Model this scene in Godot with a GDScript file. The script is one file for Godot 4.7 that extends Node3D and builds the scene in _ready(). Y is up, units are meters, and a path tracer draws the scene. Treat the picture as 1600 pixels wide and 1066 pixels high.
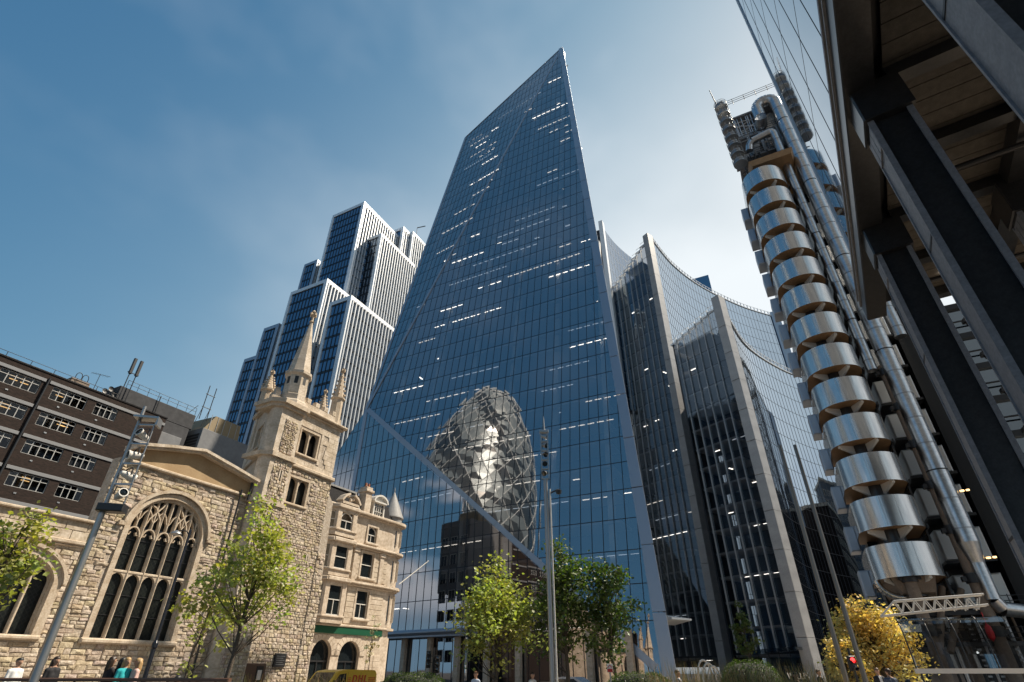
extends Node3D
# A city street corner seen from the pavement, looking up: stone church, corner house, pointed glass tower, curved offices, steel stair tower.
# World axes: x right, y up, -z away from the camera. f() turns (right, up, forward) metres into a point.

var rng := RandomNumberGenerator.new()
var counts := {}
var M := {}

class MB:
	var v := PackedVector3Array()
	var n := PackedVector3Array()
	var c := PackedColorArray()
	var X := Transform3D()
	var col := Color(1, 1, 1)
	func put(a: Vector3, b: Vector3, d: Vector3, na: Vector3, nb: Vector3, nd: Vector3) -> void:
		v.append(X * a); v.append(X * d); v.append(X * b)
		n.append((X.basis * na).normalized()); n.append((X.basis * nd).normalized()); n.append((X.basis * nb).normalized())
		c.append(col); c.append(col); c.append(col)
	func tri(a: Vector3, b: Vector3, d: Vector3) -> void:
		var q := (b - a).cross(d - a)
		if q.length_squared() > 1e-14:
			q = q.normalized()
			put(a, b, d, q, q, q)
	func quad(a: Vector3, b: Vector3, d: Vector3, e: Vector3) -> void:
		tri(a, b, d); tri(a, d, e)
	func hexa(p: Array) -> void: # 0-3 back ring (ccw from front), 4-7 front ring
		quad(p[4], p[5], p[6], p[7]); quad(p[1], p[0], p[3], p[2])
		quad(p[0], p[1], p[5], p[4]); quad(p[1], p[2], p[6], p[5]); quad(p[2], p[3], p[7], p[6]); quad(p[3], p[0], p[4], p[7])
	func box(o: Vector3, s: Vector3) -> void:
		var h := s * 0.5
		hexa([o + Vector3(-h.x, -h.y, -h.z), o + Vector3(h.x, -h.y, -h.z), o + Vector3(h.x, h.y, -h.z), o + Vector3(-h.x, h.y, -h.z),
			o + Vector3(-h.x, -h.y, h.z), o + Vector3(h.x, -h.y, h.z), o + Vector3(h.x, h.y, h.z), o + Vector3(-h.x, h.y, h.z)])
	func span(a: Vector3, b: Vector3) -> void:
		box((a + b) * 0.5, (b - a).abs())
	func bevel(a: Vector3, b: Vector3, k: float) -> void: # box from a to b whose +z face is chamfered
		var lo := Vector3(minf(a.x, b.x), minf(a.y, b.y), minf(a.z, b.z))
		var hi := Vector3(maxf(a.x, b.x), maxf(a.y, b.y), maxf(a.z, b.z))
		var z := hi.z - k
		var r := [Vector3(lo.x, lo.y, z), Vector3(hi.x, lo.y, z), Vector3(hi.x, hi.y, z), Vector3(lo.x, hi.y, z)]
		var g := [Vector3(lo.x + k, lo.y + k, hi.z), Vector3(hi.x - k, lo.y + k, hi.z), Vector3(hi.x - k, hi.y - k, hi.z), Vector3(lo.x + k, hi.y - k, hi.z)]
		var d := [Vector3(lo.x, lo.y, lo.z), Vector3(hi.x, lo.y, lo.z), Vector3(hi.x, hi.y, lo.z), Vector3(lo.x, hi.y, lo.z)]
		quad(g[0], g[1], g[2], g[3])
		for i in 4:
			var j := (i + 1) % 4
			quad(r[i], r[j], g[j], g[i]); quad(d[i], d[j], r[j], r[i])
	func beam(a: Vector3, b: Vector3, w: float, h: float, up := Vector3.UP) -> void: # w across, h along up
		var d := (b - a).normalized()
		var s := d.cross(up)
		if s.length() < 0.01: s = d.cross(Vector3.RIGHT)
		s = s.normalized() * w * 0.5
		var t := s.cross(d).normalized() * h * 0.5
		hexa([a - s - t, a + s - t, a + s + t, a - s + t, b - s - t, b + s - t, b + s + t, b - s + t])
	func tube(a: Vector3, b: Vector3, r0: float, r1: float, k := 10, caps := true) -> void:
		var d := (b - a).normalized()
		var s := d.cross(Vector3.UP if absf(d.y) < 0.95 else Vector3.RIGHT).normalized()
		var t := d.cross(s)
		var slope := d * ((r0 - r1) / maxf((b - a).length(), 1e-4))
		for i in k:
			var p0 := s * cos(TAU * i / k) + t * sin(TAU * i / k)
			var p1 := s * cos(TAU * (i + 1) / k) + t * sin(TAU * (i + 1) / k)
			put(a + p0 * r0, a + p1 * r0, b + p1 * r1, p0 + slope, p1 + slope, p1 + slope)
			put(a + p0 * r0, b + p1 * r1, b + p0 * r1, p0 + slope, p1 + slope, p0 + slope)
			if caps:
				if r1 > 1e-4: tri(b, b + p0 * r1, b + p1 * r1)
				if r0 > 1e-4: tri(a, a + p1 * r0, a + p0 * r0)
	func pipe(pts: Array, r: float, k := 10) -> void:
		for i in pts.size() - 1:
			tube(pts[i], pts[i + 1], r, r, k, i == 0 or i == pts.size() - 2)
	func lathe(prof: Array, o: Vector3, k := 16, sharp := false, a0 := 0.0, a1 := TAU) -> void: # prof: Vector2(radius, height), upwards
		for j in prof.size() - 1:
			var p: Vector2 = prof[j]
			var q: Vector2 = prof[j + 1]
			var nr := Vector2(q.y - p.y, p.x - q.x).normalized()
			for i in k:
				var b0 := a0 + (a1 - a0) * i / k
				var b1 := a0 + (a1 - a0) * (i + 1) / k
				var d0 := Vector3(cos(b0), 0, -sin(b0))
				var d1 := Vector3(cos(b1), 0, -sin(b1))
				var A := o + d0 * p.x + Vector3.UP * p.y
				var B := o + d1 * p.x + Vector3.UP * p.y
				var C := o + d1 * q.x + Vector3.UP * q.y
				var D := o + d0 * q.x + Vector3.UP * q.y
				if sharp:
					quad(A, B, C, D)
				else:
					var n0 := d0 * nr.x + Vector3.UP * nr.y
					var n1 := d1 * nr.x + Vector3.UP * nr.y
					if p.x > 1e-4: put(A, B, C, n0, n1, n1)
					if q.x > 1e-4: put(A, C, D, n0, n1, n0)
	func prism(poly: PackedVector2Array, z0: float, z1: float) -> void: # a flat outline in x, y pulled from z0 to z1
		var p := poly
		if Geometry2D.is_polygon_clockwise(p):
			p = poly.duplicate(); p.reverse()
		var ix := Geometry2D.triangulate_polygon(p)
		for i in range(0, ix.size(), 3):
			var a := p[ix[i]]
			var b := p[ix[i + 1]]
			var d := p[ix[i + 2]]
			if (b - a).cross(d - a) < 0:
				var sw := b
				b = d; d = sw
			tri(Vector3(a.x, a.y, z1), Vector3(b.x, b.y, z1), Vector3(d.x, d.y, z1))
			tri(Vector3(a.x, a.y, z0), Vector3(d.x, d.y, z0), Vector3(b.x, b.y, z0))
		for i in p.size():
			var a := p[i]
			var b := p[(i + 1) % p.size()]
			quad(Vector3(a.x, a.y, z0), Vector3(b.x, b.y, z0), Vector3(b.x, b.y, z1), Vector3(a.x, a.y, z1))
	func strip(pa: Array, pb: Array, z0: float, z1: float) -> void: # a band between two open outlines (pb outside, left to right), pulled from z0 to z1
		for i in pa.size() - 1:
			var a: Vector2 = pa[i]
			var b: Vector2 = pa[i + 1]
			var d: Vector2 = pb[i + 1]
			var e: Vector2 = pb[i]
			hexa([Vector3(a.x, a.y, z0), Vector3(b.x, b.y, z0), Vector3(d.x, d.y, z0), Vector3(e.x, e.y, z0), Vector3(a.x, a.y, z1), Vector3(b.x, b.y, z1), Vector3(d.x, d.y, z1), Vector3(e.x, e.y, z1)])
	func mould(pts: Array, w: float, z0: float, z1: float) -> void: # a bar of width w that follows an open outline in x, y
		var l := []
		var r := []
		for i in pts.size():
			var a: Vector2 = pts[maxi(i - 1, 0)]
			var b: Vector2 = pts[mini(i + 1, pts.size() - 1)]
			var d := (b - a).normalized()
			var s := Vector2(-d.y, d.x) * w * 0.5
			l.append(pts[i] + s); r.append(pts[i] - s)
		strip(r, l, z0, z1)
	func add(m: MB) -> void:
		v.append_array(m.v); n.append_array(m.n); c.append_array(m.c)
	func mesh() -> ArrayMesh:
		var a := []
		a.resize(Mesh.ARRAY_MAX)
		a[Mesh.ARRAY_VERTEX] = v; a[Mesh.ARRAY_NORMAL] = n; a[Mesh.ARRAY_COLOR] = c
		var m := ArrayMesh.new()
		if v.size(): m.add_surface_from_arrays(Mesh.PRIMITIVE_TRIANGLES, a)
		return m

func f(x: float, y: float, fw: float) -> Vector3:
	return Vector3(x, y, -fw)

func dir(deg: float) -> Vector3: # a level direction, degrees to the right of straight ahead
	return Vector3(sin(deg_to_rad(deg)), 0, -cos(deg_to_rad(deg)))

func numbered(parent: Node, called: String) -> String:
	var k := str(parent.get_instance_id()) + called
	counts[k] = counts.get(k, -1) + 1
	return called if counts[k] == 0 else "%s_%03d" % [called, counts[k]]

func thing(called: String, label: String, category: String, at := Transform3D(), group := "") -> Node3D:
	var o := Node3D.new()
	o.name = numbered(self, called)
	add_child(o, true)
	o.transform = at
	o.set_meta("label", label)
	o.set_meta("category", category)
	if group: o.set_meta("group", group)
	return o

func put(parent: Node, called: String, m, mat: Material, stuff := false) -> MeshInstance3D:
	var o := MeshInstance3D.new()
	o.name = numbered(parent, called)
	o.mesh = m.mesh() if m is MB else m
	o.material_override = mat
	if stuff: o.set_meta("kind", "stuff")
	parent.add_child(o, true)
	return o

func structure(called: String, m: MB, mat: Material, label: String) -> MeshInstance3D:
	var o := put(self, called, m, mat)
	o.set_meta("kind", "structure")
	o.set_meta("label", label)
	o.set_meta("category", called.replace("_", " "))
	return o

func copy(o: Node3D, label: String, at: Transform3D) -> Node3D:
	var r: Node3D = o.duplicate()
	r.name = numbered(self, String(o.name).rstrip("0123456789_"))
	add_child(r, true)
	r.transform = at
	r.set_meta("label", label)
	return r

# pieces beyond the 300 nearest of one kind become one part of kind stuff
func deal(parent: Node3D, called: String, rest: String, pieces: Array, mat: Material, most := 300) -> void:
	pieces.sort_custom(func(a, b): return a[0] < b[0])
	var all := MB.new()
	for i in pieces.size():
		if i < most: put(parent, called, pieces[i][1], mat)
		else: all.add(pieces[i][1])
	if all.v.size(): put(parent, rest, all, mat, true)

func lin(r: float, g: float, b: float) -> Color:
	return Color(r, g, b).linear_to_srgb()

func mat(c: Color, rough: float, metal := 0.0, spec := 0.5) -> StandardMaterial3D:
	var m := StandardMaterial3D.new()
	m.albedo_color = c
	m.roughness = rough
	m.metallic = metal
	m.metallic_specular = spec
	m.vertex_color_use_as_albedo = true
	return m

func glow(c: Color, e: float) -> StandardMaterial3D:
	var m := mat(Color(0.8, 0.8, 0.8), 0.5)
	m.emission_enabled = true
	m.emission = c
	m.emission_energy_multiplier = e
	return m

func noise_image(freq: float, sd: int, oct := 4, size := 256, kind := FastNoiseLite.TYPE_SIMPLEX_SMOOTH) -> Image:
	var q := FastNoiseLite.new()
	q.seed = sd
	q.frequency = freq
	q.noise_type = kind
	q.fractal_octaves = oct
	var im := q.get_seamless_image(size, size)
	im.convert(Image.FORMAT_RGB8)
	return im

# a colour texture: a ramp from a to b (sRGB) by coarse and fine noise
func tint_tex(a: Color, b: Color, f1: float, f2: float, sd: int, mixf := 0.5, size := 256) -> ImageTexture:
	var p := noise_image(f1, sd, 4, size)
	var q := noise_image(f2, sd + 7, 3, size)
	var im := Image.create(size, size, false, Image.FORMAT_RGB8)
	for y in size:
		for x in size:
			var t := clampf((p.get_pixel(x, y).r * (1 - mixf) + q.get_pixel(x, y).r * mixf - 0.5) * 1.7 + 0.5, 0, 1)
			im.set_pixel(x, y, a.lerp(b, t))
	return ImageTexture.create_from_image(im)

func tri_mat(tex: Texture2D, scale: float, rough: float, metal := 0.0, spec := 0.4) -> StandardMaterial3D:
	var m := mat(Color(1, 1, 1), rough, metal, spec)
	m.albedo_texture = tex
	m.uv1_triplanar = true
	m.uv1_scale = Vector3.ONE * scale
	return m

func relief(m: StandardMaterial3D, im: Image, cm: float) -> StandardMaterial3D:
	m.heightmap_enabled = true
	m.heightmap_texture = ImageTexture.create_from_image(im)
	m.heightmap_scale = cm
	return m

func pane_mat(c: Color, alpha: float, rough := 0.02) -> StandardMaterial3D: # coated glass: mirrors, and lets part of the light through
	var m := mat(Color(c.r, c.g, c.b, alpha), rough, 1.0)
	if alpha < 1.0:
		m.transparency = BaseMaterial3D.TRANSPARENCY_ALPHA
		var im := Image.create(4, 4, false, Image.FORMAT_RGB8)
		im.fill(Color(rough, rough, rough))
		m.roughness = 1.0
		m.roughness_texture = ImageTexture.create_from_image(im)
	return m

const SUN_AZ := 73.0
const SUN_EL := 53.0

func sky_panorama() -> ImageTexture:
	var w := 1024
	var h := 512
	var im := Image.create(w, h, false, Image.FORMAT_RGBF)
	var sun := dir(SUN_AZ) * cos(deg_to_rad(SUN_EL)) + Vector3.UP * sin(deg_to_rad(SUN_EL))
	var wisp := FastNoiseLite.new()
	wisp.seed = 4; wisp.frequency = 1.3; wisp.fractal_octaves = 5
	var puff := FastNoiseLite.new()
	puff.seed = 11; puff.frequency = 2.6; puff.fractal_octaves = 5
	for y in h:
		var el := PI * (0.5 - (y + 0.5) / h)
		var sy := maxf(sin(el), 0.0)
		for x in w:
			var a := TAU * (x + 0.5) / w
			var d := Vector3(sin(a) * cos(el), sin(el), -cos(a) * cos(el))
			var g := d.angle_to(sun) / (PI / 2)
			var c := Vector3(exp(4.85 - 5.2 * g - 5.4 * sy), exp(3.27 - 3.4 * g - 3.7 * sy), exp(2.22 - 2.27 * g - 2.55 * sy)) * 1.0 + Vector3(0.008, 0.026, 0.058)
			c = Vector3(0.56 * (1.0 - exp(-c.x / 0.56)), 0.61 * (1.0 - exp(-c.y / 0.61)), 0.645 * (1.0 - exp(-c.z / 0.645)))
			if el > -0.05:
				var near := clampf(1.25 - g * 1.1, 0, 1)
				var k := wisp.get_noise_3d(d.x * 1.6, d.y * 3.0, d.z * 1.6)
				# thin bright haze towards the sun
				var az := rad_to_deg(wrapf(a - deg_to_rad(50.0), -PI, PI))
				var hz := exp(-pow(maxf(absf(az) - 25.0, 0.0) / 36.0, 2.0)) * exp(-pow((rad_to_deg(el) - 33.0) / 18.0, 2.0))
				c = c.lerp(Vector3(0.60, 0.64, 0.665), clampf(hz * (0.95 + 0.5 * k), 0, 1))
				c = c.lerp(Vector3(0.59, 0.62, 0.65), clampf(k * 1.0 + 0.08, 0, 1) * near * 0.3)
				# fair-weather clouds low in the sky
				var q := puff.get_noise_3d(d.x * 1.1, d.y * 2.6, d.z * 1.1) + 0.10
				var band := smoothstep(0.05, 0.12, sy) * (1.0 - smoothstep(0.25, 0.34, sy))
				c = c.lerp(Vector3(0.50, 0.54, 0.59), smoothstep(0.0, 0.22, q) * band * 0.85)
			im.set_pixel(x, y, Color(c.x, c.y, c.z))
	return ImageTexture.create_from_image(im)

func setup() -> void:
	var cam := Camera3D.new()
	cam.name = "camera"
	cam.fov = rad_to_deg(2.0 * atan(533.0 / 824.0))
	cam.near = 0.2
	cam.far = 6000.0
	cam.position = Vector3(0, 1.7, 0)
	cam.rotation = Vector3(atan(519.0 / 824.0), 0, 0)
	add_child(cam)
	cam.current = true
	var e := Environment.new()
	e.background_mode = Environment.BG_SKY
	var s := PanoramaSkyMaterial.new()
	s.panorama = sky_panorama()
	e.sky = Sky.new()
	e.sky.sky_material = s
	e.tonemap_mode = Environment.TONE_MAPPER_LINEAR
	e.tonemap_exposure = 1.5
	e.sdfgi_enabled = true
	e.ssao_enabled = true
	e.ssil_enabled = true
	var we := WorldEnvironment.new()
	we.name = "world_environment"
	we.environment = e
	add_child(we)
	var sun := DirectionalLight3D.new()
	sun.name = "sun"
	sun.light_energy = 1.6
	sun.light_color = Color(1.0, 0.95, 0.87)
	sun.light_angular_distance = 0.5
	sun.shadow_enabled = true
	var d := dir(SUN_AZ) * cos(deg_to_rad(SUN_EL)) + Vector3.UP * sin(deg_to_rad(SUN_EL))
	add_child(sun)
	sun.look_at_from_position(d * 50, Vector3.ZERO)

func materials() -> void:
	var white := Color(1, 1, 1)
	M.stone = relief(tri_mat(tint_tex(lin(0.33, 0.265, 0.20), lin(0.68, 0.60, 0.505), 0.012, 0.05, 3), 0.7, 0.92), noise_image(0.035, 5, 5), 1.6)
	M.mortar = relief(tri_mat(tint_tex(lin(0.31, 0.25, 0.19), lin(0.52, 0.46, 0.39), 0.02, 0.09, 13), 0.5, 0.95), noise_image(0.06, 15, 4), 2.0)
	M.ashlar = relief(tri_mat(tint_tex(lin(0.38, 0.31, 0.23), lin(0.67, 0.59, 0.50), 0.010, 0.06, 23), 0.35, 0.9), noise_image(0.08, 25, 4), 0.4)
	M.carved = relief(tri_mat(tint_tex(lin(0.38, 0.295, 0.21), lin(0.60, 0.52, 0.42), 0.012, 0.06, 33), 0.6, 0.88), noise_image(0.07, 35, 4), 0.4)
	M.render = tri_mat(tint_tex(lin(0.33, 0.225, 0.125), lin(0.42, 0.305, 0.18), 0.008, 0.10, 43, 0.35), 0.25, 0.9)
	M.cream = relief(tri_mat(tint_tex(lin(0.40, 0.32, 0.24), lin(0.66, 0.575, 0.475), 0.010, 0.05, 53), 0.25, 0.85), noise_image(0.08, 55, 4), 0.3)
	M.slate = tri_mat(tint_tex(lin(0.010, 0.010, 0.011), lin(0.035, 0.033, 0.034), 0.05, 0.02, 63), 0.8, 0.85, 0.0, 0.25)
	M.lead = tri_mat(tint_tex(lin(0.20, 0.20, 0.20), lin(0.34, 0.335, 0.33), 0.03, 0.09, 73), 0.5, 0.6)
	M.dark_glass = mat(lin(0.012, 0.016, 0.018), 0.06, 0.0, 0.9)
	M.leaded = lattice_mat()
	M.white_paint = mat(lin(0.62, 0.60, 0.56), 0.5)
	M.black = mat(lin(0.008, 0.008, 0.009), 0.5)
	M.iron = mat(lin(0.02, 0.02, 0.022), 0.42)
	M.steel = relief(tri_mat(tint_tex(lin(0.50, 0.50, 0.50), lin(0.68, 0.67, 0.65), 0.01, 0.03, 83), 0.15, 0.27, 1.0), noise_image(0.012, 85, 2), 1.6)
	M.steel.uv1_scale = Vector3(0.5, 0.06, 0.5)
	M.pole = mat(lin(0.20, 0.19, 0.175), 0.32, 0.7)
	M.duct = tri_mat(tint_tex(lin(0.42, 0.43, 0.45), lin(0.66, 0.66, 0.66), 0.02, 0.06, 93), 0.4, 0.30, 1.0)
	M.galv = mat(lin(0.34, 0.35, 0.36), 0.4, 0.8)
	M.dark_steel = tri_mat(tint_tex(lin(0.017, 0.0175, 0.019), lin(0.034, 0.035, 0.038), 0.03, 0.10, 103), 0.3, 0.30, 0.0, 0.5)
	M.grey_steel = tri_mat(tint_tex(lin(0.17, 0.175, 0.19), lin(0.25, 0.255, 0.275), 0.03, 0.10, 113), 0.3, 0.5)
	M.soffit = tri_mat(tint_tex(lin(0.06, 0.052, 0.043), lin(0.105, 0.093, 0.078), 0.02, 0.2, 123), 0.4, 0.7)
	M.concrete = relief(tri_mat(tint_tex(lin(0.17, 0.13, 0.10), lin(0.27, 0.21, 0.165), 0.02, 0.1, 133), 0.4, 0.85), noise_image(0.09, 135, 3), 0.4)
	M.brown_soffit = tri_mat(tint_tex(lin(0.30, 0.18, 0.095), lin(0.42, 0.27, 0.15), 0.02, 0.1, 143), 0.4, 0.5, 0.35)
	M.trim = mat(lin(0.36, 0.40, 0.46), 0.38, 0.5)
	M.fin = mat(lin(0.72, 0.74, 0.76), 0.35, 0.2)
	M.pier = tri_mat(tint_tex(lin(0.30, 0.30, 0.305), lin(0.42, 0.42, 0.425), 0.01, 0.08, 233), 0.2, 0.5)
	M.thin_fin = mat(lin(0.48, 0.50, 0.52), 0.35, 0.3)
	M.mullion = mat(lin(0.010, 0.014, 0.022), 0.4)
	M.slab = mat(lin(0.50, 0.52, 0.54), 0.8)
	M.core = mat(lin(0.10, 0.11, 0.125), 0.8)
	M.lamp = glow(Color(1.0, 0.97, 0.92), 3.6)
	M.lamp_mid = glow(Color(1.0, 0.96, 0.9), 1.5)
	M.lamp_dim = glow(Color(0.9, 0.95, 1.0), 0.6)
	M.warm_lamp = glow(Color(1.0, 0.80, 0.52), 2.0)
	M.red_lamp = glow(Color(1.0, 0.08, 0.05), 2.0)
	M.blue_pane = pane_mat(lin(0.62, 0.58, 0.57), 0.68)
	M.clear_pane = pane_mat(lin(0.24, 0.28, 0.31), 0.6)
	M.pod = mat(lin(0.55, 0.55, 0.54), 0.38, 0.75)
	M.mirror_pane = pane_mat(lin(0.36, 0.44, 0.52), 1.0, 0.03)
	M.sky_pane = pane_mat(lin(0.26, 0.33, 0.40), 1.0, 0.03)
	M.far_glass = pane_mat(lin(0.24, 0.29, 0.36), 1.0, 0.06)
	M.bark = relief(tri_mat(tint_tex(lin(0.06, 0.048, 0.038), lin(0.15, 0.125, 0.10), 0.05, 0.12, 153), 1.2, 0.95), noise_image(0.08, 155, 4), 1.5)
	M.paving = tri_mat(tint_tex(lin(0.30, 0.25, 0.205), lin(0.40, 0.345, 0.29), 0.02, 0.1, 163), 0.2, 0.9)
	M.asphalt = tri_mat(tint_tex(lin(0.04, 0.04, 0.042), lin(0.07, 0.068, 0.066), 0.05, 0.2, 173), 0.3, 0.9)
	M.brick = brick_mat()
	M.clear_dark = pane_mat(lin(0.045, 0.05, 0.055), 0.45)

func lattice_mat() -> StandardMaterial3D: # leaded lights: small dark quarries with slightly different gloss, seen as faint lattice
	var s := 128
	var im := Image.create(s, s, false, Image.FORMAT_RGB8)
	var r := RandomNumberGenerator.new()
	r.seed = 77
	var tone := []
	for i in 16 * 16: tone.append(r.randf())
	for y in s:
		for x in s:
			var a := (x + y) % 16
			var b := (x - y + 4096) % 16
			var t: float = tone[(((x + y) / 16) % 16) * 16 + ((x - y + 4096) / 16) % 16]
			var col := lin(0.006, 0.008, 0.008).lerp(lin(0.014, 0.017, 0.015), t * t)
			im.set_pixel(x, y, lin(0.022, 0.023, 0.022) if a < 2 or b < 2 else col)
	var m := tri_mat(ImageTexture.create_from_image(im), 0.6, 0.3, 0.0, 0.3)
	return m

func brick_mat() -> StandardMaterial3D: # brown stock brick, too far off to tell the bricks apart
	var w := 256
	var im := Image.create(w, w, false, Image.FORMAT_RGB8)
	var r := RandomNumberGenerator.new()
	r.seed = 5
	var tone := []
	for i in 32 * 9: tone.append(r.randf())
	for y in w:
		for x in w:
			var row := y / 8
			var xx := (x + (14 if row % 2 else 0)) % w
			var t: float = tone[row * 9 + xx / 29]
			var col := lin(0.013, 0.008, 0.0065).lerp(lin(0.034, 0.020, 0.016), t)
			if y % 8 == 0 or xx % 29 == 0: col = lin(0.035, 0.028, 0.024)
			im.set_pixel(x, y, col)
	return tri_mat(ImageTexture.create_from_image(im), 0.42, 0.9)

func ground() -> void:
	var g := MB.new()
	g.box(Vector3(0, -0.35, -200), Vector3(3000, 0.4, 3000))
	structure("ground", g, M.asphalt, "dark asphalt ground of the city stretching to the horizon")
	var road := MB.new()
	road.X = Transform3D(Basis(dir(27.1), Vector3.UP, dir(117.1)), f(-11.9, 0, 26.4))
	road.box(Vector3(0, -0.13, 0), Vector3(160, 0.04, 9))
	structure("road", road, M.asphalt, "asphalt street running between the church and the square")
	var kerb := MB.new()
	kerb.X = road.X
	for s in [-1, 1]: kerb.box(Vector3(0, -0.09, s * 4.65), Vector3(160, 0.18, 0.3))
	structure("kerb", kerb, M.concrete, "stone kerbs along both sides of the street")
	var pave := MB.new()
	pave.X = road.X
	pave.box(Vector3(0, -0.08, 34.8), Vector3(160, 0.16, 60))
	pave.box(Vector3(0, -0.08, -9.8), Vector3(160, 0.16, 10))
	structure("pavement", pave, M.paving, "pale stone paving of the square in front of the towers")

# Glazing of one flat facet: outline points (seen from outside, any order round), u to the right, v up the slope.
# Gives panes [distance, MB], mullions, transoms; slabs, core and lamps behind.
func facet(b: Node3D, outline: Array, u: Vector3, v: Vector3, module: float, floor_h: float, pane: Material, o: Dictionary) -> void:
	var n := u.cross(v).normalized()
	var org: Vector3 = outline[0]
	var poly := PackedVector2Array()
	var lo := Vector2(1e9, 1e9)
	var hi := -lo
	for p in outline:
		var q := Vector2((p - org).dot(u), (p - org).dot(v))
		poly.append(q)
		lo = lo.min(q); hi = hi.max(q)
	var eye := Vector3(0, 1.7, 0)
	var rows := []
	var y: float = o.get("y0", 0.0)
	var k := 0
	while (y - org.y) / v.y < hi.y:
		rows.append((y - org.y) / v.y)
		y += floor_h
		k += 1
	rows.append(hi.y + 0.01)
	if rows[0] - lo.y > 1.0: rows.push_front(lo.y - 0.01)
	var i0 := int(floor(lo.x / module)) - 1
	var i1 := int(ceil(hi.x / module)) + 1
	var off: float = o.get("shift", 0.0)
	var panes: Array = o.panes
	var g := 0.03
	for j in rows.size() - 1:
		for i in range(i0, i1):
			var a := Vector2(i * module + off + g, rows[j] + g)
			var d := Vector2((i + 1) * module + off - g, rows[j + 1] - g)
			if d.y <= a.y: continue
			var cell := PackedVector2Array([a, Vector2(d.x, a.y), d, Vector2(a.x, d.y)])
			for piece in Geometry2D.intersect_polygons(cell, poly):
				if piece.size() < 3: continue
				var m := MB.new()
				var mid := (a + d) * 0.5
				var tilt = Vector2(rng.randfn(0, 1), rng.randfn(0, 1)) * o.get("tilt", 0.0024)
				var bow: float = o.get("bow", 0.0022) * rng.randf_range(0.4, 1.6)
				var pts := []
				var ns := []
				var cen := Vector2.ZERO
				for q in piece: cen += q
				cen /= piece.size()
				for q in piece:
					pts.append(org + u * q.x + v * q.y)
					var w: Vector2 = (q - mid) * bow + tilt
					ns.append((n + u * w.x + v * w.y).normalized())
				var c3 := org + u * cen.x + v * cen.y
				var cn = (n + u * tilt.x + v * tilt.y).normalized()
				var ccw := not Geometry2D.is_polygon_clockwise(piece)
				for e in piece.size():
					var e2 := (e + 1) % piece.size()
					if ccw: m.put(c3, pts[e], pts[e2], cn, ns[e], ns[e2])
					else: m.put(c3, pts[e2], pts[e], cn, ns[e2], ns[e])
				panes.append([c3.distance_to(eye), m])
	# frames
	var fx := Transform3D(Basis(u, v, n), org)
	var mw: float = o.get("mullion", 0.09)
	if mw > 0:
		for i in range(i0, i1 + 1):
			var x := i * module + off
			for seg in Geometry2D.intersect_polyline_with_polygon(PackedVector2Array([Vector2(x, lo.y - 1), Vector2(x, hi.y + 1)]), poly):
				var m := MB.new()
				m.X = fx
				m.span(Vector3(x - mw / 2, seg[0].y, -0.08), Vector3(x + mw / 2, seg[1].y, o.get("proud", 0.04)))
				put(b, "mullion", m, o.get("mullion_mat", M.mullion))
	for r in rows:
		var segs := Geometry2D.intersect_polyline_with_polygon(PackedVector2Array([Vector2(lo.x - 1, r), Vector2(hi.x + 1, r)]), poly)
		for seg in segs:
			var x0 := minf(seg[0].x, seg[1].x)
			var x1 := maxf(seg[0].x, seg[1].x)
			if x1 - x0 < 0.3: continue
			var m := MB.new()
			m.X = fx
			var tw: float = o.get("transom", 0.10)
			m.span(Vector3(x0, r - tw / 2, -0.07), Vector3(x1, r + tw / 2, o.get("proud", 0.04) * 0.6))
			put(b, "transom", m, M.mullion)
			if o.get("inside", true):
				var back := Vector3(-n.x, 0, -n.z).normalized()
				var p0 = org + u * (x0 + 0.3) + v * r
				var p1 = org + u * (x1 - o.get("trim", 0.3)) + v * r
				var depth: float = o.get("depth", 6.0)
				if x1 - x0 > 1.0 + o.get("trim", 0.3):
					var sl := MB.new()
					var t := Vector3(0, -0.35, 0)
					var q0 = p0 + back * 0.25
					var q1 = p1 + back * 0.25
					sl.hexa([q0 + t + back * depth, q1 + t + back * depth, q1 + back * depth, q0 + back * depth, q0 + t, q1 + t, q1, q0])
					put(b, "floor_slab", sl, M.slab)
				# ceiling lamps seen from below through the glass, in runs, and a few deeper ones
				var lamps: MB = o.lamps
				var x := x0 + 1.0
				while x < x1 - 1.5:
					if rng.randf() < o.get("lit", 0.055):
						var run := rng.randi_range(2, 11)
						lamps = o.lamps if rng.randf() < 0.3 or not o.has("mid") else (o.mid if rng.randf() < 0.5 else o.dim)
						var dd := rng.randf_range(0.5, 1.6)
						for q in run:
							if x > x1 - 1.5: break
							var c = org + u * (x + 0.75) + v * r + back * dd + Vector3(0, -0.40, 0)
							lamps.beam(c - u * 0.55, c + u * 0.55, 0.15, 0.05)
							x += module
					elif rng.randf() < o.get("spots", 0.05):
						var c = org + u * (x + rng.randf() * 1.5) + v * r + back * rng.randf_range(1.8, 4.5) + Vector3(0, -0.40, 0)
						var w := u if rng.randf() < 0.8 else back
						lamps.beam(c - w * 0.6, c + w * 0.6, 0.26, 0.05)
					x += module
	if o.get("columns", 0.0) > 0:
		var x: float = ceilf(lo.x / o.columns) * o.columns
		while x < hi.x:
			for seg in Geometry2D.intersect_polyline_with_polygon(PackedVector2Array([Vector2(x, lo.y - 1), Vector2(x, hi.y + 1)]), poly):
				var m := MB.new()
				m.X = fx
				m.span(Vector3(x - 0.45, seg[0].y + 1.2, -1.9), Vector3(x + 0.45, seg[1].y - 1.2, -1.1))
				put(b, "inner_column", m, M.white_paint)
			x += o.columns
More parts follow.
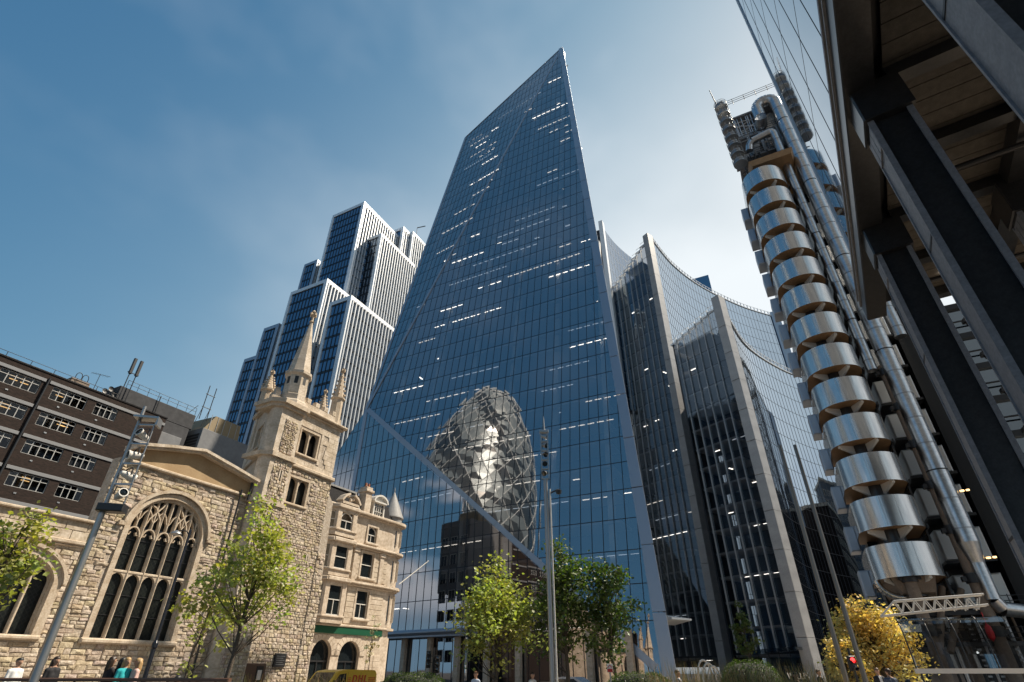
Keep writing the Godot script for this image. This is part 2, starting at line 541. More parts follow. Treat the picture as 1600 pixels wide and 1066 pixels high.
	if o.get("inside", true):
		var back = Vector3(-n.x, 0, -n.z).normalized() * (o.get("depth", 6.0) + 0.1)
		var core := MB.new()
		core.X = Transform3D(fx.basis, org + back)
		var sh := Geometry2D.offset_polygon(poly, -0.3 - o.get("trim", 0.3))
		if sh.size(): core.prism(sh[0], -0.3, 0.0)
		put(b, "core_wall", core, M.core)

# a flat cover strip along an edge from p to q, lying in the facet with normal n, its width towards side
func cover(b: Node3D, called: String, p: Vector3, q: Vector3, side: Vector3, n: Vector3, w: float, m: Material, bays := 1, inner := 0.0) -> void:
	for i in bays:
		var a := p.lerp(q, float(i) / bays)
		var d := p.lerp(q, float(i + 1) / bays - 0.0008)
		var k := MB.new()
		var s := side.normalized()
		k.hexa([a - s * inner, a + s * w, d + s * w, d - s * inner, a - s * inner + n * 0.12, a + s * w + n * 0.12, d + s * w + n * 0.12, d - s * inner + n * 0.12])
		if (q - p).cross(s).dot(n) > 0:
			k = MB.new()
			k.hexa([a + s * w, a - s * inner, d - s * inner, d + s * w, a + s * w + n * 0.12, a - s * inner + n * 0.12, d - s * inner + n * 0.12, d + s * w + n * 0.12])
		put(b, called, k, m)

func pointed_tower() -> void:
	var b := thing("pointed_glass_tower", "tallest tower, blue glass rising to one sharp slanted point in the middle", "skyscraper")
	var T := f(17.75, 190.0, 103.0)
	var R := f(17.94, 0.0, 68.8)
	var B := f(-31.03, 49.1, 102.6)
	var A := f(-16.7, 163.6, 120.6)
	var C0 := f(-31.6, 0.0, 102.9)
	var G := f(-44.5, 31.0, 112.8)
	var G0 := f(-44.0, 0.0, 112.4)
	var W := dir(117.1)
	var S := dir(27.1)
	var panes := []
	var lamps := MB.new()
	var o := {"panes": panes, "lamps": lamps, "y0": 7.0, "lit": 0.085, "spots": 0.06, "mid": MB.new(), "dim": MB.new(), "columns": 9.0, "trim": 3.6}
	var vm := (T - R)
	vm = (vm - W * vm.dot(W)).normalized()
	facet(b, [T, B, R], W, vm, 1.62, 4.17, M.blue_pane, o)
	var nm := W.cross(vm).normalized()
	var u2 := dir(125.0)
	var v2 := (B - T)
	v2 = -(v2 - u2 * v2.dot(u2)).normalized()
	o["trim"] = 0.3
	o["lit"] = 0.085; o["spots"] = 0.02
	facet(b, [T, A, B], u2, v2, 1.62, 4.17, M.blue_pane, o)
	var n2 := u2.cross(v2).normalized()
	o["lit"] = 0.03; o["spots"] = 0.06; o["tilt"] = 0.0011; o["bow"] = 0.0008
	facet(b, [B, C0, R], u2, Vector3.UP, 1.62, 4.17, M.blue_pane, o)
	var nl := u2.cross(Vector3.UP)
	var u3 := dir(127.4)
	o["lit"] = 0.02; o["spots"] = 0.02
	facet(b, [B, G, G0, C0], u3, Vector3.UP, 1.62, 4.17, M.blue_pane, o)
	deal(b, "glass_pane", "glass_panes", panes, M.blue_pane)
	put(b, "ceiling_light", lamps, M.lamp, true)
	put(b, "ceiling_light", o.mid, M.lamp_mid, true)
	put(b, "ceiling_light", o.dim, M.lamp_dim, true)
	cover(b, "edge_cover", R, T, -W + nm * 0.0, nm, 1.25, M.trim, 24, 0.35)
	var dg := (R - B).normalized()
	cover(b, "diagonal_cover", B + dg * 0.5, R - dg * 3.0, nm.cross(dg), nm, 0.75, M.trim, 10, 0.25)
	cover(b, "corner_cover", C0, B, u2, nl, 0.6, M.trim, 8, 0.35)
	cover(b, "crease_cover", B, T, -nm.cross((T - B).normalized()), (nm + n2).normalized(), 0.32, M.trim, 6, 0.25)
	cover(b, "crease_cover", B, A, u2, n2, 0.5, M.trim, 6, 0.2)
	cover(b, "crease_cover", A, T, v2 * -1.0, n2, 0.35, M.trim, 6, 0.1)
	# the sides turned away
	var back := MB.new()
	var Rb := R + dir(-4) * 40
	var Tb := T + dir(-4) * 1.0
	var Ab := A + S * 1.0
	var Bb := B + S * 34
	var Gb := G + S * 24
	var G0b := G0 + S * 24
	back.quad(R, Rb, Tb, T)
	back.tri(T, Tb, A)
	back.quad(A, Tb, Ab, Ab)
	back.quad(Tb, Rb, Bb, Ab)
	back.quad(A, Ab, Bb, B)
	back.quad(B, Bb, Gb, G)
	back.quad(G, Gb, G0b, G0)
	back.quad(Gb, Bb, Rb, G0b)
	put(b, "solid_wall", back, M.far_glass)
	# entrance level: fascia, soffit and stone columns
	var fa := MB.new()
	fa.X = Transform3D(Basis(u2, Vector3.UP, nl), C0)
	fa.bevel(Vector3(12.4, 6.35, 0.1), Vector3(31, 7.1, 2.3), 0.3)
	fa.span(Vector3(12.4, 6.1, 0.1), Vector3(31, 6.35, 1.9))
	put(b, "entrance_canopy", fa, M.trim)
	for i in 9:
		var k := MB.new()
		k.X = fa.X
		k.bevel(Vector3(13.5 + i * 5.2, 0, 0.15), Vector3(14.3 + i * 5.2, 6.1, 0.75), 0.06)
		put(b, "entrance_column", k, M.cream)

func stepped_tower() -> void:
	var b := thing("stepped_tower", "stepped cluster of blue glass office towers with white fins behind the church", "skyscraper")
	var W := dir(117.1)
	var N := dir(-152.9)
	# corner (x, top, forward), width of the shaded front, depth of the finned side
	var blocks := [[-59.4, 162.7, 150.0, 16.9, 24.0, 1], [-51.0, 147.9, 152.4, 9.5, 22.0, 1], [-47.3, 167.1, 168.5, 8.5, 6.0, 1], [-43.8, 167.6, 172.0, 5.0, 30.0, 1],
		[-80.8, 147.6, 167.7, 7.5, 16.0, 0], [-60.1, 110.7, 134.7, 16.4, 22.0, 1], [-47.9, 97.4, 126.1, 8.5, 26.0, 1], [-80.9, 104.8, 152.0, 7.5, 12.0, 0], [-89.8, 97.5, 161.1, 7.5, 12.0, 0]]
	var grid := MB.new()
	var wins := []
	for k in blocks:
		var fx := Transform3D(Basis(W, Vector3.UP, N), f(k[0], 0, k[2]))
		var h: float = k[1]
		var body := MB.new()
		body.X = fx
		body.span(Vector3(-k[3], 0, -k[4]), Vector3(-0.25, h - 0.4, -0.25))
		put(b, "tower_block", body, M.mullion)
		var fr := MB.new()
		fr.X = fx
		fr.span(Vector3(-k[3], h - 1.4, -k[4]), Vector3(0, h, 0.1))
		fr.span(Vector3(-1.3, 0, -0.6), Vector3(0.12, h - 1.4, 0.15))
		fr.span(Vector3(-k[3] - 0.05, 0, -0.6), Vector3(-k[3] + 0.9, h - 1.4, 0.15))
		put(b, "frame", fr, M.trim if k[5] == 0 else M.fin)
		# shaded front: dark panes in floors
		var y := h - 1.4
		while y > 30:
			var x: float = -k[3] + 0.9
			while x < -1.5:
				var m := MB.new()
				m.X = fx
				var t := Vector3(rng.randfn(0, 0.004), rng.randfn(0, 0.004), 1).normalized()
				var x1 := minf(x + 1.5, -1.3)
				m.put(Vector3(x, y - 3.6, -0.2), Vector3(x1 - 0.12, y - 3.6, -0.2), Vector3(x1 - 0.12, y - 0.55, -0.2), t, t, t)
				m.put(Vector3(x, y - 3.6, -0.2), Vector3(x1 - 0.12, y - 0.55, -0.2), Vector3(x, y - 0.55, -0.2), t, t, t)
				wins.append([fx.origin.length() - y, m])
				if absf(y - h + 1.4) < 0.1:
					var ml := MB.new()
					ml.X = fx
					ml.span(Vector3(x1 - 0.16, 25, -0.22), Vector3(x1 + 0.04, h - 1.5, -0.06))
					put(b, "mullion", ml, M.mullion)
				x += 1.5
			grid.X = fx
			grid.span(Vector3(-k[3], y - 0.45, -0.22), Vector3(-1.3, y - 0.1, -0.12))
			y -= 3.9
		# sunny side: panes behind projecting white fins
		var z: float = -0.6
		while z > -k[4]:
			var fin := MB.new()
			fin.X = fx
			fin.span(Vector3(-0.25, 20, z - 0.40), Vector3(0.40, h - 1.4, z))
			put(b, "fin", fin, M.thin_fin)
			var g := MB.new()
			g.X = fx
			g.quad(Vector3(-0.2, 20, z - 0.43), Vector3(-0.2, 20, z - 1.36), Vector3(-0.2, h - 1.4, z - 1.36), Vector3(-0.2, h - 1.4, z - 0.43))
			put(b, "glazing_strip", g, M.far_glass)
			z -= 1.4
		y = h - 1.4
		while y > 30:
			grid.span(Vector3(-0.22, y - 0.5, -k[4]), Vector3(-0.05, y - 0.1, -0.6))
			y -= 3.9
	deal(b, "window_pane", "window_panes", wins, M.far_glass)
	put(b, "floor_bands", grid, M.mullion, true)
	var mast := MB.new()
	mast.tube(f(-43.0, 167, 175), f(-43.0, 173, 175), 0.12, 0.08, 6)
	mast.beam(f(-43.0, 172.6, 175), f(-39.5, 174.2, 175.5), 0.3, 0.3)
	put(b, "roof_crane", mast, M.iron)

# a wall that follows a curve in plan, outside on the left of the walk from the first point: panes, thin frames, cap
func curved_wall(b: Node3D, pts: Array, top: float, foot: float, floor_h: float, panes: Array, frames: MB, bow: float) -> void:
	var eye := Vector3(0, 1.7, 0)
	for i in pts.size() - 1:
		var p: Vector3 = pts[i]
		var q: Vector3 = pts[i + 1]
		var t := (q - p).normalized()
		var n := t.cross(Vector3.UP).normalized()
		var t0: Vector3 = (q - pts[maxi(i - 1, 0)]).normalized()
		var t1: Vector3 = (pts[mini(i + 2, pts.size() - 1)] - p).normalized()
		var n0 := t0.cross(Vector3.UP).normalized()
		var n1 := t1.cross(Vector3.UP).normalized()
		var y := top - 1.6
		while y > foot:
			var y0 := maxf(y - floor_h, foot)
			var m := MB.new()
			var j := Vector3(rng.randfn(0, 1), rng.randfn(0, 1), rng.randfn(0, 1)) * bow
			var a := Vector3(p.x, y0 + 0.05, p.z) + t * 0.05
			var d := Vector3(q.x, y0 + 0.05, q.z) - t * 0.05
			var e := Vector3(q.x, y - 0.05, q.z) - t * 0.05
			var g := Vector3(p.x, y - 0.05, p.z) + t * 0.05
			var up := Vector3(0, bow, 0)
			m.put(a, d, e, n0 + j - up, n1 + j - up, n1 + j + up)
			m.put(a, e, g, n0 + j - up, n1 + j + up, n0 + j + up)
			panes.append([a.distance_to(eye), m])
			frames.beam(Vector3(p.x, y0, p.z) - n * 0.05, Vector3(q.x, y0, q.z) - n * 0.05, 0.16, 0.07)
			y -= floor_h
		frames.beam(Vector3(p.x, foot, p.z) - n * 0.06, Vector3(p.x, top - 1.6, p.z) - n * 0.06, 0.06, 0.2, n)

func smooth_curve(ctrl: Array, step: float) -> Array:
	var c := Curve3D.new()
	for i in ctrl.size():
		var d: Vector3 = (ctrl[mini(i + 1, ctrl.size() - 1)] - ctrl[maxi(i - 1, 0)]) / 6.0
		c.add_point(ctrl[i], -d, d)
	var n := int(c.get_baked_length() / step)
	var out := []
	for i in n + 1: out.append(c.sample_baked(c.get_baked_length() * i / n))
	return out

func crescent_tower() -> void:
	var b := thing("crescent_tower", "curved stepped office building of overlapping glass crescents with white fins right of the pointed tower", "office building")
	var panes := []
	var front := []
	var frames := MB.new()
	var lamps := MB.new()
	var tiers := [
		{"pier": f(39.6, 0, 114.0), "top": 108.8, "len": 30.0, "rise": 0.55, "curve": [f(41.4, 0, 115.1), f(50.2, 0, 126.0), f(62.5, 0, 136.8), f(78.6, 0, 147.0), f(92.0, 0, 153.1)], "wh": 110.0},
		{"pier": f(44.3, 0, 91.0), "top": 68.8, "len": 13.2, "rise": 0.26, "curve": [f(45.6, 0, 92.1), f(54.8, 0, 105.0), f(66.1, 0, 115.0), f(76.3, 0, 121.0), f(95.0, 0, 127.0)], "wh": 68.0}]
	var u := dir(145.0)
	var n := dir(-125.0)
	for ti in 2:
		var k: Dictionary = tiers[ti]
		var p: Vector3 = k.pier
		var L: float = k.len
		var top: float = k.top
		# fronts: panes between slender white fins, a stepped parapet that climbs to the pier
		var x := 1.4
		var step := 0
		while x < L:
			var h: float = top - (x - 1.0) * k.rise - 1.0
			var base := p - u * x
			var fin := MB.new()
			fin.beam(base + Vector3(0, 4.5, 0) + n * 0.25, base + Vector3(0, h + 1.2, 0) + n * 0.2, 0.06, 0.4, n)
			put(b, "fin", fin, M.thin_fin)
			var cap := MB.new()
			cap.X = Transform3D(Basis(u, Vector3.UP, n), base)
			cap.span(Vector3(-1.8, h, -0.6), Vector3(0, h + 0.35, 0.1))
			put(b, "parapet_step", cap, M.fin)
			var rail := MB.new()
			rail.X = cap.X
			rail.span(Vector3(-1.8, h + 1.3, -0.1), Vector3(0, h + 1.4, 0))
			rail.span(Vector3(-0.06, h + 0.35, -0.1), Vector3(0.0, h + 1.3, 0))
			put(b, "parapet_rail", rail, M.fin)
			x += 1.8
		var a := p - u * 1.4
		var z := p - u * L
		var o := {"panes": front, "lamps": lamps, "y0": 4.2, "tilt": 0.0035, "bow": 0.003, "mullion": 0.05, "lit": 0.05, "spots": 0.08, "depth": 6.0, "trim": 2.4, "transom": 0.05, "mid": MB.new(), "dim": MB.new()}
		facet(b, [a, a + Vector3(0, top - 1.0, 0), z + Vector3(0, top - L * k.rise, 0), z], u, Vector3.UP, 1.8, 3.95, M.clear_pane, o)
		put(b, "ceiling_light", o.mid, M.lamp_mid, true)
		put(b, "ceiling_light", o.dim, M.lamp_dim, true)
		var ret := MB.new()
		ret.X = Transform3D(Basis(u, Vector3.UP, n), z)
		ret.span(Vector3(-0.3, 0, -8.0), Vector3(0.0, top - L * k.rise, 0.05))
		put(b, "end_return", ret, M.mullion)
		# pier at the corner, in storey-high casings
		var bays := 16 if ti == 0 else 11
		for i in bays:
			var y0 := top * i / bays
			var y1 := top * (i + 1) / bays - 0.05
			var pier := MB.new()
			pier.X = Transform3D(Basis(u, Vector3.UP, n), p)
			pier.bevel(Vector3(-1.3, y0, -1.6), Vector3(0.5, y1 + (1.6 if i == bays - 1 else 0.0), 0.7), 0.08)
			put(b, "corner_pier", pier, M.pier)
		var w := smooth_curve(k.curve, 1.6)
		curved_wall(b, w, k.wh, 0.0, 4.0, panes, frames, 0.0016)
		# cap with upright glass fins along the curved top
		for i in range(0, w.size() - 1):
			var q: Vector3 = w[i]
			var r: Vector3 = w[i + 1]
			var t := (r - q).normalized()
			var capb := MB.new()
			capb.beam(Vector3(q.x, k.wh - 1.5, q.z), Vector3(r.x, k.wh - 1.5, r.z), 0.5, 0.2)
			capb.beam(Vector3(q.x, k.wh - 0.05, q.z), Vector3(r.x, k.wh - 0.05, r.z), 0.12, 0.1)
			capb.beam(Vector3(q.x, k.wh - 1.4, q.z), Vector3(q.x, k.wh, q.z), 0.3, 0.08, t)
			put(b, "curved_parapet", capb, M.fin)
		# far end of the curve and body behind it
		var last: Vector3 = w[w.size() - 1]
		var endp := MB.new()
		endp.X = Transform3D(Basis(dir(100), Vector3.UP, dir(-170)), last)
		endp.span(Vector3(-0.4, 0, -18), Vector3(2.2, k.wh, 0.6))
		put(b, "end_wall", endp, M.trim)
		var body := MB.new()
		for i in w.size() - 1:
			var q: Vector3 = w[i] + dir(-50) * 0.8
			var r: Vector3 = w[i + 1] + dir(-50) * 0.8
			var s0 = Vector3.UP * (k.wh - 1.7)
			body.quad(q, q + s0, r + s0, r)
			body.quad(q + s0, q + s0 + dir(10) * 25, r + s0 + dir(10) * 25, r + s0)
		put(b, "tower_core", body, M.core)
	deal(b, "fin_wall_pane", "fin_wall_panes", front, M.clear_pane)
	deal(b, "curved_pane", "curved_panes", panes, M.mirror_pane)
	put(b, "curved_frames", frames, M.mullion, true)
	put(b, "ceiling_light", lamps, M.lamp, true)
	# the tall slab behind, its curved side set with pale frames
	var sl := smooth_curve([f(29.2, 0, 124.0), f(34, 0, 131.0), f(40.5, 0, 138.0), f(48.0, 0, 144.0)], 2.0)
	var slab_panes := []
	var slab_frames := MB.new()
	curved_wall(b, sl, 124.7, 60.0, 4.0, slab_panes, slab_frames, 0.002)
	deal(b, "slab_pane", "slab_panes", slab_panes, M.far_glass)
	put(b, "slab_frames", slab_frames, M.thin_fin, true)
	var edge := MB.new()
	edge.X = Transform3D(Basis(dir(117), Vector3.UP, dir(-153)), f(29.0, 0, 123.6))
	edge.span(Vector3(-1.0, 60, -1.5), Vector3(0.3, 125.2, 0.6))
	put(b, "slab_edge", edge, M.fin)
	var dk := MB.new()
	dk.X = edge.X
	dk.span(Vector3(-2.4, 60, -8.0), Vector3(-1.0, 122.0, 0.0))
	put(b, "slab_shaft", dk, M.mullion)
	var plant := MB.new()
	plant.X = Transform3D(Basis(dir(117), Vector3.UP, dir(-153)), f(63, 0, 140))
	plant.span(Vector3(-10, 108, -8), Vector3(3.4, 117.5, -3))
	put(b, "plant_room", plant, M.far_glass)
	# entrance hoods
	var hood := MB.new()
	hood.X = Transform3D(Basis(u, Vector3.UP, n), f(25.0, 0, 88.0))
	hood.hexa([Vector3(-3.2, 7.9, -2.2), Vector3(0.2, 8.35, -2.2), Vector3(0.2, 8.6, -2.2), Vector3(-3.2, 9.2, -2.2), Vector3(-3.2, 7.9, 2.2), Vector3(0.2, 8.35, 2.2), Vector3(0.2, 8.6, 2.2), Vector3(-3.2, 9.2, 2.2)])
	put(b, "entrance_hood", hood, M.fin)
	var hood2 := MB.new()
	hood2.X = Transform3D(Basis(u, Vector3.UP, n), tiers[1].pier)
	hood2.hexa([Vector3(-9.0, 4.1, 0.3), Vector3(-0.6, 4.6, 0.3), Vector3(-0.6, 5.0, 0.3), Vector3(-9.0, 4.7, 0.3), Vector3(-9.0, 4.1, 3.0), Vector3(-0.6, 4.6, 3.0), Vector3(-0.6, 5.0, 3.0), Vector3(-9.0, 4.7, 3.0)])
	put(b, "entrance_hood", hood2, M.clear_pane)
	var tx := TextMesh.new()
	tx.text = "WILLIS"
	var fo := SystemFont.new()
	fo.font_names = PackedStringArray(["Droid Sans"])
	tx.font = fo
	tx.font_size = 64
	tx.pixel_size = 0.016
	tx.depth = 0.08
	var lt := put(b, "lettering", tx, M.white_paint)
	lt.transform = Transform3D(Basis(u, Vector3.UP, n), f(39.4, 1.35, 86.0))

func oval(r: float, L: float, k: int) -> Array: # half-round end towards +z, straight sides back to -z
	var out := [Vector2(-r, -L)]
	for i in k + 1:
		var a := PI - PI * i / k
		out.append(Vector2(cos(a) * r, sin(a) * r))
	out.append(Vector2(r, -L))
	return out

# wall on a plan outline (x, z), from y0 to y1, outside on the left of the walk seen from above with z towards the viewer
func plan_wall(m: MB, pl: Array, y0: float, y1: float, smooth := true) -> void:
	for i in pl.size() - 1:
		var p: Vector2 = pl[i]
		var q: Vector2 = pl[i + 1]
		var d := (q - p).normalized()
		var n := Vector3(-d.y, 0, d.x)
		var n0 := n
		var n1 := n
		if smooth and i > 0 and i < pl.size() - 2:
			var a: Vector2 = (q - pl[i - 1]).normalized()
			var b: Vector2 = (pl[i + 2] - p).normalized()
			if i > 1: n0 = Vector3(-a.y, 0, a.x)
			if i < pl.size() - 3: n1 = Vector3(-b.y, 0, b.x)
		var A := Vector3(p.x, y0, p.y)
		var B := Vector3(q.x, y0, q.y)
		var C := Vector3(q.x, y1, q.y)
		var D := Vector3(p.x, y1, p.y)
		m.put(A, B, C, n0, n1, n1)
		m.put(A, C, D, n0, n1, n0)

func plan_plate(m: MB, pl: Array, y0: float, y1: float) -> void:
	var p := PackedVector2Array()
	for q in pl: p.append(Vector2(q.x, -q.y))
	var k := MB.new()
	k.X = m.X * Transform3D(Basis(Vector3.RIGHT, Vector3(0, 0, -1), Vector3.UP), Vector3.ZERO)
	k.prism(p, y0, y1)
	m.add(k)

func steel_tower() -> void:
	var at := Transform3D(Basis(dir(117.1), Vector3.UP, dir(-152.9)), f(31.55, 0, 45.5))
	var b := thing("steel_stair_tower", "stainless steel tower of stacked round stair drums and shiny vertical pipes", "office building", at)
	var r := 2.38
	var pitch := 3.66
	var y0 := 8.0
	var pl := oval(r, 5.2, 20)
	var inner := oval(r - 1.55, 5.0, 14)
	for i in 13:
		var y := y0 + pitch * i
		var d := MB.new()
		plan_wall(d, pl, y, y + 2.42)
		var lip := oval(r + 0.04, 5.2, 20)
		plan_wall(d, lip, y - 0.03, y + 0.07)
		var drum := put(b, "stair_drum", d, M.steel)
		for q in [3, 7, 10, 13, 17, 20]:
			var c: Vector2 = pl[q]
			var sm := MB.new()
			sm.X = Transform3D(Basis(Vector3.UP, atan2(c.x, maxf(c.y, 0.01)) if c.y > 0 else (PI / 2 if c.x > 0 else -PI / 2)), Vector3(c.x, y, c.y))
			sm.span(Vector3(-0.012, 0.08, -0.02), Vector3(0.012, 2.40, 0.006))
			put(drum, "panel_seam", sm, M.galv)
		var so := MB.new()
		plan_plate(so, oval(r - 0.02, 5.2, 20), y + 0.03, y + 0.10)
		put(drum, "drum_soffit", so, M.brown_soffit)
		var top := MB.new()
		plan_plate(top, oval(r - 0.02, 5.2, 20), y + 2.30, y + 2.38)
		put(drum, "drum_top", top, M.galv)
		# the recessed wall between drums, its brackets
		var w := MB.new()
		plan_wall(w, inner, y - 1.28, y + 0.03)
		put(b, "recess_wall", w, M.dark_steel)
		for a in [-0.95, 0.55]:
			var br := MB.new()
			br.X = Transform3D(Basis(Vector3.UP, a), Vector3(0, y, 0))
			br.hexa([Vector3(-0.12, -0.75, 0.8), Vector3(0.12, -0.75, 0.8), Vector3(0.12, 0.02, 0.8), Vector3(-0.12, 0.02, 0.8),
				Vector3(-0.12, -0.2, 2.2), Vector3(0.12, -0.2, 2.2), Vector3(0.12, 0.02, 2.2), Vector3(-0.12, 0.02, 2.2)])
			put(b, "bracket", br, M.white_paint)
		# square window boxes on the far side of the stair
		var wb := MB.new()
		wb.bevel(Vector3(-r - 0.75, y - 0.9, -4.6), Vector3(-r + 0.05, y + 1.2, -2.6), 0.1)
		put(b, "window_box", wb, M.trim)
		# sloping dark strap and pale rail along the flank
		var st := MB.new()
		st.beam(Vector3(r + 0.12, y - 1.2, -0.9), Vector3(r + 0.12, y + 2.4, -1.1), 0.5, 0.16, Vector3.RIGHT)
		st.beam(Vector3(r + 0.2, y + 0.2, -4.9), Vector3(r + 0.2, y + 0.2, 0.0), 0.12, 0.35)
		put(b, "flank_strap", st, M.dark_steel)
	# shaft joining the drums, foot of the stair
	var sh := MB.new()
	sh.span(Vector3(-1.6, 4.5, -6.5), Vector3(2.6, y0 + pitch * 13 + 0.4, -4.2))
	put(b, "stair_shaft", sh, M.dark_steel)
	var ft := MB.new()
	ft.hexa([Vector3(-1.3, 6.6, -4), Vector3(1.9, 6.6, -4), Vector3(2.3, 8.0, -4), Vector3(-1.9, 8.0, -4), Vector3(-0.9, 6.9, 1.2), Vector3(1.2, 6.9, 1.2), Vector3(1.5, 8.0, 1.6), Vector3(-1.4, 8.0, 1.6)])
	put(b, "stair_foot", ft, M.concrete)
	var curl := MB.new()
	var pts := []
	for i in 9: pts.append(Vector3(-r + 0.1 + 1.6 * (1 - cos(PI / 2 * i / 8)), 8.0 - 1.3 * sin(PI / 2 * i / 8), 0.3))
	curl.pipe(pts, 0.25, 10)
	put(b, "bent_pipe", curl, M.steel)
	# concrete columns with collars
	for p in [[Vector3(-0.2, 0, 1.5), 8.0, 0.42], [Vector3(4.35, 0, -1.4), 27.0, 0.42], [Vector3(2.9, 0, -6.5), 8.0, 0.5], [Vector3(-1.2, 0, -5.5), 8.0, 0.4], [Vector3(12.6, 0, -1.4), 62.0, 0.42]]:
		var c := MB.new()
		c.tube(p[0], p[0] + Vector3(0, p[1], 0), p[2], p[2], 18)
		var col := put(b, "concrete_column", c, M.concrete)
		var y := 4.3
		while y < p[1]:
			var k := MB.new()
			k.tube(p[0] + Vector3(0, y - 0.35, 0), p[0] + Vector3(0, y + 0.35, 0), p[2] + 0.14, p[2] + 0.14, 14)
			k.span(p[0] + Vector3(-0.75, y - 0.2, -0.3), p[0] + Vector3(0.75, y + 0.15, 0.3))
			put(col, "column_collar", k, M.iron)
			y += pitch
	# braces under the drums
	for s in [[Vector3(0.2, 3.2, 0.6), Vector3(2.4, 7.6, -3.0)], [Vector3(1.0, 3.0, -1.0), Vector3(3.6, 7.4, -3.0)], [Vector3(5.5, 5.6, -2.4), Vector3(9.5, 5.9, -2.4)], [Vector3(6.6, 3.8, -2.4), Vector3(8.6, 8.2, -2.4)]]:
		var k := MB.new()
		k.tube(s[0], s[1], 0.24, 0.24, 10)
		put(b, "brace", k, M.concrete)
	# stainless pods, one per storey, in a dark well
	for i in 13:
		var y := 5.6 + pitch * i
		var k := MB.new()
		k.bevel(Vector3(3.7, y + 0.5, -7.6), Vector3(6.95, y + 3.05, -4.6), 0.12)
		var pod := put(b, "pod", k, M.pod)
		var k2 := MB.new()
		k2.span(Vector3(3.6, y + 0.26, -7.6), Vector3(7.1, y + 0.5, -4.4))
		put(pod, "pod_base", k2, M.dark_steel)
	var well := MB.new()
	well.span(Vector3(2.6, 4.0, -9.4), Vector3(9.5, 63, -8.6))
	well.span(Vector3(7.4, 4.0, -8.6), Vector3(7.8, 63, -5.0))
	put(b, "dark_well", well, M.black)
	# pipes, banded
	var runs := [[4.95, -1.1, 0.78, 10.5, 68.6], [3.35, -0.9, 0.48, 26.5, 62.5], [6.95, -2.0, 0.55, 30.0, 69.0], [8.3, -2.6, 0.30, 6.0, 66.0], [9.2, -2.3, 0.22, 6.0, 64.0]]
	for q in runs.size():
		var s: Array = runs[q]
		var p := MB.new()
		p.tube(Vector3(s[0], s[3], s[1]), Vector3(s[0], s[4], s[1]), s[2], s[2], 22)
		var pipe := put(b, "pipe", p, M.duct)
		var y: float = s[3] + 1.0
		while y < s[4]:
			var k := MB.new()
			k.tube(Vector3(s[0], y, s[1]), Vector3(s[0], y + 0.10, s[1]), s[2] + 0.03, s[2] + 0.03, 22)
			put(pipe, "pipe_band", k, M.galv if int(y) % 4 else M.iron)
			y += 2.4
	var bend := MB.new()
	pts = []
	for i in 11: pts.append(Vector3(4.95 - 1.15 * (1 - cos(PI * i / 10)), 68.6 + 1.15 * sin(PI * i / 10), -1.1))
	pts.append(Vector3(2.65, 66.8, -1.1)); pts.append(Vector3(2.5, 66.2, -3.0))
	bend.pipe(pts, 0.78, 16)
	put(b, "pipe_bend", bend, M.duct)
	bend = MB.new()
	bend.pipe([Vector3(3.35, 62.4, -0.9), Vector3(3.3, 62.9, -0.9), Vector3(3.05, 63.2, -0.9), Vector3(0.6, 62.6, -0.8), Vector3(0.2, 62.2, -1.0), Vector3(0.0, 61.4, -1.2)], 0.48, 14)
	put(b, "pipe_bend", bend, M.duct)
	bend = MB.new()
	bend.tube(Vector3(4.95, 9.0, -1.1), Vector3(4.95, 10.5, -1.1), 0.5, 0.78, 18)
	bend.pipe([Vector3(4.95, 9.0, -1.1), Vector3(4.95, 6.4, -1.1), Vector3(5.3, 5.8, -1.3), Vector3(6.6, 5.6, -1.8)], 0.5, 14)
	put(b, "pipe_bend", bend, M.duct)
	# plant storeys above the drums
	for k in [[57.0, 57.35, 0.0], [61.0, 61.25, 0.4], [65.2, 65.45, 0.2], [69.4, 69.7, 0.6]]:
		var m := MB.new()
		m.span(Vector3(-1.6, k[0], -8), Vector3(9.0, k[1], -2.4 + k[2]))
		put(b, "plant_deck", m, M.grey_steel)
	var pb := MB.new()
	pb.hexa([Vector3(-1.2, 56.0, -6), Vector3(4.6, 56.0, -6), Vector3(4.9, 57.0, -6), Vector3(-1.5, 57.0, -6), Vector3(-0.6, 56.2, 1.0), Vector3(3.9, 56.2, 1.0), Vector3(4.2, 57.0, 1.2), Vector3(-0.9, 57.0, 1.2)])
	put(b, "deck_underside", pb, M.brown_soffit)
	for i in 54:
		var m := MB.new()
		var x := rng.randf_range(-1.3, 8.0)
		var y: float = [57.4, 61.3, 65.5][i % 3]
		m.bevel(Vector3(x, y, -6.0), Vector3(x + rng.randf_range(0.6, 1.9), y + rng.randf_range(1.2, 3.4), rng.randf_range(-3.4, -2.2)), 0.06)
		put(b, "plant_cabinet", m, [M.grey_steel, M.galv, M.pod][i % 3])
	for i in 44:
		var m := MB.new()
		var y: float = [57.4, 61.3, 65.5][i % 3]
		var x := rng.randf_range(-1.2, 8.4)
		m.tube(Vector3(x, y, -2.0), Vector3(x, y + 3.9, -2.0), 0.09, 0.09, 6)
		if i % 2: m.tube(Vector3(x - 1.5, y + rng.randf_range(0.5, 3.2), -1.95), Vector3(x + 1.8, y + rng.randf_range(0.5, 3.2), -1.95), 0.07, 0.07, 6)
		put(b, "service_pipe", m, [M.iron, M.galv, M.duct][i % 3])
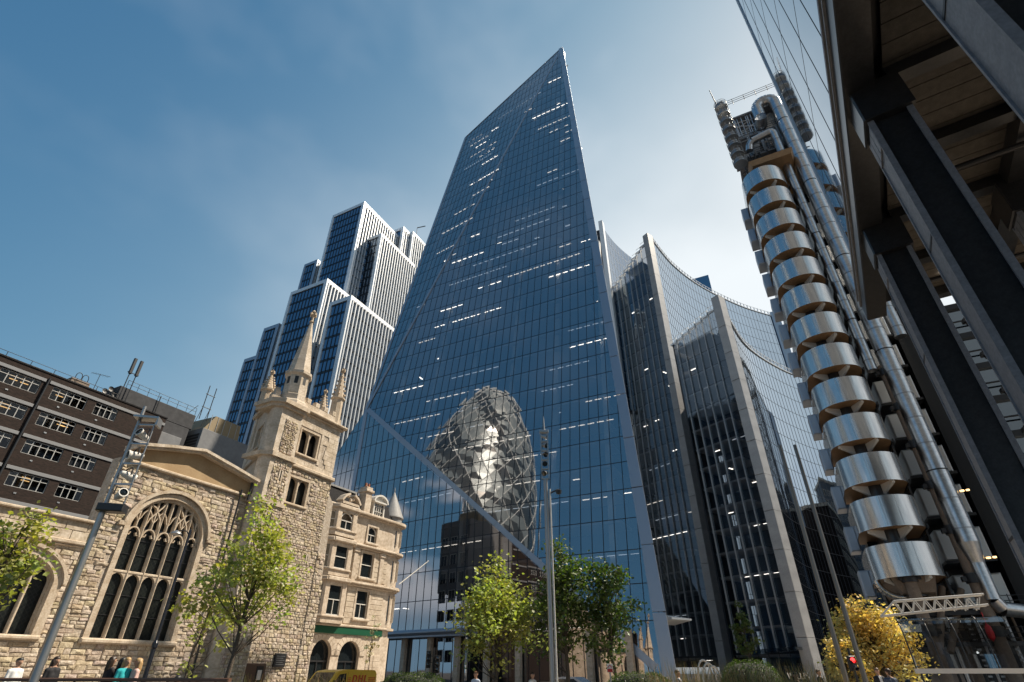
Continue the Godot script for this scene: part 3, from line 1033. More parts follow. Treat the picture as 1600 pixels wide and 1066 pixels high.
	for k in [[57.35, -2.4], [61.25, -2.0], [65.45, -2.2], [69.7, 0.4]]:
		var m := MB.new()
		for j in 3: m.tube(Vector3(-1.6, k[0] + 0.35 + j * 0.4, k[1]), Vector3(9.0, k[0] + 0.35 + j * 0.4, k[1]), 0.035, 0.035, 5)
		for j in 8: m.tube(Vector3(-1.6 + j * 1.51, k[0], k[1]), Vector3(-1.6 + j * 1.51, k[0] + 1.2, k[1]), 0.04, 0.04, 5)
		put(b, "railing", m, M.iron)
	# the column of small caged balconies at the outer corner
	for i in 8:
		var y := 57.4 + i * 1.68
		var m := MB.new()
		m.lathe([Vector2(0.0, -0.05), Vector2(0.85, -0.05), Vector2(0.85, 0.0), Vector2(0.0, 0.0)], Vector3(-1.75, y, 0.9), 16)
		for j in 3: m.lathe([Vector2(0.82, 0.3 + j * 0.33), Vector2(0.86, 0.33 + j * 0.33), Vector2(0.82, 0.36 + j * 0.33)], Vector3(-1.75, y, 0.9), 16)
		for j in 10:
			var a := TAU * j / 10
			m.tube(Vector3(-1.75 + cos(a) * 0.84, y, 0.9 + sin(a) * 0.84), Vector3(-1.75 + cos(a) * 0.84, y + 1.0, 0.9 + sin(a) * 0.84), 0.025, 0.025, 5, false)
		var cage := put(b, "caged_balcony", m, M.galv)
		var g := MB.new()
		g.lathe([Vector2(0.78, 0.05), Vector2(0.78, 0.60)], Vector3(-1.75, y, 0.9), 12, false, PI * 0.9, PI * 1.7)
		put(cage, "balcony_screen", g, M.galv)
	var an := MB.new()
	an.tube(Vector3(-2.2, 69.5, 1.2), Vector3(-2.5, 73.6, 1.2), 0.09, 0.05, 6)
	put(b, "aerial", an, M.iron)
	# glazed storeys further right, behind the pipes
	var pn := []
	var fr := MB.new()
	for i in 9:
		var y := 3.0 + i * pitch
		for j in 22:
			var x := 9.6 + j * 1.8
			var m := MB.new()
			var t := Vector3(rng.randfn(0, 0.01), rng.randfn(0, 0.01), 1).normalized()
			m.put(Vector3(x, y, -9), Vector3(x + 1.7, y, -9), Vector3(x + 1.7, y + 3.0, -9), t, t, t)
			m.put(Vector3(x, y, -9), Vector3(x + 1.7, y + 3.0, -9), Vector3(x, y + 3.0, -9), t, t, t)
			pn.append([j + i * 0.6, m])
			fr.span(Vector3(x - 0.1, y, -9.1), Vector3(x, y + 3.66, -8.7))
		fr.span(Vector3(9.6, y + 3.0, -9.2), Vector3(49.2, y + 3.6, -8.6))
		fr.tube(Vector3(9.6, y + 1.2, -8.3), Vector3(49.2, y + 1.2, -8.3), 0.09, 0.09, 6)
	deal(b, "office_pane", "office_panes", pn, M.mirror_pane)
	put(b, "office_frames", fr, M.iron, true)
	var bulk := MB.new()
	bulk.span(Vector3(2.6, 0, -30), Vector3(49, 36, -9.6))
	put(b, "office_body", bulk, M.dark_steel)
	# busy foot: stairs, pipe racks, lamps
	for i in 14:
		var m := MB.new()
		var x := 1.2 + i * 0.62
		m.tube(Vector3(x, 0, -2.6 - (i % 3) * 0.5), Vector3(x, 5.4, -2.6 - (i % 3) * 0.5), 0.09 + 0.05 * (i % 2), 0.09 + 0.05 * (i % 2), 8)
		put(b, "riser_pipe", m, [M.iron, M.duct, M.concrete][i % 3])
	for i in 22:
		var m := MB.new()
		m.span(Vector3(-3.6, 0.25 + i * 0.24, -5.6 + i * 0.11), Vector3(-0.9, 0.31 + i * 0.24, -5.3 + i * 0.11))
		put(b, "stair_tread", m, M.galv)
	for s in [-3.6, -0.9]:
		var m := MB.new()
		m.beam(Vector3(s, 0, -5.7), Vector3(s, 5.5, -3.2), 0.08, 0.28)
		for j in 3: m.beam(Vector3(s, 0.5 + j * 0.3, -5.7), Vector3(s, 6.0 + j * 0.3, -3.2), 0.04, 0.04)
		for j in 10: m.tube(Vector3(s, j * 0.55, -5.7 + j * 0.25), Vector3(s, j * 0.55 + 1.2, -5.7 + j * 0.25), 0.03, 0.03, 5)
		put(b, "stair_string", m, M.iron)
	for y in [3.4, 5.5]:
		var m := MB.new()
		m.span(Vector3(-3.0, y, -2.2), Vector3(9.0, y + 0.28, -1.6))
		for j in 3: m.tube(Vector3(-3.0, y + 0.5 + j * 0.35, -1.6), Vector3(9.0, y + 0.5 + j * 0.35, -1.6), 0.03, 0.03, 5)
		for j in 9: m.tube(Vector3(-3.0 + j * 1.5, y + 0.2, -1.6), Vector3(-3.0 + j * 1.5, y + 1.3, -1.6), 0.035, 0.035, 5)
		put(b, "walkway", m, M.iron)
	for i in 16:
		for j in 4:
			var m := MB.new()
			m.box(Vector3(3.0 + j * 0.75, 0.8 + i * 0.34, -1.9), Vector3(0.24, 0.12, 0.1))
			put(b, "grille_lamp" if (i + j) % 3 == 0 else "grille_block", m, M.galv)
	for p in [Vector3(5.9, 9.3, -1.6), Vector3(7.2, 4.4, -2.2), Vector3(6.2, 14.6, -1.8)]:
		var m := MB.new()
		m.lathe([Vector2(0.0, 0), Vector2(0.16, 0.03), Vector2(0.16, 0.14), Vector2(0.0, 0.14)], p, 10)
		m.lathe([Vector2(0.0, 0), Vector2(0.13, 0.03), Vector2(0.13, 0.14), Vector2(0.0, 0.14)], p + Vector3(0.4, 0.02, 0), 10)
		put(b, "lamp", m, M.warm_lamp)
	var sg := MB.new()
	sg.lathe([Vector2(0, -0.6), Vector2(0.2, -0.35), Vector2(0.24, 0.0), Vector2(0.2, 0.35), Vector2(0, 0.6)], Vector3(3.6, 4.2, 0.4), 10)
	sg.tube(Vector3(3.6, 4.8, 0.4), Vector3(3.6, 5.5, 0.4), 0.03, 0.03, 5)
	put(b, "red_sign", sg, mat(lin(0.65, 0.02, 0.03), 0.4))

func canopy() -> void:
	var at := Transform3D(Basis(dir(117.1), Vector3.UP, dir(-152.9)) * Basis.from_scale(Vector3(0.62, 0.73, 0.62)), f(22.0, 0, 34.0))
	var b := thing("glass_canopy", "curved glass canopy under a white lattice truss beside the steel tower", "canopy", at)
	var t := MB.new()
	for s in [0.0, 0.9]:
		t.tube(Vector3(-1.2, 6.1 + 0.0, s), Vector3(7, 6.6, s), 0.07, 0.07, 8)
		t.tube(Vector3(0.2, 7.1, s), Vector3(7, 7.3, s), 0.07, 0.07, 8)
		t.tube(Vector3(-1.2, 6.1, s), Vector3(0.2, 7.1, s), 0.07, 0.07, 8)
		for i in 8:
			t.tube(Vector3(0.2 + i * 0.8, 7.1, s), Vector3(0.6 + i * 0.8, 6.3, s), 0.045, 0.045, 6)
			t.tube(Vector3(0.6 + i * 0.8, 6.3, s), Vector3(1.0 + i * 0.8, 7.1, s), 0.045, 0.045, 6)
	put(b, "truss", t, M.white_paint)
	for i in 4:
		for j in 6:
			var a0 := PI * 0.5 * j / 6
			var a1 := PI * 0.5 * (j + 1) / 6
			var g := MB.new()
			g.quad(Vector3(i * 1.9, 2.6 + 3.3 * sin(a0), 2.2 * cos(a0)), Vector3(i * 1.9 + 1.84, 2.6 + 3.3 * sin(a0), 2.2 * cos(a0)), Vector3(i * 1.9 + 1.84, 2.6 + 3.3 * sin(a1), 2.2 * cos(a1)), Vector3(i * 1.9, 2.6 + 3.3 * sin(a1), 2.2 * cos(a1)))
			put(b, "canopy_pane", g, M.clear_pane)
		var r := MB.new()
		var pts := []
		for j in 9: pts.append(Vector3(i * 1.9 - 0.03, 2.6 + 3.3 * sin(PI * 0.5 * j / 8), 2.2 * cos(PI * 0.5 * j / 8)))
		r.pipe(pts, 0.06, 6)
		put(b, "canopy_rib", r, M.iron)
	var e := MB.new()
	e.span(Vector3(-0.2, 2.3, 2.1), Vector3(7.6, 2.6, 2.5))
	put(b, "gutter", e, M.white_paint)
	for x in [0.2, 3.6, 7.0]:
		var p := MB.new()
		p.tube(Vector3(x, 0, 2.2), Vector3(x, 2.4, 2.2), 0.08, 0.08, 8)
		put(b, "post", p, M.iron)

# dark steel frame with the high glass side above it
func dark_tower() -> void:
	var ax := dir(32.3)
	var at := Transform3D(Basis(-ax, Vector3.UP, dir(-57.7)), f(23.3, 0, 28.4))
	var b := thing("dark_steel_tower", "black steel framed tower overhead at the right with pale blue glass side", "skyscraper", at)
	var H := 22.0
	var bm := MB.new()
	bm.bevel(Vector3(-0.6, H - 0.5, -1.1), Vector3(60, H + 1.1, 0.0), 0.05)
	put(b, "edge_beam", bm, M.dark_steel)
	var lipm := MB.new()
	lipm.span(Vector3(-0.6, H + 0.62, 0.0), Vector3(60, H + 0.72, 0.10))
	lipm.span(Vector3(-0.6, H + 1.1, -0.3), Vector3(60, H + 1.3, 0.12))
	put(b, "edge_lip", lipm, M.grey_steel)
	# columns: two flanges joined by a web, with splice plates, bracket at the head
	for row in 2:
		for i in 4:
			var z := -1.05 - row * 5.6
			var x := 8.5 + i * 9.1
			var s := 1.0
			var web := MB.new()
			web.span(Vector3(x - 0.08, 0, z - 0.6), Vector3(x + 0.08, H, z + 0.6))
			for k in [-0.5, 0.5]: web.span(Vector3(x + k * 0.9 - 0.03, 0, z - 0.6), Vector3(x + k * 0.9 + 0.03, H, z + 0.6))
			var col := put(b, "column", web, M.dark_steel)
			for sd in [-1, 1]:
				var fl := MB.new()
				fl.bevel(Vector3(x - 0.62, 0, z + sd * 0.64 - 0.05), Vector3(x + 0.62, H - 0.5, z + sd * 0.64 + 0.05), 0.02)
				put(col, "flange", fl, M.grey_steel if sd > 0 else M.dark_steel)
				for y in [6.0, 14.0]:
					var sp := MB.new()
					sp.span(Vector3(x - 0.64, y, z + sd * 0.64 - 0.07), Vector3(x + 0.64, y + 0.10, z + sd * 0.64 + 0.07))
					put(col, "splice", sp, M.black)
				var ed := MB.new()
				for e in [-1, 1]: ed.span(Vector3(x + e * 0.62 - 0.04, 0, z + sd * 0.64 - 0.10), Vector3(x + e * 0.62 + 0.04, H - 0.5, z + sd * 0.64 + 0.10))
				put(col, "flange_edge", ed, M.grey_steel)
			var hd := MB.new()
			hd.bevel(Vector3(x - 0.8, H - 2.2, z - 0.85), Vector3(x + 0.8, H - 0.3, z + 0.86), 0.06)
			put(col, "head_block", hd, M.dark_steel)
			for k in 3:
				var pt := MB.new()
				pt.span(Vector3(x - 0.62 + k * 0.43, H - 3.6, z + 0.70), Vector3(x - 0.62 + k * 0.43 + 0.37, H - 2.4, z + 0.75))
				put(col, "gusset", pt, M.grey_steel)
	# soffit: boards across, between dark ribs
	for bay in 5:
		var z1 := -1.1 - bay * 5.6 - 0.5
		var z0 := z1 - 4.6
		var x := -0.4
		while x < 46:
			var m := MB.new()
			var w := 0.86
			m.hexa([Vector3(x, H + 0.25, z0), Vector3(x, H + 0.25, z1), Vector3(x, H + 0.33, z1), Vector3(x, H + 0.33, z0), Vector3(x + w, H + 0.25, z0), Vector3(x + w, H + 0.25, z1), Vector3(x + w, H + 0.33, z1), Vector3(x + w, H + 0.33, z0)])
			put(b, "soffit_board", m, M.soffit)
			x += 0.90
		var rib := MB.new()
		rib.span(Vector3(-0.6, H - 0.6, z0 - 1.0), Vector3(60, H + 0.5, z0))
		put(b, "soffit_beam", rib, M.dark_steel)
		for k in 9:
			var cr := MB.new()
			cr.span(Vector3(-0.5 + k * 4.55, H - 0.35, z0), Vector3(0.1 + k * 4.55, H + 0.24, z1))
			put(b, "cross_beam", cr, M.dark_steel)
			if (k + bay) % 2 == 0:
				var l := MB.new()
				l.lathe([Vector2(0, 0), Vector2(0.09, 0.0), Vector2(0.09, 0.12), Vector2(0, 0.12)], Vector3(1.6 + k * 4.55, H + 0.12, z0 + 2.0), 10)
				put(b, "downlight", l, M.lamp)
	# hangers and conduits under the soffit
	for k in 4:
		var m := MB.new()
		m.tube(Vector3(3 + k * 9.1, H - 0.9, -2.6), Vector3(3 + k * 9.1, H - 0.9, -26), 0.14, 0.14, 8)
		put(b, "conduit", m, M.iron)
	var deck := MB.new()
	deck.span(Vector3(-0.6, H + 0.5, -34), Vector3(60, H + 1.0, -0.6))
	put(b, "deck", deck, M.black)
	# glass side
	var panes := []
	var o := {"panes": panes, "lamps": MB.new(), "y0": H + 1.3, "inside": false, "tilt": 0.0006, "bow": 0.0004, "mullion": 0.035, "transom": 0.035, "proud": 0.015}
	var z := Vector3(0, 0, -0.05)
	facet(b, [Vector3(4.6, H + 1.3, 0) + z, Vector3(40, H + 1.3, 0) + z, Vector3(40, 130, 0) + z, Vector3(4.6, 130, 0) + z], Vector3.RIGHT, Vector3.UP, 3.0, 5.4, M.sky_pane, o)
	deal(b, "glass_pane", "glass_panes", panes, M.sky_pane)
	var edge := MB.new()
	edge.span(Vector3(4.25, H + 1.3, -0.6), Vector3(4.6, 130, 0.05))
	put(b, "edge_fin", edge, M.fin)
	var bd := MB.new()
	bd.span(Vector3(4.6, H + 1.3, -34), Vector3(40, 130, -0.3))
	put(b, "tower_body", bd, M.core)

# outline of a four-centred arch from left springing to right springing
func arch(x0: float, x1: float, spring: float, apex: float, n := 18, p := 2.3, q := 1.75) -> Array:
	var out := []
	var c := (x0 + x1) * 0.5
	var hw := (x1 - x0) * 0.5
	for i in n + 1:
		var t := -cos(PI * i / n)
		var k := pow(maxf(1.0 - pow(absf(t), p), 0.0), 1.0 / q)
		out.append(Vector2(c + hw * t, spring + (apex - spring) * (k * 0.93 + 0.07 * (1.0 - absf(t)))))
	return out

func arch_y(x: float, x0: float, x1: float, spring: float, apex: float) -> float:
	var t := clampf(absf((x - (x0 + x1) * 0.5) / ((x1 - x0) * 0.5)), 0, 1)
	return spring + (apex - spring) * (pow(maxf(1.0 - pow(t, 2.3), 0.0), 1.0 / 1.75) * 0.93 + 0.07 * (1.0 - t))

# one rough stone: a base ring, a shoulder ring and a bumped face
func stone(m: MB, x0: float, y0: float, x1: float, y1: float, z: float, d: float, j: float) -> void:
	var b := [Vector2(x0, y0), Vector2(x1, y0), Vector2(x1, y1), Vector2(x0, y1)]
	var c := Vector2((x0 + x1) / 2, (y0 + y1) / 2)
	var r0 := []
	var r1 := []
	var r2 := []
	for q in b:
		var p: Vector2 = q + Vector2(rng.randf_range(-j, j), rng.randf_range(-j, j))
		r0.append(Vector3(p.x, p.y, z))
		var s := p.lerp(c, 0.05)
		r1.append(Vector3(s.x, s.y, z + d * rng.randf_range(0.35, 0.75)))
		s = p.lerp(c, rng.randf_range(0.12, 0.3))
		r2.append(Vector3(s.x, s.y, z + d * rng.randf_range(0.7, 1.1)))
	var mid := Vector3(c.x + rng.randf_range(-j, j) * 2, c.y + rng.randf_range(-j, j), z + d * rng.randf_range(0.9, 1.45))
	for i in 4:
		var k := (i + 1) % 4
		m.quad(r0[i], r0[k], r1[k], r1[i])
		m.quad(r1[i], r1[k], r2[k], r2[i])
		m.tri(r2[i], r2[k], mid)

# coursed rubble over a rectangle of a wall at depth z; skip(x, y) keeps openings clear
func rubble(fx: Transform3D, x0: float, x1: float, y0: float, y1: float, z: float, hh: Vector2, ll: Vector2, dd: Vector2, out: Array, local: Transform3D, skip: Callable) -> void:
	var y := y0
	while y < y1 - 0.06:
		var h := minf(rng.randf_range(hh.x, hh.y), y1 - y)
		var x := x0 - rng.randf() * 0.2
		while x < x1 - 0.05:
			var l := rng.randf_range(ll.x, ll.y)
			var a := maxf(x, x0)
			var e := minf(x + l, x1)
			x += l
			if e - a < 0.08: continue
			var cuts := [[y, y + h]]
			if h > 0.26 and rng.randf() < 0.35: cuts = [[y, y + h * 0.5], [y + h * 0.5, y + h]]
			for c in cuts:
				if skip.call((a + e) / 2, (c[0] + c[1]) / 2) or rng.randf() < 0.03: continue
				var m := MB.new()
				m.X = local
				var t := rng.randf_range(0.70, 1.15)
				m.col = Color(t, t * rng.randf_range(0.93, 1.0), t * rng.randf_range(0.80, 1.0))
				stone(m, a + 0.008, c[0] + 0.007, e - 0.008, c[1] - 0.007, z, rng.randf_range(dd.x, dd.y) * 0.72, 0.018)
				out.append([(fx * local * Vector3((a + e) / 2, c[0], z)).length() * (1.0 if e - a > 0.3 else 1.3), m])
		y += h

# a wall face from z0 to z1 with square openings [x0, x1, y0, y1]
func wall_holes(m: MB, x0: float, x1: float, y0: float, y1: float, z0: float, z1: float, holes: Array) -> void:
	var ys := [y0, y1]
	for h in holes: ys.append(h[2]); ys.append(h[3])
	ys.sort()
	for i in ys.size() - 1:
		var a: float = ys[i]
		var b: float = ys[i + 1]
		if b - a < 0.005: continue
		var xs := []
		for h in holes:
			if h[2] < (a + b) / 2 and h[3] > (a + b) / 2: xs.append(h)
		xs.sort_custom(func(p, q): return p[0] < q[0])
		var x := x0
		for h in xs:
			if h[0] > x: m.span(Vector3(x, a, z0), Vector3(h[0], b, z1))
			x = h[1]
		if x1 > x: m.span(Vector3(x, a, z0), Vector3(x1, b, z1))

func leaded(parent: Node, poly: PackedVector2Array, z: float) -> void:
	if poly.size() < 3: return
	var m := MB.new()
	m.prism(poly, z - 0.02, z)
	put(parent, "leaded_pane", m, M.leaded)

func two_light(b: Node3D, fx: Transform3D, x0: float, x1: float, y0: float, y1: float, louvred: bool) -> void:
	var w := MB.new()
	w.X = fx
	w.mould([Vector2(x0, y0), Vector2(x0, y1), Vector2(x1, y1), Vector2(x1, y0)], 0.16, -0.25, 0.06)
	w.bevel(Vector3(x0 - 0.16, y0 - 0.16, -0.3), Vector3(x1 + 0.16, y0, 0.14), 0.04)
	w.bevel(Vector3((x0 + x1) / 2 - 0.08, y0, -0.28), Vector3((x0 + x1) / 2 + 0.08, y1, -0.04), 0.03)
	var c := (x0 + x1) / 2
	for s in [[x0, c - 0.06], [c + 0.06, x1]]:
		var hd := arch(s[0] + 0.06, s[1], y1 - 0.5, y1 - 0.06, 8)
		var top := [Vector2(s[0], y1 - 0.5)]
		for q in range(1, hd.size() - 1): top.append(Vector2(hd[q].x, y1))
		top.append(Vector2(s[1], y1 - 0.5))
		w.strip(hd, top, -0.26, -0.08)
	var o := put(b, "small_window", w, M.carved)
	if louvred:
		for s in [[x0 + 0.08, c - 0.08], [c + 0.08, x1 - 0.08]]:
			var y := y0 + 0.06
			while y < y1 - 0.1:
				var l := MB.new()
				l.X = fx
				l.hexa([Vector3(s[0], y + 0.07, -0.42), Vector3(s[1], y + 0.07, -0.42), Vector3(s[1], y + 0.095, -0.42), Vector3(s[0], y + 0.095, -0.42), Vector3(s[0], y, -0.26), Vector3(s[1], y, -0.26), Vector3(s[1], y + 0.025, -0.26), Vector3(s[0], y + 0.025, -0.26)])
				put(o, "louvre", l, M.slate)
				y += 0.115
	var g := MB.new()
	g.X = fx
	g.span(Vector3(x0, y0, -0.5), Vector3(x1, y1, -0.45 if louvred else -0.3))
	put(o, "dark_opening" if louvred else "leaded_pane", g, M.black if louvred else M.leaded)

func pinnacle(b: Node3D, p: Vector3, base: float, sh: float, tip: float, r: float) -> void:
	var m := MB.new()
	m.lathe([Vector2(r, base), Vector2(r, sh - 0.12), Vector2(r * 1.3, sh), Vector2(r * 1.3, sh + 0.12), Vector2(r * 0.95, sh + 0.18), Vector2(r * 0.18, tip - 0.5), Vector2(r * 0.35, tip - 0.45), Vector2(r * 0.16, tip - 0.38)], p, 8, true)
	m.lathe([Vector2(0.02, tip - 0.40), Vector2(0.10, tip - 0.24), Vector2(0.04, tip - 0.12), Vector2(0.11, tip - 0.06), Vector2(0.0, tip)], p, 8)
	for s in [Vector3(1, 0, 0), Vector3(0, 0, 1)]: m.box(p + Vector3(0, tip - 0.24, 0), Vector3(0.12, 0.13, 0.12) + s * 0.28)
	var o := put(b, "pinnacle", m, M.carved)
	for i in 5:
		for k in 4:
			var t := (i + 0.6) / 5.5
			var rr := lerpf(r * 0.95, r * 0.2, t) + 0.05
			var a := PI / 4 + PI / 2 * k
			var c := MB.new()
			c.box(p + Vector3(cos(a) * rr, lerpf(sh + 0.2, tip - 0.5, t), sin(a) * rr), Vector3(0.15, 0.12, 0.15) * (1.2 - t * 0.5))
			put(o, "crocket", c, M.carved)

func church() -> void:
	var fx := Transform3D(Basis(dir(27.1), Vector3.UP, dir(117.1)), f(-19, 0, 30))
	var b := thing("stone_church", "old rubble stone church with great traceried window and pinnacled corner tower", "church", fx)
	var stones := []
	var I := Transform3D()
	var nx0 := -1.95
	var nx1 := 2.15
	# nave end wall round the great window
	var w := MB.new()
	wall_holes(w, -3.6, 4.6, 0, 8.3, -0.7, 0, [[nx0, nx1, 3.1, 8.3]])
	var ar := arch(nx0, nx1, 8.3, 9.95, 22)
	var tp := []
	for q in ar: tp.append(Vector2(q.x, 11.35))
	w.strip(ar, tp, -0.7, 0)
	w.span(Vector3(-3.6, 8.3, -0.7), Vector3(nx0, 11.35, 0))
	w.span(Vector3(nx1, 8.3, -0.7), Vector3(4.6, 11.35, 0))
	put(b, "nave_wall", w, M.mortar)
	var near_window := func(x, y): return x > nx0 - 0.34 and x < nx1 + 0.34 and y > 2.8 and y < maxf(8.4, arch_y(x, nx0 - 0.5, nx1 + 0.5, 8.3, 10.45))
	rubble(fx, -3.6, 4.5, 0.1, 11.1, 0.0, Vector2(0.13, 0.27), Vector2(0.22, 0.80), Vector2(0.03, 0.11), stones, I, near_window)
	# window dressings
	var hood := MB.new()
	var hd := arch(nx0 - 0.34, nx1 + 0.34, 8.25, 10.36, 22)
	hood.mould(hd, 0.16, -0.05, 0.24)
	hood.span(Vector3(nx0 - 0.62, 8.12, 0), Vector3(nx0 - 0.32, 8.32, 0.24))
	hood.span(Vector3(nx1 + 0.32, 8.12, 0), Vector3(nx1 + 0.62, 8.32, 0.24))
	put(b, "hood_mould", hood, M.carved)
	var fr := MB.new()
	var path := [Vector2(nx0 - 0.12, 3.1)]
	path.append_array(arch(nx0 - 0.12, nx1 + 0.12, 8.3, 10.1, 22)); path.append(Vector2(nx1 + 0.12, 3.1))
	fr.mould(path, 0.26, -0.1, 0.10)
	path = [Vector2(nx0 + 0.05, 3.1)]
	path.append_array(arch(nx0 + 0.05, nx1 - 0.05, 8.3, 9.9, 22)); path.append(Vector2(nx1 - 0.05, 3.1))
	fr.mould(path, 0.16, -0.4, -0.1)
	var win := put(b, "great_window", fr, M.carved)
	var sill := MB.new()
	sill.bevel(Vector3(nx0 - 0.34, 2.86, -0.3), Vector3(nx1 + 0.34, 3.1, 0.22), 0.07)
	put(win, "sill", sill, M.carved)
	var lw := (nx1 - nx0) / 5.0
	for i in range(1, 5):
		var x := nx0 + lw * i
		var m := MB.new()
		m.bevel(Vector3(x - 0.055, 3.1, -0.34), Vector3(x + 0.055, arch_y(x, nx0, nx1, 8.3, 9.95), -0.06), 0.05)
		put(win, "mullion", m, M.carved)
	var tr := MB.new()
	tr.bevel(Vector3(nx0, 5.99, -0.33), Vector3(nx1, 6.12, -0.09), 0.03)
	put(win, "transom", tr, M.carved)
	for i in 5:
		var x0 := nx0 + lw * i + 0.06
		var x1 := nx0 + lw * (i + 1) - 0.06
		for lv in [[5.62, 5.98], [7.75, 8.22]]:
			var m := MB.new()
			var hh := arch(x0, x1, lv[0], lv[1], 10)
			var up := []
			for q in hh: up.append(Vector2(q.x, maxf(q.y + 0.02, lv[1] + 0.02)))
			if lv[1] > 7: m.mould(hh, 0.06, -0.32, -0.10)
			else: m.strip(hh, up, -0.32, -0.12)
			# cusps
			for s in [-1, 1]:
				var cx = (x0 + x1) / 2 + s * (x1 - x0) * 0.27
				if lv[1] > 7: m.mould([Vector2(cx + s * 0.14, lv[0] + 0.12), Vector2(cx, lv[0] + 0.06), Vector2(cx - s * 0.05, lv[0] + 0.2)], 0.05, -0.3, -0.14)
			put(win, "cusped_head", m, M.carved)
		# small lights of the arch head
		var c := (x0 + x1) / 2
		var ty := arch_y(c, nx0, nx1, 8.3, 9.95)
		var sm := MB.new()
		if ty > 8.5:
			sm.bevel(Vector3(c - 0.045, 8.2, -0.32), Vector3(c + 0.045, ty, -0.1), 0.03)
			put(win, "tracery_bar", sm, M.carved)
			for s in [-1, 1]:
				var q := MB.new()
				q.mould([Vector2(c, 8.55), Vector2(c + s * lw * 0.14, 8.72), Vector2(c + s * lw * 0.25, 8.98), Vector2(c + s * lw * 0.42, 9.16)], 0.04, -0.3, -0.12)
				if ty > 9.1: put(win, "tracery_bar", q, M.carved)
		leaded(win, PackedVector2Array([Vector2(x0 - 0.05, 3.1), Vector2(x1 + 0.05, 3.1), Vector2(x1 + 0.05, 6.0), Vector2(x0 - 0.05, 6.0)]), -0.3)
		leaded(win, PackedVector2Array([Vector2(x0 - 0.05, 6.12), Vector2(x1 + 0.05, 6.12), Vector2(x1 + 0.05, 8.2), Vector2(x0 - 0.05, 8.2)]), -0.3)
		var head := PackedVector2Array(ar)
		for piece in Geometry2D.intersect_polygons(PackedVector2Array([Vector2(x0 - 0.06, 8.2), Vector2(x1 + 0.06, 8.2), Vector2(x1 + 0.06, 10.2), Vector2(x0 - 0.06, 10.2)]), head): leaded(win, piece, -0.3)
	for s in [-1, 1]:
		var cv := MB.new()
		var c := (nx0 + nx1) / 2
		cv.mould([Vector2(c + s * lw * 0.5, 8.2), Vector2(c + s * lw * 0.62, 8.8), Vector2(c + s * lw * 1.1, 9.35), Vector2(c + s * lw * 1.55, 9.5)], 0.06, -0.33, -0.09)
		cv.mould([Vector2(c + s * lw * 1.5, 8.2), Vector2(c + s * lw * 1.3, 8.75), Vector2(c + s * lw * 0.7, 9.45), Vector2(c + s * lw * 0.5, 9.85)], 0.06, -0.33, -0.09)
		put(win, "tracery_curve", cv, M.carved)
	for y in [4.1, 5.0, 6.9, 7.6]:
		var bar := MB.new()
		bar.span(Vector3(nx0, y, -0.29), Vector3(nx1, y + 0.025, -0.26))
		put(win, "saddle_bar", bar, M.iron)
	# gable panel, coping
	var gp := MB.new()
	gp.prism(PackedVector2Array([Vector2(-3.0, 11.35), Vector2(4.5, 11.35), Vector2(4.5, 12.15), Vector2(0.45, 12.85), Vector2(-3.0, 12.0)]), -0.6, 0.12)
	put(b, "gable_panel", gp, M.render)
	var st := MB.new()
	st.bevel(Vector3(-3.1, 11.18, -0.3), Vector3(4.55, 11.36, 0.2), 0.05)
	put(b, "gable_string", st, M.carved)
	for k in [[12.9, 0.62, 0.16], [12.76, 0.48, 0.12]]:
		var cp := MB.new()
		cp.mould([Vector2(-3.25, k[0] - 0.80), Vector2(-1.4, k[0] - 0.33), Vector2(0.45, k[0] + 0.06), Vector2(2.5, k[0] - 0.28), Vector2(4.6, k[0] - 0.66)], k[2], -0.7, k[1])
		put(b, "gable_coping", cp, M.ashlar)
	var rf := MB.new()
	rf.hexa([Vector3(-3.0, 7.3, -14), Vector3(6.0, 7.3, -14), Vector3(6.0, 7.4, -14), Vector3(-3.0, 7.4, -14), Vector3(-3.2, 7.6, -0.7), Vector3(4.5, 7.6, -0.7), Vector3(4.5, 7.8, -0.7), Vector3(-3.2, 7.8, -0.7)])
	rf.span(Vector3(-3.6, 0, -14), Vector3(4.5, 7.2, -0.8))
	put(b, "nave_roof", rf, M.lead)
	# aisle with its own window and parapet
	var ax0 := -7.75
	var ax1 := -4.2
	var aw := MB.new()
	wall_holes(aw, -18, -3.6, 0, 5.2, -0.75, -0.06, [[ax0, ax1, 3.1, 5.2]])
	var aa := arch(ax0, ax1, 5.2, 6.3, 18)
	tp = []
	for q in aa: tp.append(Vector2(q.x, 6.9))
	aw.strip(aa, tp, -0.75, -0.06)
	aw.span(Vector3(-18, 5.2, -0.75), Vector3(ax0, 6.9, -0.06)); aw.span(Vector3(ax1, 5.2, -0.75), Vector3(-3.6, 6.9, -0.06))
	aw.span(Vector3(-18, 6.9, -0.75), Vector3(-3.6, 7.9, -0.06))
	aw.span(Vector3(-18, 0, -14), Vector3(-3.6, 6.8, -0.9))
	put(b, "aisle_wall", aw, M.mortar)
	var near_aisle := func(x, y): return x > ax0 - 0.3 and x < ax1 + 0.3 and y > 2.85 and y < maxf(5.25, arch_y(x, ax0 - 0.5, ax1 + 0.5, 5.2, 6.75))
	rubble(fx, -11, -3.62, 0.1, 6.8, -0.06, Vector2(0.13, 0.27), Vector2(0.22, 0.80), Vector2(0.03, 0.10), stones, I, near_aisle)
	fr = MB.new()
	path = [Vector2(ax0 - 0.1, 3.1)]
	path.append_array(arch(ax0 - 0.1, ax1 + 0.1, 5.2, 6.42, 18)); path.append(Vector2(ax1 + 0.1, 3.1))
	fr.mould(path, 0.34, -0.2, 0.08)
	path = [Vector2(ax0 + 0.06, 3.1)]
	path.append_array(arch(ax0 + 0.06, ax1 - 0.06, 5.2, 6.24, 18)); path.append(Vector2(ax1 - 0.06, 3.1))
	fr.mould(path, 0.16, -0.45, -0.2)
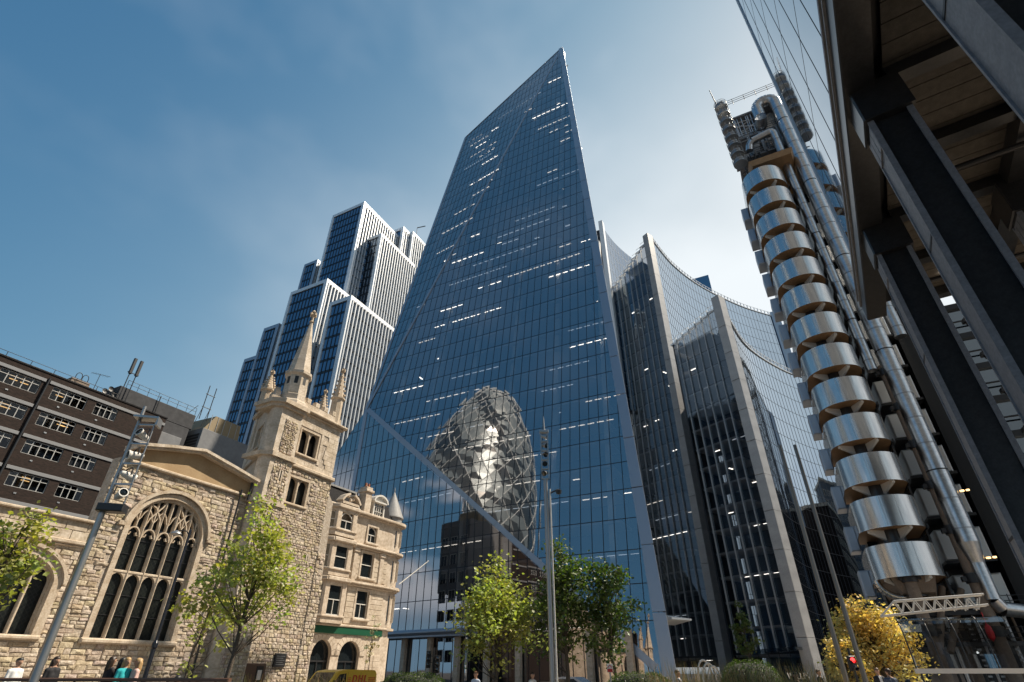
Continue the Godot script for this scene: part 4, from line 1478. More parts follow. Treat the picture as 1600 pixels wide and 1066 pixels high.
	hd = arch(ax0 - 0.36, ax1 + 0.36, 5.15, 6.66, 18)
	fr.mould(hd, 0.14, -0.1, 0.2)
	fr.bevel(Vector3(ax0 - 0.3, 2.9, -0.3), Vector3(ax1 + 0.3, 3.1, 0.16), 0.06)
	var win2 := put(b, "aisle_window", fr, M.carved)
	var aw4 := (ax1 - ax0) / 4.0
	for i in 4:
		var x0 := ax0 + aw4 * i
		var m := MB.new()
		if i:
			m.bevel(Vector3(x0 - 0.06, 3.1, -0.42), Vector3(x0 + 0.06, arch_y(x0, ax0, ax1, 5.2, 6.3), -0.2), 0.04)
			put(win2, "mullion", m, M.carved)
		var h2 := MB.new()
		var yy := arch_y(x0 + aw4 / 2, ax0, ax1, 5.2, 6.3)
		h2.mould(arch(x0 + 0.08, x0 + aw4 - 0.08, yy - 0.55, yy - 0.12, 10), 0.1, -0.42, -0.24)
		put(win2, "cusped_head", h2, M.carved)
		for piece in Geometry2D.intersect_polygons(PackedVector2Array([Vector2(x0, 3.1), Vector2(x0 + aw4, 3.1), Vector2(x0 + aw4, 7), Vector2(x0, 7)]), PackedVector2Array([Vector2(ax0, 3.1)] + aa + [Vector2(ax1, 3.1)])): leaded(win2, piece, -0.4)
	for k in 2:
		var x := -12.0
		while x < -3.7:
			var l := rng.randf_range(0.7, 1.15)
			var m := MB.new()
			var t := rng.randf_range(0.85, 1.06)
			m.col = Color(t, t * 0.98, t * 0.95)
			m.bevel(Vector3(x + 0.01, 7.06 + k * 0.42, -0.1), Vector3(minf(x + l, -3.6) - 0.01, 7.06 + k * 0.42 + 0.41, 0.02 + rng.randf() * 0.025), 0.02)
			put(b, "parapet_block", m, M.ashlar)
			x += l
	for k in [[6.86, 7.05, 0.16], [7.9, 8.04, 0.2], [6.76, 6.86, 0.08]]:
		var m := MB.new()
		m.bevel(Vector3(-18, k[0], -0.5), Vector3(-3.5, k[1], k[2]), 0.04)
		put(b, "string_course", m, M.carved)
	# tower
	var nd := Vector3(0.434, 0, -0.901)
	var body := MB.new()
	var pts := []
	for p in [Vector3(5.6, 0, -0.9), Vector3(11.15, 0, -0.9), Vector3(11.15, 0, -0.35) + nd * 5.2, Vector3(5.5, 0, -0.4) + nd * 4.2]: pts.append(p)
	for i in 4:
		var p: Vector3 = pts[i]
		var q: Vector3 = pts[(i + 1) % 4]
		body.quad(p, q, q + Vector3(0, 18.6, 0), p + Vector3(0, 18.6, 0))
	body.quad(pts[0] + Vector3(0, 18.6, 0), pts[1] + Vector3(0, 18.6, 0), pts[2] + Vector3(0, 18.6, 0), pts[3] + Vector3(0, 18.6, 0))
	put(b, "tower_body", body, M.ashlar)
	var tw := MB.new()
	wall_holes(tw, 6.5, 11.2, 0, 18.4, -0.5, 0, [[7.32, 9.16, 11.7, 13.5], [7.4, 9.26, 15.25, 17.1]])
	put(b, "tower_wall", tw, M.mortar)
	two_light(b, I, 7.32, 9.16, 11.7, 13.5, false)
	two_light(b, I, 7.4, 9.26, 15.25, 17.1, true)
	var tower_skip := func(x, y): return x > 7.1 and x < 9.4 and y > 11.4 and y < 13.75
	rubble(fx, 6.5, 11.25, 0.1, 14.1, 0.0, Vector2(0.12, 0.24), Vector2(0.16, 0.46), Vector2(0.03, 0.10), stones, I, tower_skip)
	# dressed courses of the belfry
	var y := 14.42
	while y < 18.1:
		var x := 6.7
		while x < 11.15:
			var l := rng.randf_range(0.6, 1.1)
			var e := minf(x + l, 11.22)
			if not (e > 7.2 and x < 9.45 and y + 0.36 > 15.05 and y < 17.25):
				var m := MB.new()
				var t := rng.randf_range(0.92, 1.06)
				m.col = Color(t, t * 0.985, t * 0.96)
				m.bevel(Vector3(x + 0.004, y + 0.004, -0.1), Vector3(e - 0.004, y + 0.356, 0.045), 0.008)
				put(b, "belfry_block", m, M.ashlar)
			x += l
		y += 0.36
	for s in [[7.0, 7.24], [9.42, 9.66]]:
		var m := MB.new()
		m.bevel(Vector3(s[0], 14.9, 0), Vector3(s[1], 17.3, 0.05), 0.01)
		put(b, "belfry_block", m, M.ashlar)
	# shaded north side of the belfry with its louvred opening
	var nfx := Transform3D(Basis(-nd, Vector3.UP, -nd.cross(Vector3.UP)), Vector3(4.7, 0, -0.2))
	two_light(b, nfx, -2.9, -1.35, 15.2, 16.95, true)
	var ns := MB.new()
	ns.X = nfx
	wall_holes(ns, -4.5, 0.1, 0, 18.6, -0.55, 0, [[-2.9, -1.35, 15.2, 16.95]])
	ns.bevel(Vector3(-4.5, 14.1, -0.1), Vector3(0.2, 14.4, 0.2), 0.05)
	ns.bevel(Vector3(-4.6, 18.25, -0.1), Vector3(0.2, 18.6, 0.35), 0.08)
	ns.bevel(Vector3(-4.45, 0, -0.3), Vector3(-3.85, 18.2, 0.16), 0.04)
	put(b, "tower_string", ns, M.ashlar)
	for k in [[14.12, 14.4, 0.22], [18.2, 18.38, 0.2], [18.38, 18.58, 0.42]]:
		var m := MB.new()
		m.bevel(Vector3(6.6, k[0], -0.5), Vector3(11.2 + k[2], k[1], k[2]), 0.06)
		put(b, "tower_string", m, M.carved)
	var pp := MB.new()
	pp.span(Vector3(7.0, 18.58, -0.35), Vector3(11.1, 19.15, 0.02))
	for i in 4: pp.bevel(Vector3(7.3 + i * 0.9, 19.15, -0.35), Vector3(7.75 + i * 0.9, 19.55, 0.04), 0.04)
	put(b, "battlements", pp, M.ashlar)
	pp = MB.new()
	pp.X = nfx
	pp.span(Vector3(-4.3, 18.6, -0.3), Vector3(0, 19.1, 0.05))
	for i in 4: pp.bevel(Vector3(-4.2 + i * 1.1, 19.1, -0.3), Vector3(-3.65 + i * 1.1, 19.5, 0.06), 0.04)
	put(b, "battlements", pp, M.ashlar)
	# corner buttress strip low down on the right
	var bt := MB.new()
	bt.hexa([Vector3(11.15, 0, -0.9), Vector3(12.3, 0, -0.9), Vector3(11.75, 12.6, -0.9), Vector3(11.15, 13.2, -0.9), Vector3(11.15, 0, 0.06), Vector3(12.3, 0, 0.06), Vector3(11.75, 12.6, 0.06), Vector3(11.15, 13.2, 0.06)])
	put(b, "buttress", bt, M.mortar)
	rubble(fx, 11.15, 12.1, 0.1, 9.0, 0.06, Vector2(0.18, 0.3), Vector2(0.25, 0.5), Vector2(0.04, 0.12), stones, I, func(x, y): return x > 12.25 - y * 0.045)
	# stair turret
	var tpl := PackedVector2Array([Vector2(4.62, -0.25), Vector2(4.5, 0.3), Vector2(4.85, 0.75), Vector2(6.7, 0.75), Vector2(6.95, -0.2)])
	var tur := MB.new()
	for i in 4:
		var p := tpl[i]
		var q := tpl[i + 1]
		tur.quad(Vector3(p.x, 0, p.y), Vector3(q.x, 0, q.y), Vector3(q.x, 17.9, q.y), Vector3(p.x, 17.9, p.y))
	put(b, "stair_turret", tur, M.ashlar)
	rubble(fx, 4.95, 6.65, 0.2, 11.0, 0.75, Vector2(0.14, 0.26), Vector2(0.16, 0.42), Vector2(0.04, 0.11), stones, I, func(x, yy): return absf(x - 5.6) < 0.16 and absf(yy - 10.2) < 0.4)
	rubble(fx, 5.2, 6.5, 11.2, 14.0, 0.75, Vector2(0.12, 0.22), Vector2(0.12, 0.3), Vector2(0.04, 0.12), stones, I, func(x, yy): return absf(x - 5.9) < 0.14 and absf(yy - 13.0) < 0.35)
	rubble(fx, 5.3, 6.45, 14.5, 16.9, 0.75, Vector2(0.10, 0.18), Vector2(0.10, 0.24), Vector2(0.04, 0.13), stones, I, func(_x, _y): return false)
	for p in [[5.6, 10.2, 0.76], [5.9, 13.0, 0.76], [7.6, 5.2, 0.01], [10.3, 8.4, 0.01], [4.9, 4.3, 0.76]]:
		var s := MB.new()
		s.mould([Vector2(p[0] - 0.1, p[1] - 0.33), Vector2(p[0] - 0.1, p[1] + 0.33), Vector2(p[0] + 0.1, p[1] + 0.33), Vector2(p[0] + 0.1, p[1] - 0.33)], 0.09, p[2] - 0.1, p[2] + 0.06)
		var o := put(b, "slit_window", s, M.ashlar)
		var d := MB.new()
		d.span(Vector3(p[0] - 0.07, p[1] - 0.3, p[2] - 0.1), Vector3(p[0] + 0.07, p[1] + 0.3, p[2] + 0.012))
		put(o, "slit_opening", d, M.black)
	for k in [[10.95, 11.2, 0.14], [14.05, 14.35, 0.2], [17.6, 17.85, 0.2], [17.85, 18.15, 0.38]]:
		var m := MB.new()
		var e: float = k[2]
		var ring := PackedVector2Array([Vector2(4.5 - e, 1.5), Vector2(4.45 - e, -0.25 - e * 0.3), Vector2(4.85 - e * 0.5, -0.75 - e), Vector2(6.7 + e * 0.5, -0.75 - e), Vector2(6.95 + e, 0.2)])
		m.X = Transform3D(Basis(Vector3.RIGHT, Vector3(0, 0, -1), Vector3.UP), Vector3.ZERO)
		m.prism(ring, k[0], k[1])
		put(b, "turret_string", m, M.carved)
	var oc := Vector3(6.05, 0, 0)
	var stg := MB.new()
	stg.lathe([Vector2(1.12, 18.15), Vector2(1.05, 18.45), Vector2(0.92, 18.6), Vector2(0.92, 19.0), Vector2(0.86, 19.05), Vector2(0.84, 20.55), Vector2(1.02, 20.72), Vector2(1.02, 20.92), Vector2(0.86, 20.98)], oc, 8, true, PI / 8, TAU + PI / 8)
	var sg := put(b, "turret_lantern", stg, M.ashlar)
	for a in [0.0, PI / 4, -PI / 4, -PI / 2]:
		var d := MB.new()
		d.X = Transform3D(Basis(Vector3.UP, a), oc)
		for yy in [[19.15, 19.72], [19.86, 20.45]]: d.span(Vector3(-0.13, yy[0], 0.5), Vector3(0.13, yy[1], 0.785))
		put(sg, "lantern_opening", d, M.black)
	var sp := MB.new()
	sp.lathe([Vector2(0.86, 20.98), Vector2(0.10, 25.75)], oc, 8, true, PI / 8, TAU + PI / 8)
	var spire := put(b, "spire", sp, M.ashlar)
	var fin := MB.new()
	fin.lathe([Vector2(0.10, 25.7), Vector2(0.2, 25.78), Vector2(0.1, 25.9), Vector2(0.09, 26.3), Vector2(0.24, 26.45), Vector2(0.08, 26.6), Vector2(0.2, 26.75), Vector2(0.0, 27.0)], oc, 8)
	for a in 4: fin.box(oc + Vector3(cos(a * PI / 2) * 0.22, 26.5, sin(a * PI / 2) * 0.22), Vector3(0.16, 0.2, 0.16))
	put(spire, "finial", fin, M.carved)
	pinnacle(b, Vector3(4.6, 0, -0.2) + nd * 3.1, 18.4, 20.2, 22.1, 0.42)
	pinnacle(b, Vector3(10.65, 0, -0.35), 18.4, 20.9, 23.9, 0.45)
	pinnacle(b, Vector3(11.1, 0, -0.35) + nd * 5.2, 18.4, 21.9, 24.2, 0.40)
	deal(b, "rubble_stone", "rubble_stones_small", stones, M.stone)
	# down pipe, plaque, notice board
	var dp := MB.new()
	dp.tube(Vector3(3.75, 0, 0.25), Vector3(3.75, 11.5, 0.25), 0.06, 0.06, 8)
	dp.tube(Vector3(4.3, 11.0, 0.3), Vector3(4.3, 12.4, 0.3), 0.07, 0.07, 8)
	put(b, "drain_pipe", dp, M.iron)
	var pq := MB.new()
	pq.bevel(Vector3(9.2, 2.0, 0.0), Vector3(10.1, 2.75, 0.16), 0.03)
	var plq := put(b, "plaque", pq, M.iron)
	for i in 5:
		var l := MB.new()
		l.span(Vector3(9.3, 2.14 + i * 0.11, 0.15), Vector3(9.95 - (i % 2) * 0.12, 2.17 + i * 0.11, 0.163))
		put(plq, "plaque_line", l, M.galv)
	var nb := MB.new()
	nb.bevel(Vector3(7.2, 0.6, 0.0), Vector3(8.7, 2.2, 0.12), 0.04)
	var board := put(b, "notice_board", nb, mat(lin(0.09, 0.05, 0.03), 0.6))
	nb = MB.new()
	nb.span(Vector3(8.0, 1.1, 0.1), Vector3(8.5, 2.05, 0.14))
	put(board, "board_panel", nb, M.black)
	nb = MB.new()
	nb.span(Vector3(8.1, 1.35, 0.13), Vector3(8.4, 1.85, 0.147))
	put(board, "notice_paper", nb, M.white_paint)

func sash(b: Node3D, fx: Transform3D, x0: float, x1: float, y0: float, y1: float, round_top: bool, split: bool) -> void:
	var m := MB.new()
	m.X = fx
	var spring := y1 - (x1 - x0) * 0.5 if round_top else y1
	var head: Array = arch(x0, x1, spring, y1, 12, 2.0, 2.0) if round_top else [Vector2(x0, y1), Vector2(x1, y1)]
	var path := [Vector2(x0, y0)] + head + [Vector2(x1, y0)]
	m.mould(path, 0.09, -0.22, -0.12)
	m.span(Vector3(x0, lerpf(y0, y1, 0.52) - 0.035, -0.2), Vector3(x1, lerpf(y0, y1, 0.52) + 0.035, -0.1))
	m.span(Vector3(x0, y0, -0.22), Vector3(x1, y0 + 0.1, -0.08))
	if split: m.span(Vector3((x0 + x1) / 2 - 0.03, y0, -0.2), Vector3((x0 + x1) / 2 + 0.03, lerpf(y0, y1, 0.52), -0.11))
	var o := put(b, "window", m, M.white_paint)
	for k in 2:
		var lo := lerpf(y0, y1, 0.52 * k)
		var hi := lerpf(y0, y1, 0.52) if k == 0 else y1
		var poly := PackedVector2Array([Vector2(x0, lo), Vector2(x1, lo), Vector2(x1, hi), Vector2(x0, hi)])
		if k == 1 and round_top: poly = PackedVector2Array([Vector2(x0, lo)] + [Vector2(x1, lo)] + arch(x0, x1, spring, y1, 12, 2.0, 2.0).duplicate())
		if k == 1 and round_top:
			var hd := arch(x0, x1, spring, y1, 12, 2.0, 2.0)
			hd.reverse()
			poly = PackedVector2Array([Vector2(x0, lo), Vector2(x1, lo)] + hd)
		var g := MB.new()
		g.X = fx
		g.prism(poly, -0.2, -0.17)
		put(o, "pane", g, M.dark_glass)

func corner_house() -> void:
	var fx := Transform3D(Basis(dir(30), Vector3.UP, dir(120)), f(-11.7, 0, 60))
	var b := thing("corner_house", "cream stone Victorian corner building with slate mansard roof, bay and cone turret", "building", fx)
	var I := Transform3D()
	var flo := [[5.35, 8.7], [9.1, 12.0], [12.5, 15.0]]
	var wins := [[-5.95, -4.3, 6.0, 8.35], [-5.95, -4.3, 9.5, 11.75], [-5.6, -4.35, 12.75, 14.25]]
	var w := MB.new()
	var ha := [[-10.2, -8.0], [-7.05, -4.55]]
	wall_holes(w, -12.2, -1.0, 0, 3.0, -0.5, 0, [[-10.2, -8.0, 0, 3.0], [-7.05, -4.55, 0, 3.0]])
	var xs := [-12.2, -10.2, -8.0, -7.05, -4.55, -1.0]
	for k in 3: w.span(Vector3(xs[k * 2], 3.0, -0.5), Vector3(xs[k * 2 + 1], 4.5, 0))
	for h in ha:
		var ar := arch(h[0], h[1], 3.0, 4.15, 14, 2.0, 2.0)
		var tp := []
		for q in ar: tp.append(Vector2(q.x, 4.5))
		w.strip(ar, tp, -0.5, 0)
	wall_holes(w, -12.2, -1.0, 4.5, 15.0, -0.5, 0, wins)
	w.span(Vector3(-12.2, 0, -9), Vector3(-1.2, 15.0, -0.7))
	put(b, "wall", w, M.cream)
	# rusticated courses beside the windows
	for s in [[-7.2, -6.15], [-4.1, -2.3]]:
		for fl in 2:
			var y: float = flo[fl][0] + 0.15
			while y < flo[fl][1] - 0.3:
				var m := MB.new()
				var t := rng.randf_range(0.9, 1.05)
				m.col = Color(t, t, t * 0.98)
				m.bevel(Vector3(s[0], y + 0.012, -0.1), Vector3(s[1], y + 0.43, 0.06), 0.02)
				put(b, "wall_block", m, M.cream)
				y += 0.45
	for i in 12:
		for k in 6:
			var x := -11.9 + i * 0.92
			if x > -2: break
			var m := MB.new()
			if (x + 0.9 > -10.3 and x < -7.9) or (x + 0.9 > -7.15 and x < -4.45): continue
			m.bevel(Vector3(x + 0.012, 0.1 + k * 0.5, -0.1), Vector3(x + 0.9, 0.58 + k * 0.5, 0.05), 0.02)
			put(b, "wall_block", m, M.cream)
	# round-arched shop windows with wedge stones
	for h in ha:
		var o := MB.new()
		o.span(Vector3(h[0], 0, -0.45), Vector3(h[1], 4.2, -0.4))
		var g := put(b, "shop_window", o, M.dark_glass)
		var t := MB.new()
		t.span(Vector3(h[0], 2.5, -0.42), Vector3(h[1], 2.62, -0.3))
		t.span(Vector3((h[0] + h[1]) / 2 - 0.05, 0.4, -0.42), Vector3((h[0] + h[1]) / 2 + 0.05, 2.5, -0.32))
		t.mould([Vector2(h[0], 0.3)] + arch(h[0], h[1], 3.0, 4.15, 14, 2.0, 2.0) + [Vector2(h[1], 0.3)], 0.12, -0.42, -0.28)
		put(g, "shop_frame", t, M.iron)
		var c := Vector2((h[0] + h[1]) / 2, 3.0)
		for i in 11:
			var a0 := PI * i / 11 + 0.012
			var a1 := PI * (i + 1) / 11 - 0.012
			var r0: float = (h[1] - h[0]) / 2 + 0.02
			var r1 := r0 + 0.62
			var k := 1.15 / (r0 - 0.02)
			var m := MB.new()
			var tt := rng.randf_range(0.9, 1.05)
			m.col = Color(tt, tt, tt)
			m.strip([c + Vector2(cos(a1) * r0, sin(a1) * r0 * k), c + Vector2(cos(a0) * r0, sin(a0) * r0 * k)], [c + Vector2(cos(a1) * r1, minf(sin(a1) * r1 * k, 1.52)), c + Vector2(cos(a0) * r1, minf(sin(a0) * r1 * k, 1.52))], -0.1, 0.07)
			put(b, "arch_stone", m, M.cream)
	var sign_ := MB.new()
	sign_.bevel(Vector3(-11.9, 4.62, 0), Vector3(-2.0, 5.18, 0.2), 0.03)
	put(b, "green_fascia", sign_, mat(lin(0.012, 0.085, 0.045), 0.35))
	# cornices
	for k in [[5.2, 5.4, 0.28], [8.62, 8.8, 0.25], [8.8, 8.98, 0.5], [8.98, 9.06, 0.42], [12.0, 12.15, 0.25], [12.15, 12.35, 0.5], [15.0, 15.15, 0.2], [15.15, 15.4, 0.5]]:
		var m := MB.new()
		m.bevel(Vector3(-12.2, k[0], -0.3), Vector3(-1.4, k[1], k[2]), 0.05)
		m.lathe([Vector2(0.9, k[0]), Vector2(1.18 + k[2], k[0]), Vector2(1.18 + k[2], k[1]), Vector2(0.9, k[1])], Vector3(-1.15, 0, -1.15), 20)
		put(b, "cornice", m, M.cream)
	# the canted bay, three storeys
	var bay := [Vector2(-11.3, 0), Vector2(-10.6, 0.85), Vector2(-8.1, 0.85), Vector2(-7.4, 0)]
	for fl in 3:
		var y0: float = flo[fl][0]
		var y1: float = flo[fl][1]
		for s in 3:
			var p: Vector2 = bay[s]
			var q: Vector2 = bay[s + 1]
			var d := Vector3(q.x - p.x, 0, q.y - p.y)
			var L := d.length()
			d = d.normalized()
			var lf := Transform3D(Basis(d, Vector3.UP, d.cross(Vector3.UP)), Vector3(p.x, 0, p.y))
			var m := MB.new()
			m.X = lf
			var mg := 0.22 if s != 1 else 0.5
			wall_holes(m, 0, L, y0, y1, -0.25, 0, [[mg, L - mg, y0 + 0.6, y1 - 0.35]])
			put(b, "bay_wall", m, M.cream)
			sash(b, lf, mg, L - mg, y0 + 0.6, y1 - 0.35, fl == 2, s == 1 and fl != 1)
			var sl := MB.new()
			sl.X = lf
			sl.bevel(Vector3(-0.05, y0 + 0.45, -0.2), Vector3(L + 0.05, y0 + 0.6, 0.12), 0.03)
			sl.bevel(Vector3(-0.1, y1 - 0.05, -0.3), Vector3(L + 0.1, y1 + 0.3, 0.3 if fl < 2 else 0.2), 0.06)
			put(b, "bay_sill", sl, M.cream)
	for i in 3: sash(b, I, wins[i][0], wins[i][1], wins[i][2], wins[i][3], i == 2, i != 1)
	for i in 3:
		var m := MB.new()
		var k: Array = wins[i]
		m.mould([Vector2(k[0] - 0.1, k[2]), Vector2(k[0] - 0.1, k[3] + 0.1), Vector2(k[1] + 0.1, k[3] + 0.1), Vector2(k[1] + 0.1, k[2])], 0.24, -0.1, 0.10)
		m.bevel(Vector3(k[0] - 0.3, k[2] - 0.2, -0.2), Vector3(k[1] + 0.3, k[2], 0.24), 0.04)
		put(b, "window_surround", m, M.cream)
	# pilasters with capitals on the middle storey
	for x in [-6.85, -3.2]:
		var m := MB.new()
		m.bevel(Vector3(x - 0.28, 9.1, 0), Vector3(x + 0.28, 11.6, 0.16), 0.03)
		m.bevel(Vector3(x - 0.4, 11.6, 0), Vector3(x + 0.4, 11.98, 0.26), 0.06)
		put(b, "pilaster", m, M.cream)
	# corner turret
	var tc := Vector3(-1.15, 0, -1.15)
	var tr := MB.new()
	tr.lathe([Vector2(0.5, 4.6), Vector2(0.8, 5.0), Vector2(1.2, 5.35), Vector2(1.2, 15.0)], tc, 22)
	tr.lathe([Vector2(1.1, 0), Vector2(1.1, 4.6)], tc, 16)
	var tur := put(b, "corner_turret", tr, M.cream)
	for fl in 3:
		for a in [-0.35, 0.55, 1.35]:
			var m := MB.new()
			m.X = Transform3D(Basis(Vector3.UP, a), tc)
			m.span(Vector3(-0.22, flo[fl][0] + 0.7, 0.9), Vector3(0.22, flo[fl][1] - 0.4, 1.20))
			var g := put(tur, "turret_window", m, M.dark_glass)
			m = MB.new()
			m.X = Transform3D(Basis(Vector3.UP, a), tc)
			m.mould([Vector2(-0.26, flo[fl][0] + 0.6), Vector2(-0.26, flo[fl][1] - 0.35), Vector2(0.26, flo[fl][1] - 0.35), Vector2(0.26, flo[fl][0] + 0.6)], 0.12, 1.0, 1.28)
			put(tur, "turret_surround", m, M.cream)
	var cn := MB.new()
	cn.lathe([Vector2(1.15, 15.4), Vector2(1.15, 16.0), Vector2(1.3, 16.05), Vector2(1.28, 16.15), Vector2(0.05, 19.0), Vector2(0.07, 19.2), Vector2(0.0, 19.6)], tc + Vector3(0, 0, 0), 20)
	put(tur, "cone_roof", cn, M.lead)
	# mansard, dormer, chimney, broken pediment
	var mr := MB.new()
	mr.hexa([Vector3(-12, 15.4, -3), Vector3(-1.6, 15.4, -3), Vector3(-1.6, 17.3, -3), Vector3(-12, 17.3, -3), Vector3(-12, 15.4, -0.1), Vector3(-1.6, 15.4, -0.1), Vector3(-1.6, 17.1, -1.0), Vector3(-12, 17.3, -0.9)])
	put(b, "mansard_roof", mr, M.slate)
	for k in [-11.3, -7.2]:
		var m := MB.new()
		m.beam(Vector3(k, 15.4, 0.0), Vector3(k, 17.35, -0.85), 0.2, 0.12)
		put(b, "roof_roll", m, M.lead)
	var rr := MB.new()
	rr.span(Vector3(-12, 17.25, -1.2), Vector3(-7.0, 17.42, -0.75))
	put(b, "roof_ridge", rr, M.lead)
	var ch := MB.new()
	ch.bevel(Vector3(-6.75, 15.3, -0.8), Vector3(-5.85, 17.5, 0.15), 0.04)
	ch.bevel(Vector3(-6.9, 17.5, -0.95), Vector3(-5.7, 17.75, 0.3), 0.05)
	ch.bevel(Vector3(-6.75, 17.75, -0.8), Vector3(-5.85, 18.05, 0.15), 0.04)
	var chim := put(b, "chimney", ch, M.cream)
	for x in [-6.5, -6.1]:
		var m := MB.new()
		m.lathe([Vector2(0.14, 18.05), Vector2(0.11, 18.5)], Vector3(x, 0, -0.3), 10)
		put(chim, "chimney_pot", m, mat(lin(0.3, 0.12, 0.06), 0.8))
	var dm := MB.new()
	dm.mould([Vector2(-5.25, 15.4), Vector2(-5.25, 16.8), Vector2(-3.75, 16.8), Vector2(-3.75, 15.4)], 0.2, -1.4, 0.05)
	dm.mould(arch(-5.5, -3.5, 16.85, 17.55, 12, 2.0, 2.0), 0.18, -1.4, 0.3)
	dm.prism(PackedVector2Array(arch(-5.4, -3.6, 16.85, 17.5, 12, 2.0, 2.0)), -1.2, 0.0)
	dm.span(Vector3(-5.5, 16.78, -1.2), Vector3(-3.5, 16.92, 0.25))
	for x in [-4.8, -4.5, -4.2]: dm.span(Vector3(x - 0.025, 15.5, -0.1), Vector3(x + 0.025, 16.8, -0.02))
	for yy in [15.9, 16.35]: dm.span(Vector3(-5.2, yy, -0.1), Vector3(-3.8, yy + 0.05, -0.02))
	var dor := put(b, "dormer", dm, M.white_paint)
	var dg := MB.new()
	dg.span(Vector3(-5.2, 15.4, -0.16), Vector3(-3.8, 16.8, -0.1))
	put(dor, "pane", dg, M.dark_glass)
	var pd := MB.new()
	pd.span(Vector3(-10.4, 15.4, 0.2), Vector3(-8.2, 15.62, 1.0))
	pd.mould([Vector2(-10.5, 15.65), Vector2(-10.1, 16.15), Vector2(-9.6, 16.42)], 0.2, 0.2, 1.05)
	pd.mould([Vector2(-9.0, 16.42), Vector2(-8.5, 16.15), Vector2(-8.1, 15.65)], 0.2, 0.2, 1.05)
	for i in 7: pd.lathe([Vector2(0, -0.16), Vector2(0.15, -0.05), Vector2(0.13, 0.12), Vector2(0, 0.2)], Vector3(-9.3 + sin(i * 2.1) * 0.4, 15.85 + (i % 3) * 0.16, 0.8), 7)
	put(b, "carved_pediment", pd, M.cream)
	var rl := MB.new()
	for i in 16: rl.tube(Vector3(-8.0 + i * 0.14, 0, 0.35), Vector3(-8.0 + i * 0.14, 1.1, 0.35), 0.015, 0.015, 5)
	rl.span(Vector3(-8.1, 1.05, 0.33), Vector3(-4.4, 1.1, 0.37))
	put(b, "railings", rl, M.iron)
	var fp := MB.new()
	fp.tube(Vector3(-0.2, 9.5, 0.1), Vector3(3.4, 12.2, 0.8), 0.06, 0.045, 8)
	fp.lathe([Vector2(0, -0.08), Vector2(0.08, 0), Vector2(0, 0.08)], Vector3(3.4, 12.2, 0.8), 8)
	put(b, "flag_pole", fp, M.white_paint)

